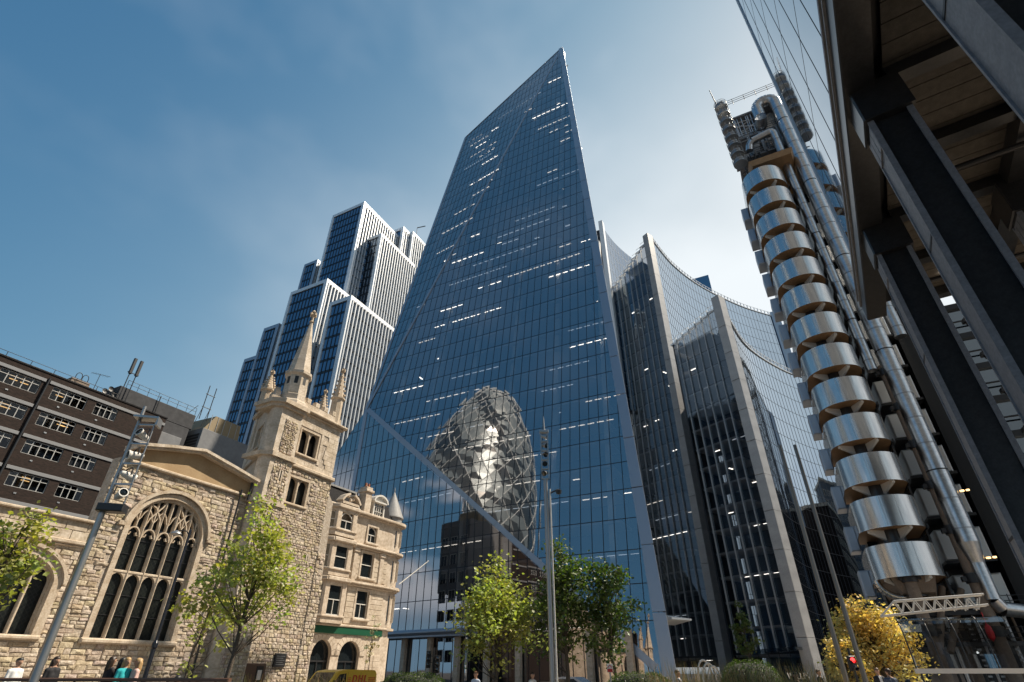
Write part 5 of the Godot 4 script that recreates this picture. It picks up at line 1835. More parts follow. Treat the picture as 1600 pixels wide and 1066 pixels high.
func brick_block() -> void:
	var K := 1.15
	var fx := Transform3D(Basis(dir(27.1), Vector3.UP, dir(117.1)), f(-51.75, 0, 51.75))
	var b := thing("brick_office_block", "dark brown brick office block with pale bands and white gridded windows", "office building", fx)
	var bands := [29.25, 26.2, 23.05, 19.65, 16.45, 13.3, 10.1]
	var holes := []
	for i in bands.size() - 1:
		var y: float = bands[i]
		for s in [[-16.4, -12.8], [-11.4, -8.9], [-7.9, -4.2], [-3.9, -0.15], [1.05, 4.65], [5.6, 8.15]]: holes.append([s[0], s[1], y - 1.86, y - 0.36])
	var w := MB.new()
	wall_holes(w, -20, 13.9, 0, 30.0, -0.4, 0, holes)
	w.span(Vector3(-20, 0, -14), Vector3(13.9, 29.7, -1.6))
	w.span(Vector3(13.5, 0, -1.6), Vector3(13.9, 29.8, -0.4)); w.span(Vector3(-20, 0, -1.6), Vector3(-19.6, 29.8, -0.4))
	w.span(Vector3(-20, 29.7, -14), Vector3(13.9, 30.0, -0.4))
	put(b, "wall", w, M.brick)
	for y in bands:
		var m := MB.new()
		m.bevel(Vector3(-20, y - 0.28, -0.1), Vector3(0.12, y + 0.08, 0.10), 0.02)
		put(b, "band", m, mat(lin(0.20, 0.205, 0.215), 0.7))
		m = MB.new()
		m.bevel(Vector3(0.5, y - 0.28, -0.1), Vector3(13.9, y + 0.08, 0.10), 0.02)
		put(b, "band", m, mat(lin(0.20, 0.205, 0.215), 0.7))
	var cp := MB.new()
	cp.span(Vector3(-20.1, 30.0, -0.5), Vector3(14.0, 30.14, 0.08))
	put(b, "coping", cp, M.slate)
	var dp := MB.new()
	dp.tube(Vector3(0.31, 0, 0.14), Vector3(0.31, 29.5, 0.14), 0.11, 0.11, 8)
	put(b, "drain_pipe", dp, M.iron)
	var r := RandomNumberGenerator.new()
	r.seed = 31
	for h in holes:
		if h[3] < 12 or h[1] < -8.5: continue
		var m := MB.new()
		var x0: float = h[0]
		var x1: float = h[1]
		var n := 5 if x1 - x0 > 3 else 4
		m.mould([Vector2(x0 + 0.03, h[2]), Vector2(x0 + 0.03, h[3] - 0.03), Vector2(x1 - 0.03, h[3] - 0.03), Vector2(x1 - 0.03, h[2])], 0.07, -0.22, -0.1)
		m.span(Vector3(x0, h[2], -0.22), Vector3(x1, h[2] + 0.06, -0.08))
		m.span(Vector3(x0, h[3] - 0.48, -0.2), Vector3(x1, h[3] - 0.42, -0.1))
		for i in range(1, n): m.span(Vector3(lerpf(x0, x1, float(i) / n) - 0.035, h[2], -0.2), Vector3(lerpf(x0, x1, float(i) / n) + 0.035, h[3], -0.1))
		var o := put(b, "window", m, mat(lin(0.42, 0.42, 0.41), 0.5))
		for i in n:
			for k in 2:
				var g := MB.new()
				var a := lerpf(x0, x1, float(i) / n)
				var e := lerpf(x0, x1, float(i + 1) / n)
				g.span(Vector3(a, h[2] if k == 0 else h[3] - 0.45, -0.18), Vector3(e, h[3] - 0.45 if k == 0 else h[3], -0.165))
				put(o, "pane", g, M.clear_dark)
		var rm := MB.new()
		rm.span(Vector3(x0 - 0.3, h[2] - 0.3, -1.55), Vector3(x1 + 0.3, h[3] + 0.2, -1.5))
		put(o, "room_back", rm, M.core)
		if x0 > 5 and h[3] > 22:
			var bl := MB.new()
			bl.span(Vector3(x0 + 0.05, h[2], -0.32), Vector3(x1 - 0.05, h[3] - 0.45, -0.28))
			put(o, "blind", bl, mat(lin(0.16, 0.18, 0.21), 0.8))
		elif r.randf() < 0.75:
			for q in 1 + r.randi() % 2:
				var cx := r.randf_range(x0 + 0.6, x1 - 0.6)
				for k in 2:
					var l := MB.new()
					l.box(Vector3(cx + k * 0.15, h[3] - 0.22 - k * 0.22, -0.7 - k * 0.35), Vector3(0.75, 0.05, 0.12))
					put(o, "ceiling_light", l, M.warm_lamp)
	for h in holes:
		if h[3] < 12: continue
		var m := MB.new()
		m.box(Vector3((h[0] + h[1]) / 2 - 0.6, h[2] - 0.55, 0.02), Vector3(0.24, 0.14, 0.06))
		put(b, "air_brick", m, M.galv)
	# roof: railing, ladder hoops, aerials
	var rl := MB.new()
	for k in 2: rl.tube(Vector3(-20, 30.5 + k * 0.5, -0.8), Vector3(8, 30.5 + k * 0.5, -0.8), 0.03, 0.03, 5)
	for i in 13: rl.tube(Vector3(-20 + i * 2.3, 30, -0.8), Vector3(-20 + i * 2.3, 31.0, -0.8), 0.035, 0.035, 5)
	put(b, "roof_railing", rl, M.iron)
	var bx := MB.new()
	bx.bevel(Vector3(2.5, 30, -2.4), Vector3(4.5, 31.0, -0.9), 0.05)
	put(b, "roof_tank", bx, M.concrete)
	for x in [2.9, 3.6]:
		var m := MB.new()
		var pts := []
		for i in 9: pts.append(Vector3(x + 0.32 - 0.32 * cos(PI * i / 8), 31.5 + 0.45 * sin(PI * i / 8), -1.2))
		m.pipe([Vector3(x, 30.9, -1.2)] + pts + [Vector3(x + 0.64, 30.9, -1.2)], 0.04, 6)
		put(b, "ladder_hoop", m, M.iron)
	var ae := MB.new()
	ae.tube(Vector3(5.3, 30, -1.6), Vector3(5.3, 32.9, -1.6), 0.04, 0.03, 6)
	ae.tube(Vector3(4.4, 32.7, -1.7), Vector3(6.4, 33.0, -1.5), 0.025, 0.025, 5)
	for i in 8: ae.tube(Vector3(4.5 + i * 0.25, 32.72 + i * 0.035, -2.0), Vector3(4.5 + i * 0.25, 32.72 + i * 0.035, -1.3), 0.015, 0.015, 4)
	put(b, "aerial", ae, M.iron)
	for k in 4:
		var m := MB.new()
		m.lathe([Vector2(0.0, -0.05), Vector2(0.3, 0.02), Vector2(0.34, 0.1)], Vector3(0, 0, 0), 12)
		m.X = Transform3D(Basis(), Vector3.ZERO)
		var d := MB.new()
		d.X = Transform3D(Basis(Vector3.RIGHT, PI * 0.45), Vector3(6.4 + k * 0.55, 31.0 + 0.5 * (k % 2), -1.3))
		d.lathe([Vector2(0.0, -0.05), Vector2(0.3, 0.02), Vector2(0.34, 0.1)], Vector3.ZERO, 12)
		d.tube(Vector3(0, 0, 0), Vector3(0, -0.1, 1.2), 0.03, 0.03, 5)
		put(b, "dish", d, M.iron)

func plant_blocks() -> void:
	var fx := Transform3D(Basis(dir(27.1), Vector3.UP, dir(117.1)), f(-51.75, 0, 51.75))
	var b := thing("grey_plant_building", "grey rendered rooftop block with tank, railings and aerials above the church gable", "building", fx)
	var g := tri_mat(tint_tex(lin(0.045, 0.046, 0.05), lin(0.075, 0.076, 0.082), 0.01, 0.05, 203), 0.1, 0.85)
	var g2 := tri_mat(tint_tex(lin(0.165, 0.168, 0.175), lin(0.21, 0.213, 0.22), 0.008, 0.06, 213), 0.1, 0.8)
	var m := MB.new()
	m.bevel(Vector3(7.7, 30.2, -9), Vector3(18.1, 32.3, -1.0), 0.06)
	m.bevel(Vector3(13.2, 22, -9), Vector3(17.8, 30.2, -1.0), 0.06)
	put(b, "grey_block", m, g)
	m = MB.new()
	m.bevel(Vector3(13.0, 20, -2), Vector3(16.9, 28.4, -0.4), 0.05)
	put(b, "pale_block", m, g2)
	m = MB.new()
	m.bevel(Vector3(18.9, 16, -9), Vector3(28.0, 30.6, 0.2), 0.05)
	put(b, "pale_block", m, g2)
	for row in 7:
		for i in 3:
			var l := MB.new()
			l.X = Transform3D(Basis(Vector3(0, 0, -1), Vector3.UP, Vector3(1, 0, 0)), Vector3(28.0, 3.5 + row * 3.6, -0.6 - i * 2.9))
			l.mould([Vector2(0, 0), Vector2(0, 2.1), Vector2(2.0, 2.1), Vector2(2.0, 0)], 0.16, -0.1, 0.08)
			l.span(Vector3(0.97, 0, -0.05), Vector3(1.03, 2.1, 0.06))
			var o := put(b, "window", l, M.white_paint)
			var g3 := MB.new()
			g3.X = l.X
			g3.span(Vector3(0, 0, -0.1), Vector3(2.0, 2.1, 0.015))
			put(o, "pane", g3, M.dark_glass)
	for i in 8:
		var l := MB.new()
		l.span(Vector3(18.84, 26.4 + i * 0.45, -3.2), Vector3(18.9, 26.7 + i * 0.45, -0.2))
		put(b, "louvre", l, M.iron)
	m = MB.new()
	m.hexa([Vector3(19.3, 30.7, -7), Vector3(25.0, 30.7, -7), Vector3(24.7, 33.6, -7), Vector3(21.0, 33.6, -7), Vector3(19.3, 30.7, -0.4), Vector3(25.0, 30.7, -0.4), Vector3(24.8, 33.1, -0.4), Vector3(20.6, 33.1, -0.4)])
	var tank := put(b, "roof_tank", m, mat(lin(0.25, 0.19, 0.11), 0.7))
	for i in 5:
		var l := MB.new()
		l.span(Vector3(20.0 + i * 1.05, 30.7, -0.4), Vector3(20.06 + i * 1.05, 33.1, -0.34))
		put(tank, "tank_seam", l, M.galv)
	m = MB.new()
	for k in 2: m.tube(Vector3(8.4, 32.9 + k * 0.5, -1.2), Vector3(18.0, 32.9 + k * 0.5, -1.2), 0.03, 0.03, 5)
	for i in 8: m.tube(Vector3(8.4 + i * 1.37, 32.3, -1.2), Vector3(8.4 + i * 1.37, 33.4, -1.2), 0.03, 0.03, 5)
	m.tube(Vector3(17.0, 32.3, -1.2), Vector3(18.0, 33.9, -1.2), 0.04, 0.04, 5)
	put(b, "roof_railing", m, M.iron)
	m = MB.new()
	for x in [7.9, 8.7]:
		m.tube(Vector3(x, 30, -0.7), Vector3(x, 34.3, -0.7), 0.06, 0.06, 6)
		m.bevel(Vector3(x - 0.17, 34.0, -0.8), Vector3(x + 0.17, 36.2, -0.5), 0.04)
	m.beam(Vector3(7.6, 34.2, -0.7), Vector3(9.0, 34.2, -0.7), 0.08, 0.08)
	put(b, "phone_mast", m, M.iron)
	m = MB.new()
	m.tube(Vector3(12.6, 28, -0.8), Vector3(12.6, 32.9, -0.8), 0.06, 0.06, 6)
	put(b, "vent_pipe", m, M.iron)
	m = MB.new()
	for x in [19.2, 20.3]: m.tube(Vector3(x, 32.5, -2), Vector3(x, 37.4 + x * 0.02, -2), 0.06, 0.06, 6)
	for y in [34.4, 36.4]: m.tube(Vector3(19.0, y, -2), Vector3(20.5, y, -2), 0.05, 0.05, 6)
	for x in [19.2, 20.3]: m.tube(Vector3(x, 34.4, -2), Vector3(x - 0.5, 31.5, -2), 0.04, 0.04, 5)
	put(b, "aerial_frame", m, M.iron)

# ---------- trees and planting
func leaf_mesh(l: float) -> ArrayMesh: # a folded, lobed blade
	var m := MB.new()
	var o := [Vector3(0, 0, 0), Vector3(0.30, 0.08, 0.22), Vector3(0.48, 0.06, 0.52), Vector3(0.24, 0.03, 0.66), Vector3(0, 0, 1.0)]
	for s in [-1.0, 1.0]:
		for i in range(1, 4):
			var a: Vector3 = o[i] * Vector3(s, 1, 1) * l
			var b: Vector3 = o[i + 1] * Vector3(s, 1, 1) * l
			if s > 0: m.tri(Vector3.ZERO, b, a)
			else: m.tri(Vector3.ZERO, a, b)
	return m.mesh()

func leaf_mat(c: Color, back: Color) -> StandardMaterial3D:
	var m := mat(c, 0.45, 0.0, 0.5)
	m.backlight_enabled = true
	m.backlight = back
	m.cull_mode = BaseMaterial3D.CULL_DISABLED
	return m

func scatter(parent: Node, called: String, mesh: Mesh, xf: Array, cols: Array, m: Material) -> MultiMeshInstance3D:
	var mm := MultiMesh.new()
	mm.transform_format = MultiMesh.TRANSFORM_3D
	mm.use_colors = true
	mm.mesh = mesh
	mm.instance_count = xf.size()
	for i in xf.size():
		mm.set_instance_transform(i, xf[i])
		mm.set_instance_color(i, cols[i])
	var o := MultiMeshInstance3D.new()
	o.name = numbered(parent, called)
	o.multimesh = mm
	o.material_override = m
	o.set_meta("kind", "stuff")
	parent.add_child(o, true)
	return o

func tree(called: String, label: String, at: Vector3, h: float, base: float, rad: float, n_clump: int, per: int, leaf: float, lm: Material, sd: int, group := "", lean := 0.0, trunk_r := 0.07) -> void:
	var r := RandomNumberGenerator.new()
	r.seed = sd
	var t := thing(called, label, "tree", Transform3D(Basis(), at), group)
	var tm := MB.new()
	var p := Vector3.ZERO
	var spine := [p]
	for i in 9:
		p += Vector3(r.randfn(0, 0.035) * h / 6 + lean * 0.1, h * 0.94 / 9, r.randfn(0, 0.035) * h / 6)
		spine.append(p)
	for i in 9: tm.tube(spine[i], spine[i + 1], trunk_r * (1 - i / 10.5), trunk_r * (1 - (i + 1) / 10.5), 10, false)
	put(t, "trunk", tm, M.bark)
	var limbs := MB.new()
	var xf := []
	var cols := []
	var cy := (base + h) * 0.5
	var ry := (h - base) * 0.5
	var ends := []
	for c in n_clump:
		var d := Vector3(r.randfn(0, 1), r.randfn(0, 1), r.randfn(0, 1)).normalized()
		var k := pow(r.randf(), 0.42)
		var wob := 0.78 + 0.3 * sin(d.x * 4.0 + sd) * cos(d.z * 5.0 + d.y * 3.0 + sd) + r.randf() * 0.22
		var q := Vector3(d.x * rad * k * wob, cy + d.y * ry * k * minf(wob + 0.08, 1.05), d.z * rad * k * wob)
		# fuller below the middle, tapering to the top
		var up := (q.y - base) / (h - base)
		var tap := clampf(1.22 - 0.62 * up, 0.3, 1.05)
		q.x = q.x * tap + spine[mini(int(q.y / h * 9), 9)].x
		q.z = q.z * tap + spine[mini(int(q.y / h * 9), 9)].z
		var si := clampi(int((q.y - Vector2(q.x, q.z).length() * 0.55) / h * 9), 2, 8)
		var s: Vector3 = spine[si]
		var mid := s.lerp(q, 0.55) + Vector3(0, -0.06 * rad, 0)
		if c % 2 == 0 or n_clump < 60:
			limbs.tube(s, mid, trunk_r * 0.30, trunk_r * 0.17, 6, false)
			limbs.tube(mid, q, trunk_r * 0.17, trunk_r * 0.06, 5, false)
		ends.append(q)
		var tone := r.randf_range(0.85, 1.45)
		var warm := r.randf_range(-0.12, 0.22)
		for i in per:
			var o := q + Vector3(r.randfn(0, 1), r.randfn(0, 0.72), r.randfn(0, 1)) * rad * 0.145
			var yaw := r.randf() * TAU
			var bs := Basis(Vector3.UP, yaw) * Basis(Vector3.RIGHT, r.randfn(0.45, 0.5)) * Basis(Vector3.BACK, r.randfn(0, 0.5))
			xf.append(Transform3D(bs.scaled(Vector3.ONE * r.randf_range(0.65, 1.25)), o))
			var k2 := tone * r.randf_range(0.8, 1.2)
			cols.append(Color(k2 * (1.0 + warm), k2, k2 * (1.0 - warm * 0.5)))
	put(t, "limbs", limbs, M.bark)
	scatter(t, "foliage", leaf_mesh(leaf), xf, cols, lm)

func hedge(label: String, at: Vector3, rx: float, h: float, rz: float, sd: int, lm: Material) -> void:
	var r := RandomNumberGenerator.new()
	r.seed = sd
	var t := thing("clipped_shrub", label, "shrub", Transform3D(Basis(), at), "clipped shrubs in the planters")
	var m := MB.new()
	var prof := []
	for i in 9:
		var a := PI / 2 * i / 8
		prof.append(Vector2(pow(cos(a), 0.55) * 0.94 if i < 8 else 0.0, sin(a) * 0.95))
	m.X = Transform3D(Basis().scaled(Vector3(rx, h, rz)), Vector3.ZERO)
	m.lathe(prof, Vector3.ZERO, 20)
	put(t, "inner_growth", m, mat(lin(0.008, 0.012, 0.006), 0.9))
	var xf := []
	var cols := []
	for i in int(5200 * rx):
		var a := r.randf() * TAU
		var e := asin(r.randf())
		var q := Vector3(pow(cos(e), 0.55) * cos(a) * rx, sin(e) * h, pow(cos(e), 0.55) * sin(a) * rz) * r.randf_range(0.94, 1.03)
		var bs := Basis(Vector3(r.randfn(0, 1), r.randfn(0, 1), r.randfn(0, 1)).normalized(), r.randf() * TAU)
		xf.append(Transform3D(bs.scaled(Vector3.ONE * r.randf_range(0.6, 1.2)), q))
		var k := r.randf_range(0.6, 1.2)
		cols.append(Color(k, k, k * 0.8))
	scatter(t, "foliage", leaf_mesh(0.05), xf, cols, lm)

func grass_bed(label: String, at: Vector3, w: float, d: float, h: float, n: int, sd: int) -> void:
	var r := RandomNumberGenerator.new()
	r.seed = sd
	var blade := MB.new()
	for i in 4:
		var a := Vector3(0.02 * i * i * 0.3, i / 4.0, 0)
		var b := Vector3(0.02 * (i + 1) * (i + 1) * 0.3, (i + 1) / 4.0, 0)
		var wa := 0.006 * (1 - i / 4.5)
		var wb := 0.006 * (1 - (i + 1) / 4.5)
		blade.quad(a + Vector3(0, 0, -wa), a + Vector3(0, 0, wa), b + Vector3(0, 0, wb), b + Vector3(0, 0, -wb))
	var xf := []
	var cols := []
	for i in n:
		var q := at + Vector3(r.randf_range(-w, w), 0, r.randf_range(-d, d))
		var bs := Basis(Vector3.UP, r.randf() * TAU) * Basis(Vector3.RIGHT, r.randfn(0, 0.22))
		xf.append(Transform3D(bs.scaled(Vector3(2.4, h * r.randf_range(0.6, 1.1), 2.4)), q))
		var k := r.randf()
		cols.append(Color(0.30, 0.17, 0.05).lerp(Color(0.42, 0.30, 0.13), r.randf()) if k < 0.55 else Color(0.10, 0.14, 0.03).lerp(Color(0.22, 0.22, 0.07), r.randf()))
	var o := scatter(self, "tall_grass", blade.mesh(), xf, cols, leaf_mat(Color(1, 1, 1), Color(0.5, 0.5, 0.5)))
	o.set_meta("label", label)
	o.set_meta("category", "grass")

func planting() -> void:
	var lm_sun := leaf_mat(lin(0.34, 0.37, 0.13), Color(0.95, 1.0, 0.55))
	var lm_dark := leaf_mat(lin(0.10, 0.135, 0.045), Color(0.75, 0.9, 0.35))
	var lm_gold := leaf_mat(lin(0.60, 0.54, 0.25), Color(1.0, 0.95, 0.6))
	var lm_pale := leaf_mat(lin(0.42, 0.42, 0.30), Color(0.8, 0.8, 0.6))
	tree("street_tree", "slim light green tree with straight trunk in front of the church tower", f(-7.9, 0, 17.3), 6.75, 2.2, 1.45, 70, 48, 0.125, lm_sun, 21, "", 0.15, 0.085)
	tree("street_tree", "thin leaning sapling with sparse leaves beside the church drain pipe", f(-9.9, 0, 18.8), 5.0, 1.8, 1.0, 16, 26, 0.15, lm_sun, 22, "", 0.3, 0.05)
	tree("street_tree", "leafy branches of a tree cut by the left edge before the aisle window", f(-13.55, 0, 15.0), 5.9, 2.4, 1.35, 50, 32, 0.15, lm_sun, 23, "", 0.0, 0.09)
	tree("plaza_tree", "yellow green broad tree left of the middle mast", f(-0.75, 0, 30), 6.7, 1.9, 2.35, 110, 50, 0.17, lm_sun, 24, "", 0.0, 0.11)
	tree("plaza_tree", "dark green tallest tree around the middle mast", f(2.75, 0, 31), 7.9, 1.9, 2.2, 110, 50, 0.17, lm_dark, 25, "", 0.0, 0.12)
	tree("plaza_tree", "dark green tree with a thin leading shoot right of the middle mast", f(5.15, 0, 30.5), 7.3, 1.8, 1.75, 80, 48, 0.17, lm_dark, 26, "", 0.0, 0.11)
	tree("plaza_tree", "slender columnar young tree before the crescent tower front", f(15.4, 0, 40), 6.0, 1.6, 0.85, 30, 34, 0.18, lm_dark, 27, "", 0.0, 0.06)
	tree("street_tree", "wide golden leaved tree behind the glass canopy", f(22.8, 0, 38.5), 6.0, 1.2, 2.7, 120, 60, 0.2, lm_gold, 28, "", 0.0, 0.2)
	tree("street_tree", "small golden leaved tree beside the two stainless poles", f(19.9, 0, 37.0), 3.9, 0.9, 1.3, 40, 46, 0.18, lm_gold, 30, "", 0.0, 0.1)
	tree("street_tree", "bare white flowering sapling in front of the corner house", f(-10.4, 0, 45), 5.6, 2.0, 0.55, 20, 12, 0.16, lm_pale, 29, "", 0.0, 0.045)
	hedge("round clipped dark shrub in front of the glass entrance hall", f(-3.85, 0.3, 24.5), 1.55, 1.42, 1.2, 41, lm_dark)
	hedge("low clipped shrub beside the small red sign", f(4.95, 0.3, 24.5), 1.5, 1.44, 1.2, 42, lm_dark)
	hedge("tallest clipped dome shrub among the tall grass", f(9.75, 0.3, 25.5), 1.35, 1.85, 1.2, 43, lm_dark)
	grass_bed("straw coloured tall grass between the dome shrub and the low shrub", f(8.6, 0.3, 23), 3.4, 0.9, 1.75, 1500, 51)
	grass_bed("green and straw tall grass at the foot of the delivery van", f(-7.8, 0.3, 24), 2.6, 0.7, 1.3, 700, 52)
	for k in [["long pale stone planter holding grass and the dome shrub", 7.4, 24.3, 10.0], ["short pale stone planter holding the round dark shrub", -5.2, 24.3, 8.2]]:
		var t := thing("planter", k[0], "planter", Transform3D(Basis(), f(k[1], 0, k[2])))
		var m := MB.new()
		var w: float = k[3]
		m.bevel(Vector3(-w / 2, 0, -1.9), Vector3(w / 2, 0.45, 1.9), 0.04)
		put(t, "stone_rim", m, M.concrete)
		m = MB.new()
		m.span(Vector3(-w / 2 + 0.2, 0.4, -1.7), Vector3(w / 2 - 0.2, 0.49, 1.7))
		put(t, "soil", m, mat(lin(0.03, 0.022, 0.015), 0.95))

# ---------- posts, lamps, signs
func furniture() -> void:
	# tall floodlight mast at the left
	var t := thing("floodlight_mast", "tall pale steel mast with four floodlights in front of the church window", "lamp post", Transform3D(Basis(Vector3.UP, 0.25), f(-12.2, 0, 16)))
	var m := MB.new()
	m.tube(Vector3(0, 0, 0), Vector3(0, 6.0, 0), 0.105, 0.085, 16)
	m.tube(Vector3(0, 6.0, 0), Vector3(0, 9.2, 0), 0.06, 0.05, 12)
	put(t, "pole", m, M.galv)
	m = MB.new()
	m.tube(Vector3(0.52, 5.9, 0.1), Vector3(0.52, 8.6, 0.1), 0.025, 0.025, 8)
	for y in [5.95, 6.6, 7.25, 7.9, 8.55]: m.beam(Vector3(0, y, 0), Vector3(0.55, y, 0.1), 0.07, 0.05)
	m.mould([Vector2(-0.1, 8.75), Vector2(0.62, 8.75), Vector2(0.62, 8.5)], 0.07, -0.1, 0.3)
	m.beam(Vector3(-0.1, 8.75, 0.25), Vector3(0.62, 8.75, 0.25), 0.06, 0.06)
	put(t, "lamp_frame", m, M.galv)
	m = MB.new()
	m.bevel(Vector3(-0.12, 5.75, -0.12), Vector3(0.6, 5.98, 0.25), 0.03)
	put(t, "junction_box", m, M.iron)
	for k in [[6.25, 0.7, -0.5], [6.85, 2.4, 0.4], [7.5, -0.9, 0.3], [8.15, -0.5, -0.7]]:
		var fm := MB.new()
		fm.X = Transform3D(Basis(Vector3.UP, k[1]) * Basis(Vector3.RIGHT, PI / 2 + k[2] * 0.5), Vector3(0.33, k[0], 0.12))
		fm.lathe([Vector2(0, -0.24), Vector2(0.06, -0.22), Vector2(0.10, -0.1), Vector2(0.12, 0.16), Vector2(0.14, 0.17), Vector2(0.14, 0.22), Vector2(0.11, 0.22)], Vector3.ZERO, 14)
		var fl := put(t, "floodlight", fm, M.white_paint)
		var gm := MB.new()
		gm.X = fm.X
		gm.lathe([Vector2(0.12, 0.19), Vector2(0, 0.2)], Vector3.ZERO, 14)
		put(fl, "lens", gm, M.dark_glass)
		var yk := MB.new()
		yk.X = Transform3D(Basis(Vector3.UP, k[1]), Vector3(0.33, k[0], 0.12))
		yk.mould([Vector2(-0.17, 0), Vector2(-0.17, 0.22), Vector2(0.17, 0.22), Vector2(0.17, 0)], 0.03, -0.02, 0.02)
		put(fl, "yoke", yk, M.iron)
	# mast in the middle
	t = thing("floodlight_mast", "slim mast with a stack of floodlights rising from the middle trees", "lamp post", Transform3D(Basis(Vector3.UP, -0.1), f(1.68, 0, 26)))
	m = MB.new()
	m.tube(Vector3(0, 0, 0), Vector3(0, 9.9, 0), 0.115, 0.10, 16)
	m.tube(Vector3(0, 12.4, 0), Vector3(0, 13.3, 0), 0.07, 0.02, 8)
	put(t, "pole", m, M.galv)
	m = MB.new()
	m.tube(Vector3(0.19, 0, 0.02), Vector3(0.19, 9.4, 0.02), 0.045, 0.045, 10)
	put(t, "cable_pole", m, M.white_paint)
	m = MB.new()
	for x in [-0.17, 0.17]: m.span(Vector3(x - 0.03, 9.9, -0.06), Vector3(x + 0.03, 12.4, 0.06))
	for i in 6: m.span(Vector3(-0.2, 9.9 + i * 0.49, -0.08), Vector3(0.2, 9.96 + i * 0.49, 0.08))
	m.bevel(Vector3(-0.24, 12.36, -0.1), Vector3(0.24, 12.5, 0.12), 0.02)
	put(t, "lamp_frame", m, M.galv)
	for i in 5:
		var fm := MB.new()
		fm.X = Transform3D(Basis(Vector3.UP, -0.5 + i * 0.5) * Basis(Vector3.RIGHT, PI / 2 + 0.35), Vector3(0, 10.2 + i * 0.49, 0.03))
		fm.lathe([Vector2(0, -0.18), Vector2(0.08, -0.14), Vector2(0.13, 0.1), Vector2(0.14, 0.14)], Vector3.ZERO, 12)
		var fl := put(t, "floodlight", fm, M.galv)
		var gm := MB.new()
		gm.X = fm.X
		gm.lathe([Vector2(0.13, 0.11), Vector2(0, 0.12)], Vector3.ZERO, 12)
		put(fl, "lens", gm, M.dark_glass)
	m = MB.new()
	m.tube(Vector3(0.2, 9.2, 0), Vector3(0.62, 9.35, 0.1), 0.04, 0.04, 8)
	m.lathe([Vector2(0, -0.16), Vector2(0.13, -0.1), Vector2(0.15, 0.05), Vector2(0.0, 0.12)], Vector3(0.62, 9.25, 0.1), 10)
	put(t, "camera_arm", m, M.iron)
	# slim black lamp post in front of the great window
	t = thing("black_lamp_post", "slender black lamp post with small lantern arm before the great church window", "lamp post", Transform3D(Basis(), f(-14.1, 0, 24)))
	m = MB.new()
	m.lathe([Vector2(0.16, 0), Vector2(0.15, 0.25), Vector2(0.09, 0.35), Vector2(0.085, 2.5), Vector2(0.11, 2.55), Vector2(0.11, 2.7), Vector2(0.06, 2.8), Vector2(0.05, 7.0), Vector2(0, 7.05)], Vector3.ZERO, 14)
	put(t, "pole", m, mat(lin(0.012, 0.014, 0.022), 0.22))
	m = MB.new()
	m.pipe([Vector3(0, 6.8, 0), Vector3(-0.12, 6.95, 0.05), Vector3(-0.35, 6.97, 0.1), Vector3(-0.5, 6.92, 0.12)], 0.025, 8)
	put(t, "arm", m, M.iron)
	m = MB.new()
	m.lathe([Vector2(0.05, -0.10), Vector2(0.24, -0.04), Vector2(0.2, 0.02), Vector2(0.06, 0.10), Vector2(0, 0.12)], Vector3(-0.52, 6.86, 0.12), 16)
	put(t, "lantern", m, M.galv)
	# two stainless poles at the right
	var p0 := thing("steel_pole", "left of two tall stainless poles before the crescent tower's mirrored side", "pole", Transform3D(Basis(), f(17.6, 0, 33)), "pair of stainless poles")
	m = MB.new()
	m.tube(Vector3.ZERO, Vector3(0, 14.4, 0), 0.14, 0.10, 18)
	put(p0, "shaft", m, M.pole)
	m = MB.new()
	m.tube(Vector3(0, 0, 0), Vector3(0, 0.5, 0), 0.36, 0.3, 18)
	put(p0, "base_collar", m, M.galv)
	copy(p0, "right of two tall stainless poles before the crescent tower's mirrored side", Transform3D(Basis(), f(18.6, 0, 33)))
	# traffic lights
	signal_("traffic light with two black heads before the glass entrance hall", f(-5.75, 0, 45), [[-0.35, 0.15, 0], [0.32, -0.15, -0.9]], 3.3)
	signal_("pedestrian signal with lit red figure near the steel poles", f(16.8, 0, 30.5), [[0.0, 0.0, 0.3]], 2.75, true)
	# small red and white plate
	t = thing("street_sign", "small white and red plate sign on a post above the low shrub", "sign", Transform3D(Basis(), f(3.78, 0, 24)))
	m = MB.new()
	m.tube(Vector3.ZERO, Vector3(0, 1.95, 0), 0.03, 0.03, 8)
	put(t, "post", m, M.galv)
	m = MB.new()
	m.bevel(Vector3(-0.11, 1.72, 0.03), Vector3(0.11, 2.0, 0.05), 0.005)
	var pl := put(t, "plate", m, M.white_paint)
	m = MB.new()
	m.span(Vector3(-0.10, 1.73, 0.04), Vector3(0.10, 1.84, 0.054))
	m.mould([Vector2(-0.08, 1.88), Vector2(0, 1.96), Vector2(0.08, 1.88)], 0.03, 0.04, 0.054)
	put(pl, "red_marking", m, mat(lin(0.5, 0.03, 0.03), 0.5))
	# steel hoop frame
	t = thing("hoop_frame", "arched white tubular frame standing beside the dome shrub", "cycle stand", Transform3D(Basis(Vector3.UP, 0.3), f(9.6, 0, 31)))
	for k in 3:
		m = MB.new()
		var pts := []
		for i in 13: pts.append(Vector3(-0.4 + 0.4 * (1 - cos(PI * i / 12)) + k * 0.12, 1.5 + 0.75 * sin(PI * i / 12) - k * 0.13, k * 0.2))
		m.pipe([Vector3(-0.4 + k * 0.12, 0, k * 0.2)] + pts + [Vector3(0.4 + k * 0.12, 0, k * 0.2)], 0.045, 8)
		put(t, "hoop", m, M.white_paint)
	# timber topped rail along the raised walk at the left
	t = thing("terrace_rail", "brown timber topped rail low in the left corner before the church", "railing", Transform3D(Basis(Vector3.UP, -0.12), f(-11.6, 0, 17.4)))
	m = MB.new()
	m.bevel(Vector3(-6.5, 1.50, -0.10), Vector3(4.0, 1.585, 0.06), 0.02)
	put(t, "hand_rail", m, mat(lin(0.11, 0.055, 0.035), 0.5))
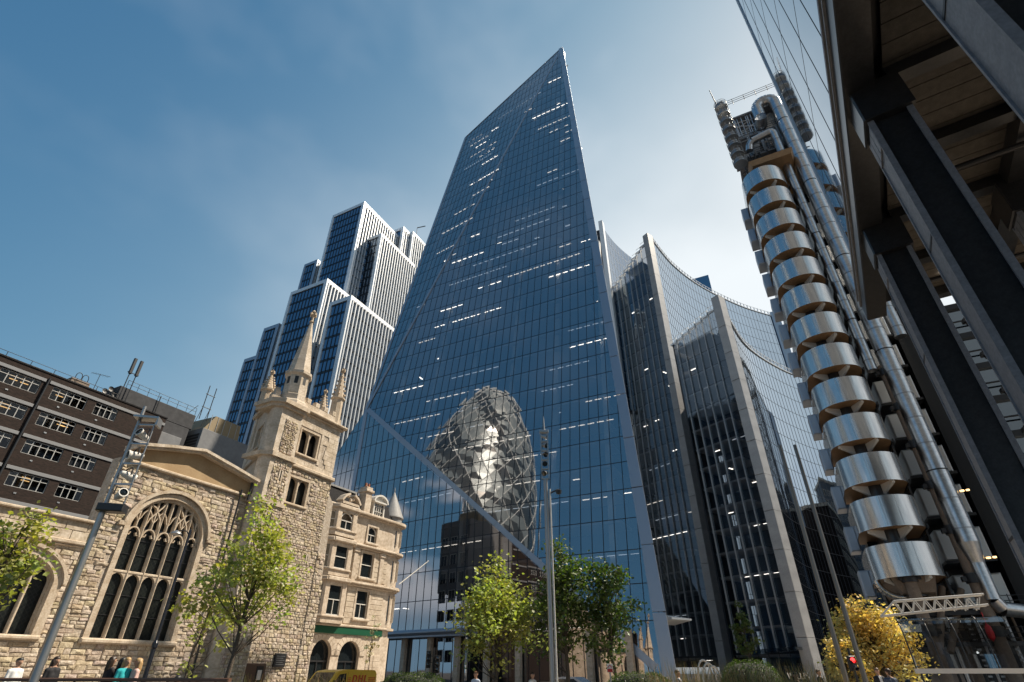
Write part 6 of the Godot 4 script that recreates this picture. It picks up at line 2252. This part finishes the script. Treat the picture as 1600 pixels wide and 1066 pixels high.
	for i in 8:
		m = MB.new()
		m.tube(Vector3(-6.2 + i * 1.4, 0, -0.02), Vector3(-6.2 + i * 1.4, 1.5, -0.02), 0.03, 0.03, 8)
		put(t, "post", m, M.iron)
	m = MB.new()
	m.span(Vector3(-6.5, 0.1, -0.03), Vector3(4.0, 1.4, -0.01))
	put(t, "glass_panel", m, M.clear_pane)
	var tr := MB.new()
	tr.X = Transform3D(Basis(dir(27.1), Vector3.UP, dir(117.1)), f(-19, 0, 30))
	tr.bevel(Vector3(-16, 0.0, 1.2), Vector3(3.0, 0.36, 6.5), 0.02)
	structure("raised_walk", tr, M.paving, "raised stone walk in front of the church")

func signal_(label: String, at: Vector3, heads: Array, h: float, ped := false) -> void:
	var t := thing("traffic_light", label, "traffic light", Transform3D(Basis(), at))
	var m := MB.new()
	m.tube(Vector3.ZERO, Vector3(0, h, 0), 0.06, 0.06, 10)
	put(t, "post", m, M.iron)
	for k in heads:
		var X := Transform3D(Basis(Vector3.UP, k[1]), Vector3(k[0], h - 0.75 + k[2] * 0.35, 0.0))
		m = MB.new()
		m.X = X
		var hh := 0.55 if not ped else 0.32
		m.bevel(Vector3(-0.17, -hh, -0.1), Vector3(0.17, hh, 0.12), 0.03)
		var b := put(t, "signal_head", m, M.black)
		var n := 2 if ped else 3
		for i in n:
			var y: float = (hh - 0.19) - i * (0.35 if not ped else 0.3)
			m = MB.new()
			m.X = X * Transform3D(Basis(Vector3.RIGHT, PI / 2), Vector3(0, y, 0.12))
			m.lathe([Vector2(0.12, 0.0), Vector2(0.0, 0.02)], Vector3.ZERO, 14)
			put(b, "signal_lamp" if ped and i == 0 else "lens", m, M.red_lamp if ped and i == 0 else M.dark_glass)
			m = MB.new()
			m.X = X * Transform3D(Basis(Vector3.RIGHT, PI / 2), Vector3(0, y, 0.12))
			m.lathe([Vector2(0.13, 0.0), Vector2(0.13, 0.15)], Vector3.ZERO, 14, false, PI, TAU)
			put(b, "visor", m, M.black)
		m = MB.new()
		m.X = X
		m.beam(Vector3(0, 0.2, -0.05), Vector3(-k[0], 0.2, -0.05), 0.04, 0.04)
		m.beam(Vector3(0, -0.2, -0.05), Vector3(-k[0], -0.2, -0.05), 0.04, 0.04)
		put(b, "bracket", m, M.iron)

# ---------- vehicles
func wheel(parent: Node, c: Vector3, r: float) -> void:
	var m := MB.new()
	m.X = Transform3D(Basis(Vector3.RIGHT, PI / 2), c)
	m.lathe([Vector2(r * 0.62, -0.1), Vector2(r * 0.93, -0.1), Vector2(r, -0.06), Vector2(r, 0.06), Vector2(r * 0.93, 0.1), Vector2(r * 0.62, 0.1)], Vector3.ZERO, 20)
	var w := put(parent, "wheel", m, mat(lin(0.012, 0.012, 0.012), 0.8))
	m = MB.new()
	m.X = Transform3D(Basis(Vector3.RIGHT, PI / 2), c)
	m.lathe([Vector2(0, -0.07), Vector2(r * 0.62, -0.09), Vector2(r * 0.62, 0.09), Vector2(0, 0.07)], Vector3.ZERO, 14)
	put(w, "rim", m, M.galv)

func vehicles() -> void:
	var yel := mat(lin(0.78, 0.47, 0.03), 0.3)
	yel.clearcoat_enabled = true
	yel.clearcoat = 0.6
	var t := thing("delivery_van", "yellow delivery van with red lettering parked in front of the corner house", "van", Transform3D(Basis(dir(27.1), Vector3.UP, dir(117.1)), f(-11.15, 0, 33.8)))
	t.scale = Vector3.ONE * 0.94
	var side := PackedVector2Array([Vector2(0.0, 0.35), Vector2(0.02, 0.85), Vector2(0.15, 1.0), Vector2(0.95, 1.18), Vector2(1.55, 1.84), Vector2(1.75, 1.93), Vector2(2.4, 1.99), Vector2(5.0, 1.97), Vector2(5.12, 1.85), Vector2(5.18, 0.9), Vector2(5.16, 0.35)])
	var m := MB.new()
	m.prism(side, -0.86, 0.86)
	for s in [-1, 1]:
		var inner := PackedVector2Array()
		for q in side: inner.append(Vector2(lerpf(q.x, 2.6, 0.012), lerpf(q.y, 1.1, 0.05)))
		m.prism(inner, 0.86 * s, 0.93 * s) if s > 0 else m.prism(inner, -0.93, -0.86)
	put(t, "body", m, yel)
	m = MB.new()
	m.prism(PackedVector2Array([Vector2(1.22, 1.16), Vector2(1.75, 1.74), Vector2(2.3, 1.80), Vector2(2.36, 1.16)]), 0.92, 0.945)
	m.prism(PackedVector2Array([Vector2(1.22, 1.16), Vector2(1.75, 1.74), Vector2(2.3, 1.80), Vector2(2.36, 1.16)]), -0.945, -0.92)
	put(t, "side_window", m, M.dark_glass)
	m = MB.new()
	m.quad(Vector3(0.97, 1.22, -0.78), Vector3(0.97, 1.22, 0.78), Vector3(1.53, 1.85, 0.74), Vector3(1.53, 1.85, -0.74))
	put(t, "windscreen", m, M.dark_glass)
	for x in [2.45, 3.6]:
		m = MB.new()
		m.span(Vector3(x, 0.5, 0.925), Vector3(x + 0.012, 1.85, 0.936))
		put(t, "door_gap", m, M.black)
	m = MB.new()
	m.bevel(Vector3(2.15, 1.02, 0.92), Vector3(2.33, 1.07, 0.965), 0.01)
	put(t, "door_handle", m, M.iron)
	m = MB.new()
	m.bevel(Vector3(1.28, 1.15, 0.93), Vector3(1.45, 1.45, 1.14), 0.03)
	put(t, "wing_mirror", m, M.iron)
	for s in [-1, 1]:
		m = MB.new()
		m.bevel(Vector3(-0.02, 0.78, s * 0.72 - 0.16), Vector3(0.2, 0.98, s * 0.72 + 0.16), 0.03)
		put(t, "headlight", m, M.galv)
		m = MB.new()
		m.span(Vector3(5.12, 1.0, s * 0.8 - 0.06), Vector3(5.2, 1.6, s * 0.8 + 0.06))
		put(t, "tail_light", m, mat(lin(0.3, 0.01, 0.01), 0.3))
	m = MB.new()
	m.bevel(Vector3(-0.06, 0.3, -0.88), Vector3(0.1, 0.6, 0.88), 0.04)
	put(t, "bumper", m, M.iron)
	for x in [1.0, 4.1]:
		for s in [-1, 1]: wheel(t, Vector3(x, 0.34, s * 0.84), 0.34)
	var tx := TextMesh.new()
	tx.text = "DHL"
	var fo := SystemFont.new()
	fo.font_names = PackedStringArray(["Droid Sans"])
	fo.font_weight = 900
	fo.font_italic = true
	tx.font = fo
	tx.font_size = 64
	tx.pixel_size = 0.0085
	tx.depth = 0.012
	var red := mat(lin(0.62, 0.03, 0.02), 0.35)
	var lt := put(t, "lettering", tx, red)
	lt.transform = Transform3D(Basis(Vector3(1.35, 0, 0), Vector3(0.18, 1, 0), Vector3(0, 0, 1)), Vector3(3.55, 1.5, 0.945))
	m = MB.new()
	for k in 3:
		m.span(Vector3(1.0 + 1.5, 1.36 + k * 0.09, 0.93), Vector3(2.75, 1.40 + k * 0.09, 0.942))
		m.span(Vector3(4.35, 1.36 + k * 0.09, 0.93), Vector3(5.0, 1.40 + k * 0.09, 0.942))
	put(t, "side_stripe", m, red)
	# silver car beyond the trees
	t = thing("silver_car", "silver car whose roof shows below the middle trees", "car", Transform3D(Basis(dir(117.1), Vector3.UP, dir(-152.9)), f(1.6, 0, 42)))
	var sl := mat(lin(0.5, 0.5, 0.52), 0.25, 0.6)
	var prof := PackedVector2Array([Vector2(0, 0.3), Vector2(0.0, 0.7), Vector2(0.2, 0.85), Vector2(1.1, 0.95), Vector2(1.75, 1.42), Vector2(2.2, 1.5), Vector2(3.1, 1.48), Vector2(3.9, 1.05), Vector2(4.25, 0.95), Vector2(4.3, 0.3)])
	m = MB.new()
	m.prism(prof, -0.82, 0.82)
	put(t, "body", m, sl)
	for s in [-1, 1]:
		m = MB.new()
		m.prism(PackedVector2Array([Vector2(1.3, 0.97), Vector2(1.82, 1.38), Vector2(3.05, 1.38), Vector2(3.6, 1.0)]), s * 0.83 - 0.01, s * 0.83 + 0.01)
		put(t, "side_window", m, M.dark_glass)
		for x in [0.8, 3.4]: wheel(t, Vector3(x, 0.32, s * 0.76), 0.32)
	m = MB.new()
	m.quad(Vector3(1.14, 1.0, 0.7), Vector3(1.14, 1.0, -0.7), Vector3(1.72, 1.43, -0.66), Vector3(1.72, 1.43, 0.66))
	put(t, "windscreen", m, M.dark_glass)

# ---------- people: one continuous surface from a field of joined tapering limbs (surface nets)
func net(bones: Array, lo: Vector3, hi: Vector3, cell: float, blend: float) -> Dictionary: # bones: [a, b, ra, rb, colour index]
	var nx := int((hi.x - lo.x) / cell) + 1
	var ny := int((hi.y - lo.y) / cell) + 1
	var nz := int((hi.z - lo.z) / cell) + 1
	var val := PackedFloat32Array()
	val.resize(nx * ny * nz)
	val.fill(9.0)
	for b in bones:
		var A: Vector3 = b[0]
		var B: Vector3 = b[1]
		var R: float = maxf(b[2], b[3]) + blend * 2.0 + cell
		var p0 := (A.min(B) - Vector3.ONE * R - lo) / cell
		var p1 := (A.max(B) + Vector3.ONE * R - lo) / cell
		var ab := B - A
		var l2 := maxf(ab.length_squared(), 1e-6)
		for z in range(maxi(int(p0.z), 0), mini(int(p1.z) + 1, nz - 1) + 1):
			for y in range(maxi(int(p0.y), 0), mini(int(p1.y) + 1, ny - 1) + 1):
				for x in range(maxi(int(p0.x), 0), mini(int(p1.x) + 1, nx - 1) + 1):
					var p := lo + Vector3(x, y, z) * cell
					var t := clampf((p - A).dot(ab) / l2, 0, 1)
					var d: float = p.distance_to(A + ab * t) - lerpf(b[2], b[3], t)
					var i := (z * ny + y) * nx + x
					var e := val[i]
					var h := clampf(0.5 + 0.5 * (e - d) / blend, 0, 1)
					val[i] = lerpf(e, d, h) - blend * h * (1 - h) if e < 8.0 else d
	var ids := {}
	var pts := PackedVector3Array()
	var sx := 1
	var sy := nx
	var sz := nx * ny
	for z in nz - 1:
		for y in ny - 1:
			for x in nx - 1:
				var i := (z * ny + y) * nx + x
				var s := 0
				var mn := 99.0
				var mx := -99.0
				for k in 8:
					var q := val[i + (k & 1) * sx + ((k >> 1) & 1) * sy + ((k >> 2) & 1) * sz]
					mn = minf(mn, q); mx = maxf(mx, q)
				if mn >= 0 or mx < 0: continue
				var c := Vector3.ZERO
				for k in 8:
					for ax in 3:
						if k & (1 << ax): continue
						var k2 := k | (1 << ax)
						var v0 := val[i + (k & 1) * sx + ((k >> 1) & 1) * sy + ((k >> 2) & 1) * sz]
						var v1 := val[i + (k2 & 1) * sx + ((k2 >> 1) & 1) * sy + ((k2 >> 2) & 1) * sz]
						if (v0 < 0) == (v1 < 0): continue
						var t := v0 / (v0 - v1)
						var o := Vector3(k & 1, (k >> 1) & 1, (k >> 2) & 1)
						o[ax] += t
						c += o
						s += 1
				ids[i] = pts.size()
				pts.append(lo + (Vector3(x, y, z) + c / s) * cell)
	var tris := PackedInt32Array()
	for i in ids:
		var x: int = i % nx
		var y: int = (i / nx) % ny
		var z: int = i / sz
		if x == 0 or y == 0 or z == 0: continue
		var v := val[i]
		for ax in 3:
			var st: int = [sx, sy, sz][ax]
			if (v < 0) == (val[i + st] < 0): continue
			var u: int = [sy, sz, sx][ax]
			var w: int = [sz, sx, sy][ax]
			var q := [i, i - u, i - u - w, i - w]
			if not (ids.has(q[1]) and ids.has(q[2]) and ids.has(q[3])): continue
			var a: int = ids[q[0]]
			var b: int = ids[q[1]]
			var c: int = ids[q[2]]
			var d: int = ids[q[3]]
			if v < 0: tris.append_array(PackedInt32Array([a, b, c, a, c, d]))
			else: tris.append_array(PackedInt32Array([a, c, b, a, d, c]))
	var ns := PackedVector3Array()
	ns.resize(pts.size())
	for k in range(0, tris.size(), 3):
		var n := (pts[tris[k + 2]] - pts[tris[k]]).cross(pts[tris[k + 1]] - pts[tris[k]])
		for j in 3: ns[tris[k + j]] += n
	for k in ns.size(): ns[k] = ns[k].normalized()
	return {"v": pts, "n": ns, "i": tris}

func paint(g: Dictionary, colour: Callable) -> ArrayMesh:
	var cs := PackedColorArray()
	for p in g.v: cs.append(colour.call(p))
	var a := []
	a.resize(Mesh.ARRAY_MAX)
	a[Mesh.ARRAY_VERTEX] = g.v; a[Mesh.ARRAY_NORMAL] = g.n; a[Mesh.ARRAY_COLOR] = cs; a[Mesh.ARRAY_INDEX] = g.i
	var m := ArrayMesh.new()
	m.add_surface_from_arrays(Mesh.PRIMITIVE_TRIANGLES, a)
	return m

func body_net(woman: bool, stride: float) -> Dictionary:
	var k := 0.92 if woman else 1.0
	var bones := []
	var add := func(a, b, ra, rb): bones.append([a, b, ra, rb])
	add.call(Vector3(0, 1.02, 0), Vector3(0, 1.22, 0), 0.135 * k, 0.13 * k)
	for s in [-1.0, 1.0]:
		add.call(Vector3(s * 0.06, 1.0, 0), Vector3(s * 0.08, 1.36, 0.0), 0.115, 0.115 * k)
		add.call(Vector3(s * 0.02, 1.43, 0), Vector3(s * 0.175 * k, 1.40, -0.005), 0.075, 0.062)
		var sw = stride * s
		var el := Vector3(s * 0.235 * k, 1.12, 0.02 - sw * 0.35)
		var wr := Vector3(s * 0.235 * k, 0.89, 0.10 - sw * 0.55)
		add.call(Vector3(s * 0.195 * k, 1.38, 0), el, 0.056, 0.043)
		add.call(el, wr, 0.042, 0.030)
		add.call(wr, wr + Vector3(-s * 0.005, -0.09, 0.02), 0.032, 0.034)
		for q in 4:
			var fb := wr + Vector3(-s * 0.005, -0.09, 0.045 - q * 0.018)
			add.call(fb, fb + Vector3(-s * 0.012, -0.065 + absf(q - 1.5) * 0.008, 0.012), 0.011, 0.009)
		add.call(wr + Vector3(-s * 0.01, -0.03, 0.035), wr + Vector3(-s * 0.02, -0.08, 0.07), 0.012, 0.010)
		var hip := Vector3(s * 0.095, 0.95, 0)
		var kn := Vector3(s * 0.10, 0.51, 0.03 + sw * 0.35)
		var an := Vector3(s * 0.10, 0.09, -0.02 + sw * 0.6)
		add.call(hip, kn, 0.095, 0.062)
		add.call(kn, an, 0.060, 0.042)
		add.call(an + Vector3(0, -0.03, -0.03), an + Vector3(s * 0.02, -0.05, 0.15), 0.042, 0.034)
	add.call(Vector3(0, 1.44, -0.01), Vector3(0, 1.56, 0.01), 0.056, 0.050)
	# head: skull, jaw, nose, ears
	add.call(Vector3(0, 1.655, -0.012), Vector3(0, 1.67, 0.01), 0.092, 0.088)
	add.call(Vector3(0, 1.585, 0.035), Vector3(0, 1.64, 0.03), 0.052, 0.07)
	add.call(Vector3(0, 1.645, 0.10), Vector3(0, 1.617, 0.112), 0.012, 0.017)
	for s in [-1.0, 1.0]: add.call(Vector3(s * 0.085, 1.655, -0.005), Vector3(s * 0.087, 1.62, 0.0), 0.016, 0.012)
	return net(bones, Vector3(-0.36, -0.02, -0.42), Vector3(0.36, 1.80, 0.42), 0.02, 0.035)

func hair_net(kind: String) -> Dictionary:
	var b := [[Vector3(0, 1.685, -0.025), Vector3(0, 1.695, 0.015), 0.093, 0.085]]
	if kind != "short":
		for s in [-1.0, 1.0]:
			b.append([Vector3(s * 0.07, 1.66, -0.03), Vector3(s * 0.085, 1.5, -0.03), 0.05, 0.04])
			b.append([Vector3(s * 0.05, 1.62, -0.07), Vector3(s * 0.06, 1.40, -0.085), 0.06, 0.045])
	else:
		b.append([Vector3(0, 1.65, -0.06), Vector3(0, 1.60, -0.06), 0.062, 0.045])
	return net(b, Vector3(-0.2, 1.3, -0.22), Vector3(0.2, 1.82, 0.16), 0.013, 0.02)

func people() -> void:
	var bodies := [body_net(false, 0.0), body_net(true, 0.0), body_net(false, 0.28)]
	var hairs := {"short": hair_net("short"), "long": hair_net("long")}
	var skin := Color(0.42, 0.25, 0.17)
	var black := Color(0.012, 0.012, 0.014)
	var brown := Color(0.035, 0.018, 0.010)
	var fair := Color(0.40, 0.26, 0.12)
	var list := [
		["man in white shirt with dark hair behind the rail at the far left", f(-16.2, 0.36, 20.3), 1.3, 0, "short", black, Color(0.70, 0.70, 0.70), Color(0.03, 0.035, 0.06), 1.0],
		["woman with long dark hair and black top right of the tall mast", f(-15.0, 0.36, 20.3), 1.2, 1, "long", brown, Color(0.015, 0.015, 0.018), Color(0.03, 0.03, 0.04), 1.02],
		["woman with very long brown hair left in the group under the great window", f(-12.95, 0.36, 20.0), 2.6, 1, "long", brown, Color(0.02, 0.018, 0.02), Color(0.03, 0.03, 0.05), 1.02],
		["woman with black hair in the group under the great window", f(-12.68, 0.36, 20.1), 3.4, 1, "long", black, Color(0.10, 0.10, 0.11), Color(0.03, 0.03, 0.05), 1.0],
		["fair haired woman in turquoise top in the group under the great window", f(-12.4, 0.36, 19.9), 1.0, 1, "long", fair, Color(0.02, 0.42, 0.46), Color(0.5, 0.5, 0.5), 1.0],
		["fair haired woman in pale pink top rightmost under the great window", f(-12.1, 0.36, 20.0), -0.8, 1, "long", fair, Color(0.62, 0.42, 0.38), Color(0.4, 0.4, 0.42), 0.99],
		["dark haired person low beside the black lamp post", f(-9.6, 0.0, 18.0), 2.8, 0, "short", black, Color(0.03, 0.03, 0.035), Color(0.03, 0.03, 0.04), 0.93],
		["woman in pale blue shirt walking under the yellow green tree", f(-1.62, 0, 28), -0.7, 2, "short", Color(0.16, 0.07, 0.03), Color(0.45, 0.52, 0.62), Color(0.05, 0.05, 0.07), 1.0],
		["person in light top beside the middle mast", f(0.95, 0, 29), 0.8, 2, "short", brown, Color(0.5, 0.5, 0.5), Color(0.05, 0.05, 0.07), 0.98],
		["man in grey shirt walking beside the low shrub", f(7.3, 0, 27.5), 1.5, 2, "short", brown, Color(0.42, 0.42, 0.44), Color(0.04, 0.04, 0.05), 1.03],
		["man in black jacket walking past the foot of the right pier", f(15.5, 0, 31.5), 1.4, 2, "short", brown, Color(0.012, 0.012, 0.016), Color(0.02, 0.02, 0.03), 1.05],
		["man in dark suit and white shirt below the golden tree", f(17.6, 0, 30), 0.0, 0, "short", Color(0.16, 0.10, 0.06), Color(0.014, 0.016, 0.024), Color(0.014, 0.016, 0.024), 1.08],
		["man in blue grey jacket seen from behind below the glass canopy", f(15.4, 0, 25.5), 3.1, 0, "short", brown, Color(0.07, 0.09, 0.13), Color(0.03, 0.03, 0.04), 1.05],
		["person with dark hair partly hidden by the dome shrub", f(10.6, 0, 23.4), 0.3, 1, "long", black, Color(0.02, 0.02, 0.025), Color(0.02, 0.02, 0.03), 0.98]]
	var cloth := mat(Color(1, 1, 1), 0.8)
	for k in list:
		var t := thing("person", k[0], "person", Transform3D(Basis(Vector3.UP, k[2]).scaled(Vector3.ONE * k[8]), k[1]))
		var top: Color = k[6]
		var low: Color = k[7]
		var suit: bool = k[0].contains("suit")
		var col := func(p: Vector3) -> Color:
			if p.y > 1.475:
				if p.z > 0.085 and absf(p.y - 1.662) < 0.012 and absf(absf(p.x) - 0.034) < 0.014: return Color(0.03, 0.02, 0.02)
				if p.z > 0.075 and absf(p.y - 1.578) < 0.009 and absf(p.x) < 0.026: return Color(0.28, 0.10, 0.08)
				return skin
			if suit and p.z > 0.06 and absf(p.x) < 0.055 and p.y > 1.15: return Color(0.65, 0.65, 0.65)
			if p.y < 0.10: return Color(0.015, 0.012, 0.01)
			if absf(p.x) > 0.16 and p.y < 0.90 and p.y > 0.6: return skin
			return top if p.y > 0.98 or absf(p.x) > 0.17 else low
		put(t, "body", paint(bodies[k[3]], col), cloth)
		var hc: Color = k[5]
		put(t, "hair", paint(hairs[k[4]], func(_p: Vector3) -> Color: return hc), mat(Color(1, 1, 1), 0.5))

# buildings that stand to the left and behind, seen only mirrored in the glass
func lattice_tower() -> void:
	var b := thing("curved_lattice_tower", "round tapering glass tower with white diamond lattice, seen mirrored in the pointed tower", "skyscraper", Transform3D(Basis(), f(-134.8, 0, 18.9)))
	var prof := [[0, 29.0], [30, 31.5], [60, 33.0], [90, 32.5], [115, 29.6], [135, 25.6], [150, 21.4], [162, 16.6], [171, 11.5], [178, 6.0], [181, 0.4]]
	var rad := func(y: float) -> float:
		for i in prof.size() - 1:
			if y <= prof[i + 1][0]: return lerpf(prof[i][1], prof[i + 1][1], smoothstep(0, 1, (y - prof[i][0]) / float(prof[i + 1][0] - prof[i][0])) * 0.3 + 0.7 * (y - prof[i][0]) / float(prof[i + 1][0] - prof[i][0]))
		return 0.3
	var n := 36
	var lv := 44
	var ys := []
	for j in lv + 1: ys.append(181.0 * (1.0 - pow(1.0 - j / float(lv), 1.12)))
	var pt := func(i: int, j: int) -> Vector3:
		var a := TAU * (i + 0.5 * (j % 2)) / n
		var r: float = rad.call(ys[j])
		return Vector3(cos(a) * r, ys[j], sin(a) * r)
	var dark := MB.new()
	var pale := MB.new()
	var bars := MB.new()
	for j in lv:
		for i in n:
			var o := j % 2
			var a: Vector3 = pt.call(i, j)
			var c: Vector3 = pt.call(i + 1, j)
			var d: Vector3 = pt.call(i + o, j + 1)
			var e: Vector3 = pt.call(i + o - 1, j + 1)
			var sp := posmod(i * 2 + j, 12)
			var m := dark if sp < 4 or rng.randf() < 0.2 else pale
			m.tri(a, d, c)
			m.tri(a, e, d)
			if posmod(i - (j - o) / 2, 2) == 0:
				bars.tube(a, d, 0.24, 0.24, 5, false)
			if posmod(i + (j + o) / 2, 2) == 0:
				bars.tube(a, e, 0.24, 0.24, 5, false)
		if j > 38 and j % 2 == 0: bars.lathe([Vector2(rad.call(ys[j]) + 0.1, ys[j] - 0.2), Vector2(rad.call(ys[j]) + 0.1, ys[j] + 0.2)], Vector3.ZERO, n)
	put(b, "dark_glazing", dark, mat(lin(0.018, 0.022, 0.025), 0.12, 0.0, 0.7))
	put(b, "pale_glazing", pale, mat(lin(0.15, 0.18, 0.195), 0.38, 0.25, 0.5))
	put(b, "diamond_lattice", bars, mat(lin(0.42, 0.45, 0.46), 0.4), true)

# plain office blocks further down the street, met only as reflections
func far_office(label: String, at: Transform3D, w: float, h: float, d: float, wall: Material) -> void:
	var b := thing("street_office", label, "office building", at, "")
	var m := MB.new()
	m.span(Vector3(-w, 0, -d), Vector3(0, h, 0))
	put(b, "wall", m, wall)
	m = MB.new()
	m.span(Vector3(-w - 0.3, h, -d), Vector3(0.3, h + 0.9, 0.4))
	put(b, "cornice", m, M.cream)
	var y := 4.5
	while y < h - 3:
		var x := -w + 1.2
		while x < -2.2:
			var k := MB.new()
			k.mould([Vector2(x, y), Vector2(x, y + 2.2), Vector2(x + 1.7, y + 2.2), Vector2(x + 1.7, y)], 0.25, -0.1, 0.15)
			var o := put(b, "window", k, M.cream)
			k = MB.new()
			k.span(Vector3(x, y, -0.1), Vector3(x + 1.7, y + 2.2, 0.02))
			put(o, "pane", k, M.dark_glass)
			x += 3.1
		y += 3.7

func _ready() -> void:
	rng.seed = 20240
	setup()
	materials()
	ground()
	pointed_tower()
	stepped_tower()
	church()
	corner_house()
	brick_block()
	plant_blocks()
	lattice_tower()
	far_office("long dark brick office with stone window frames, mirrored low in the crescent tower", Transform3D(Basis(dir(-80), Vector3.UP, dir(-170)), f(100, 0, 122)), 70.0, 40.0, 16.0, M.brick)
	far_office("taller grey office with stone window frames, mirrored in the crescent tower's curve", Transform3D(Basis(dir(-30), Vector3.UP, dir(-120)), f(140, 0, 128)), 44.0, 58.0, 16.0, M.core)
	crescent_tower()
	steel_tower()
	canopy()
	dark_tower()
	planting()
	furniture()
	vehicles()
	people()
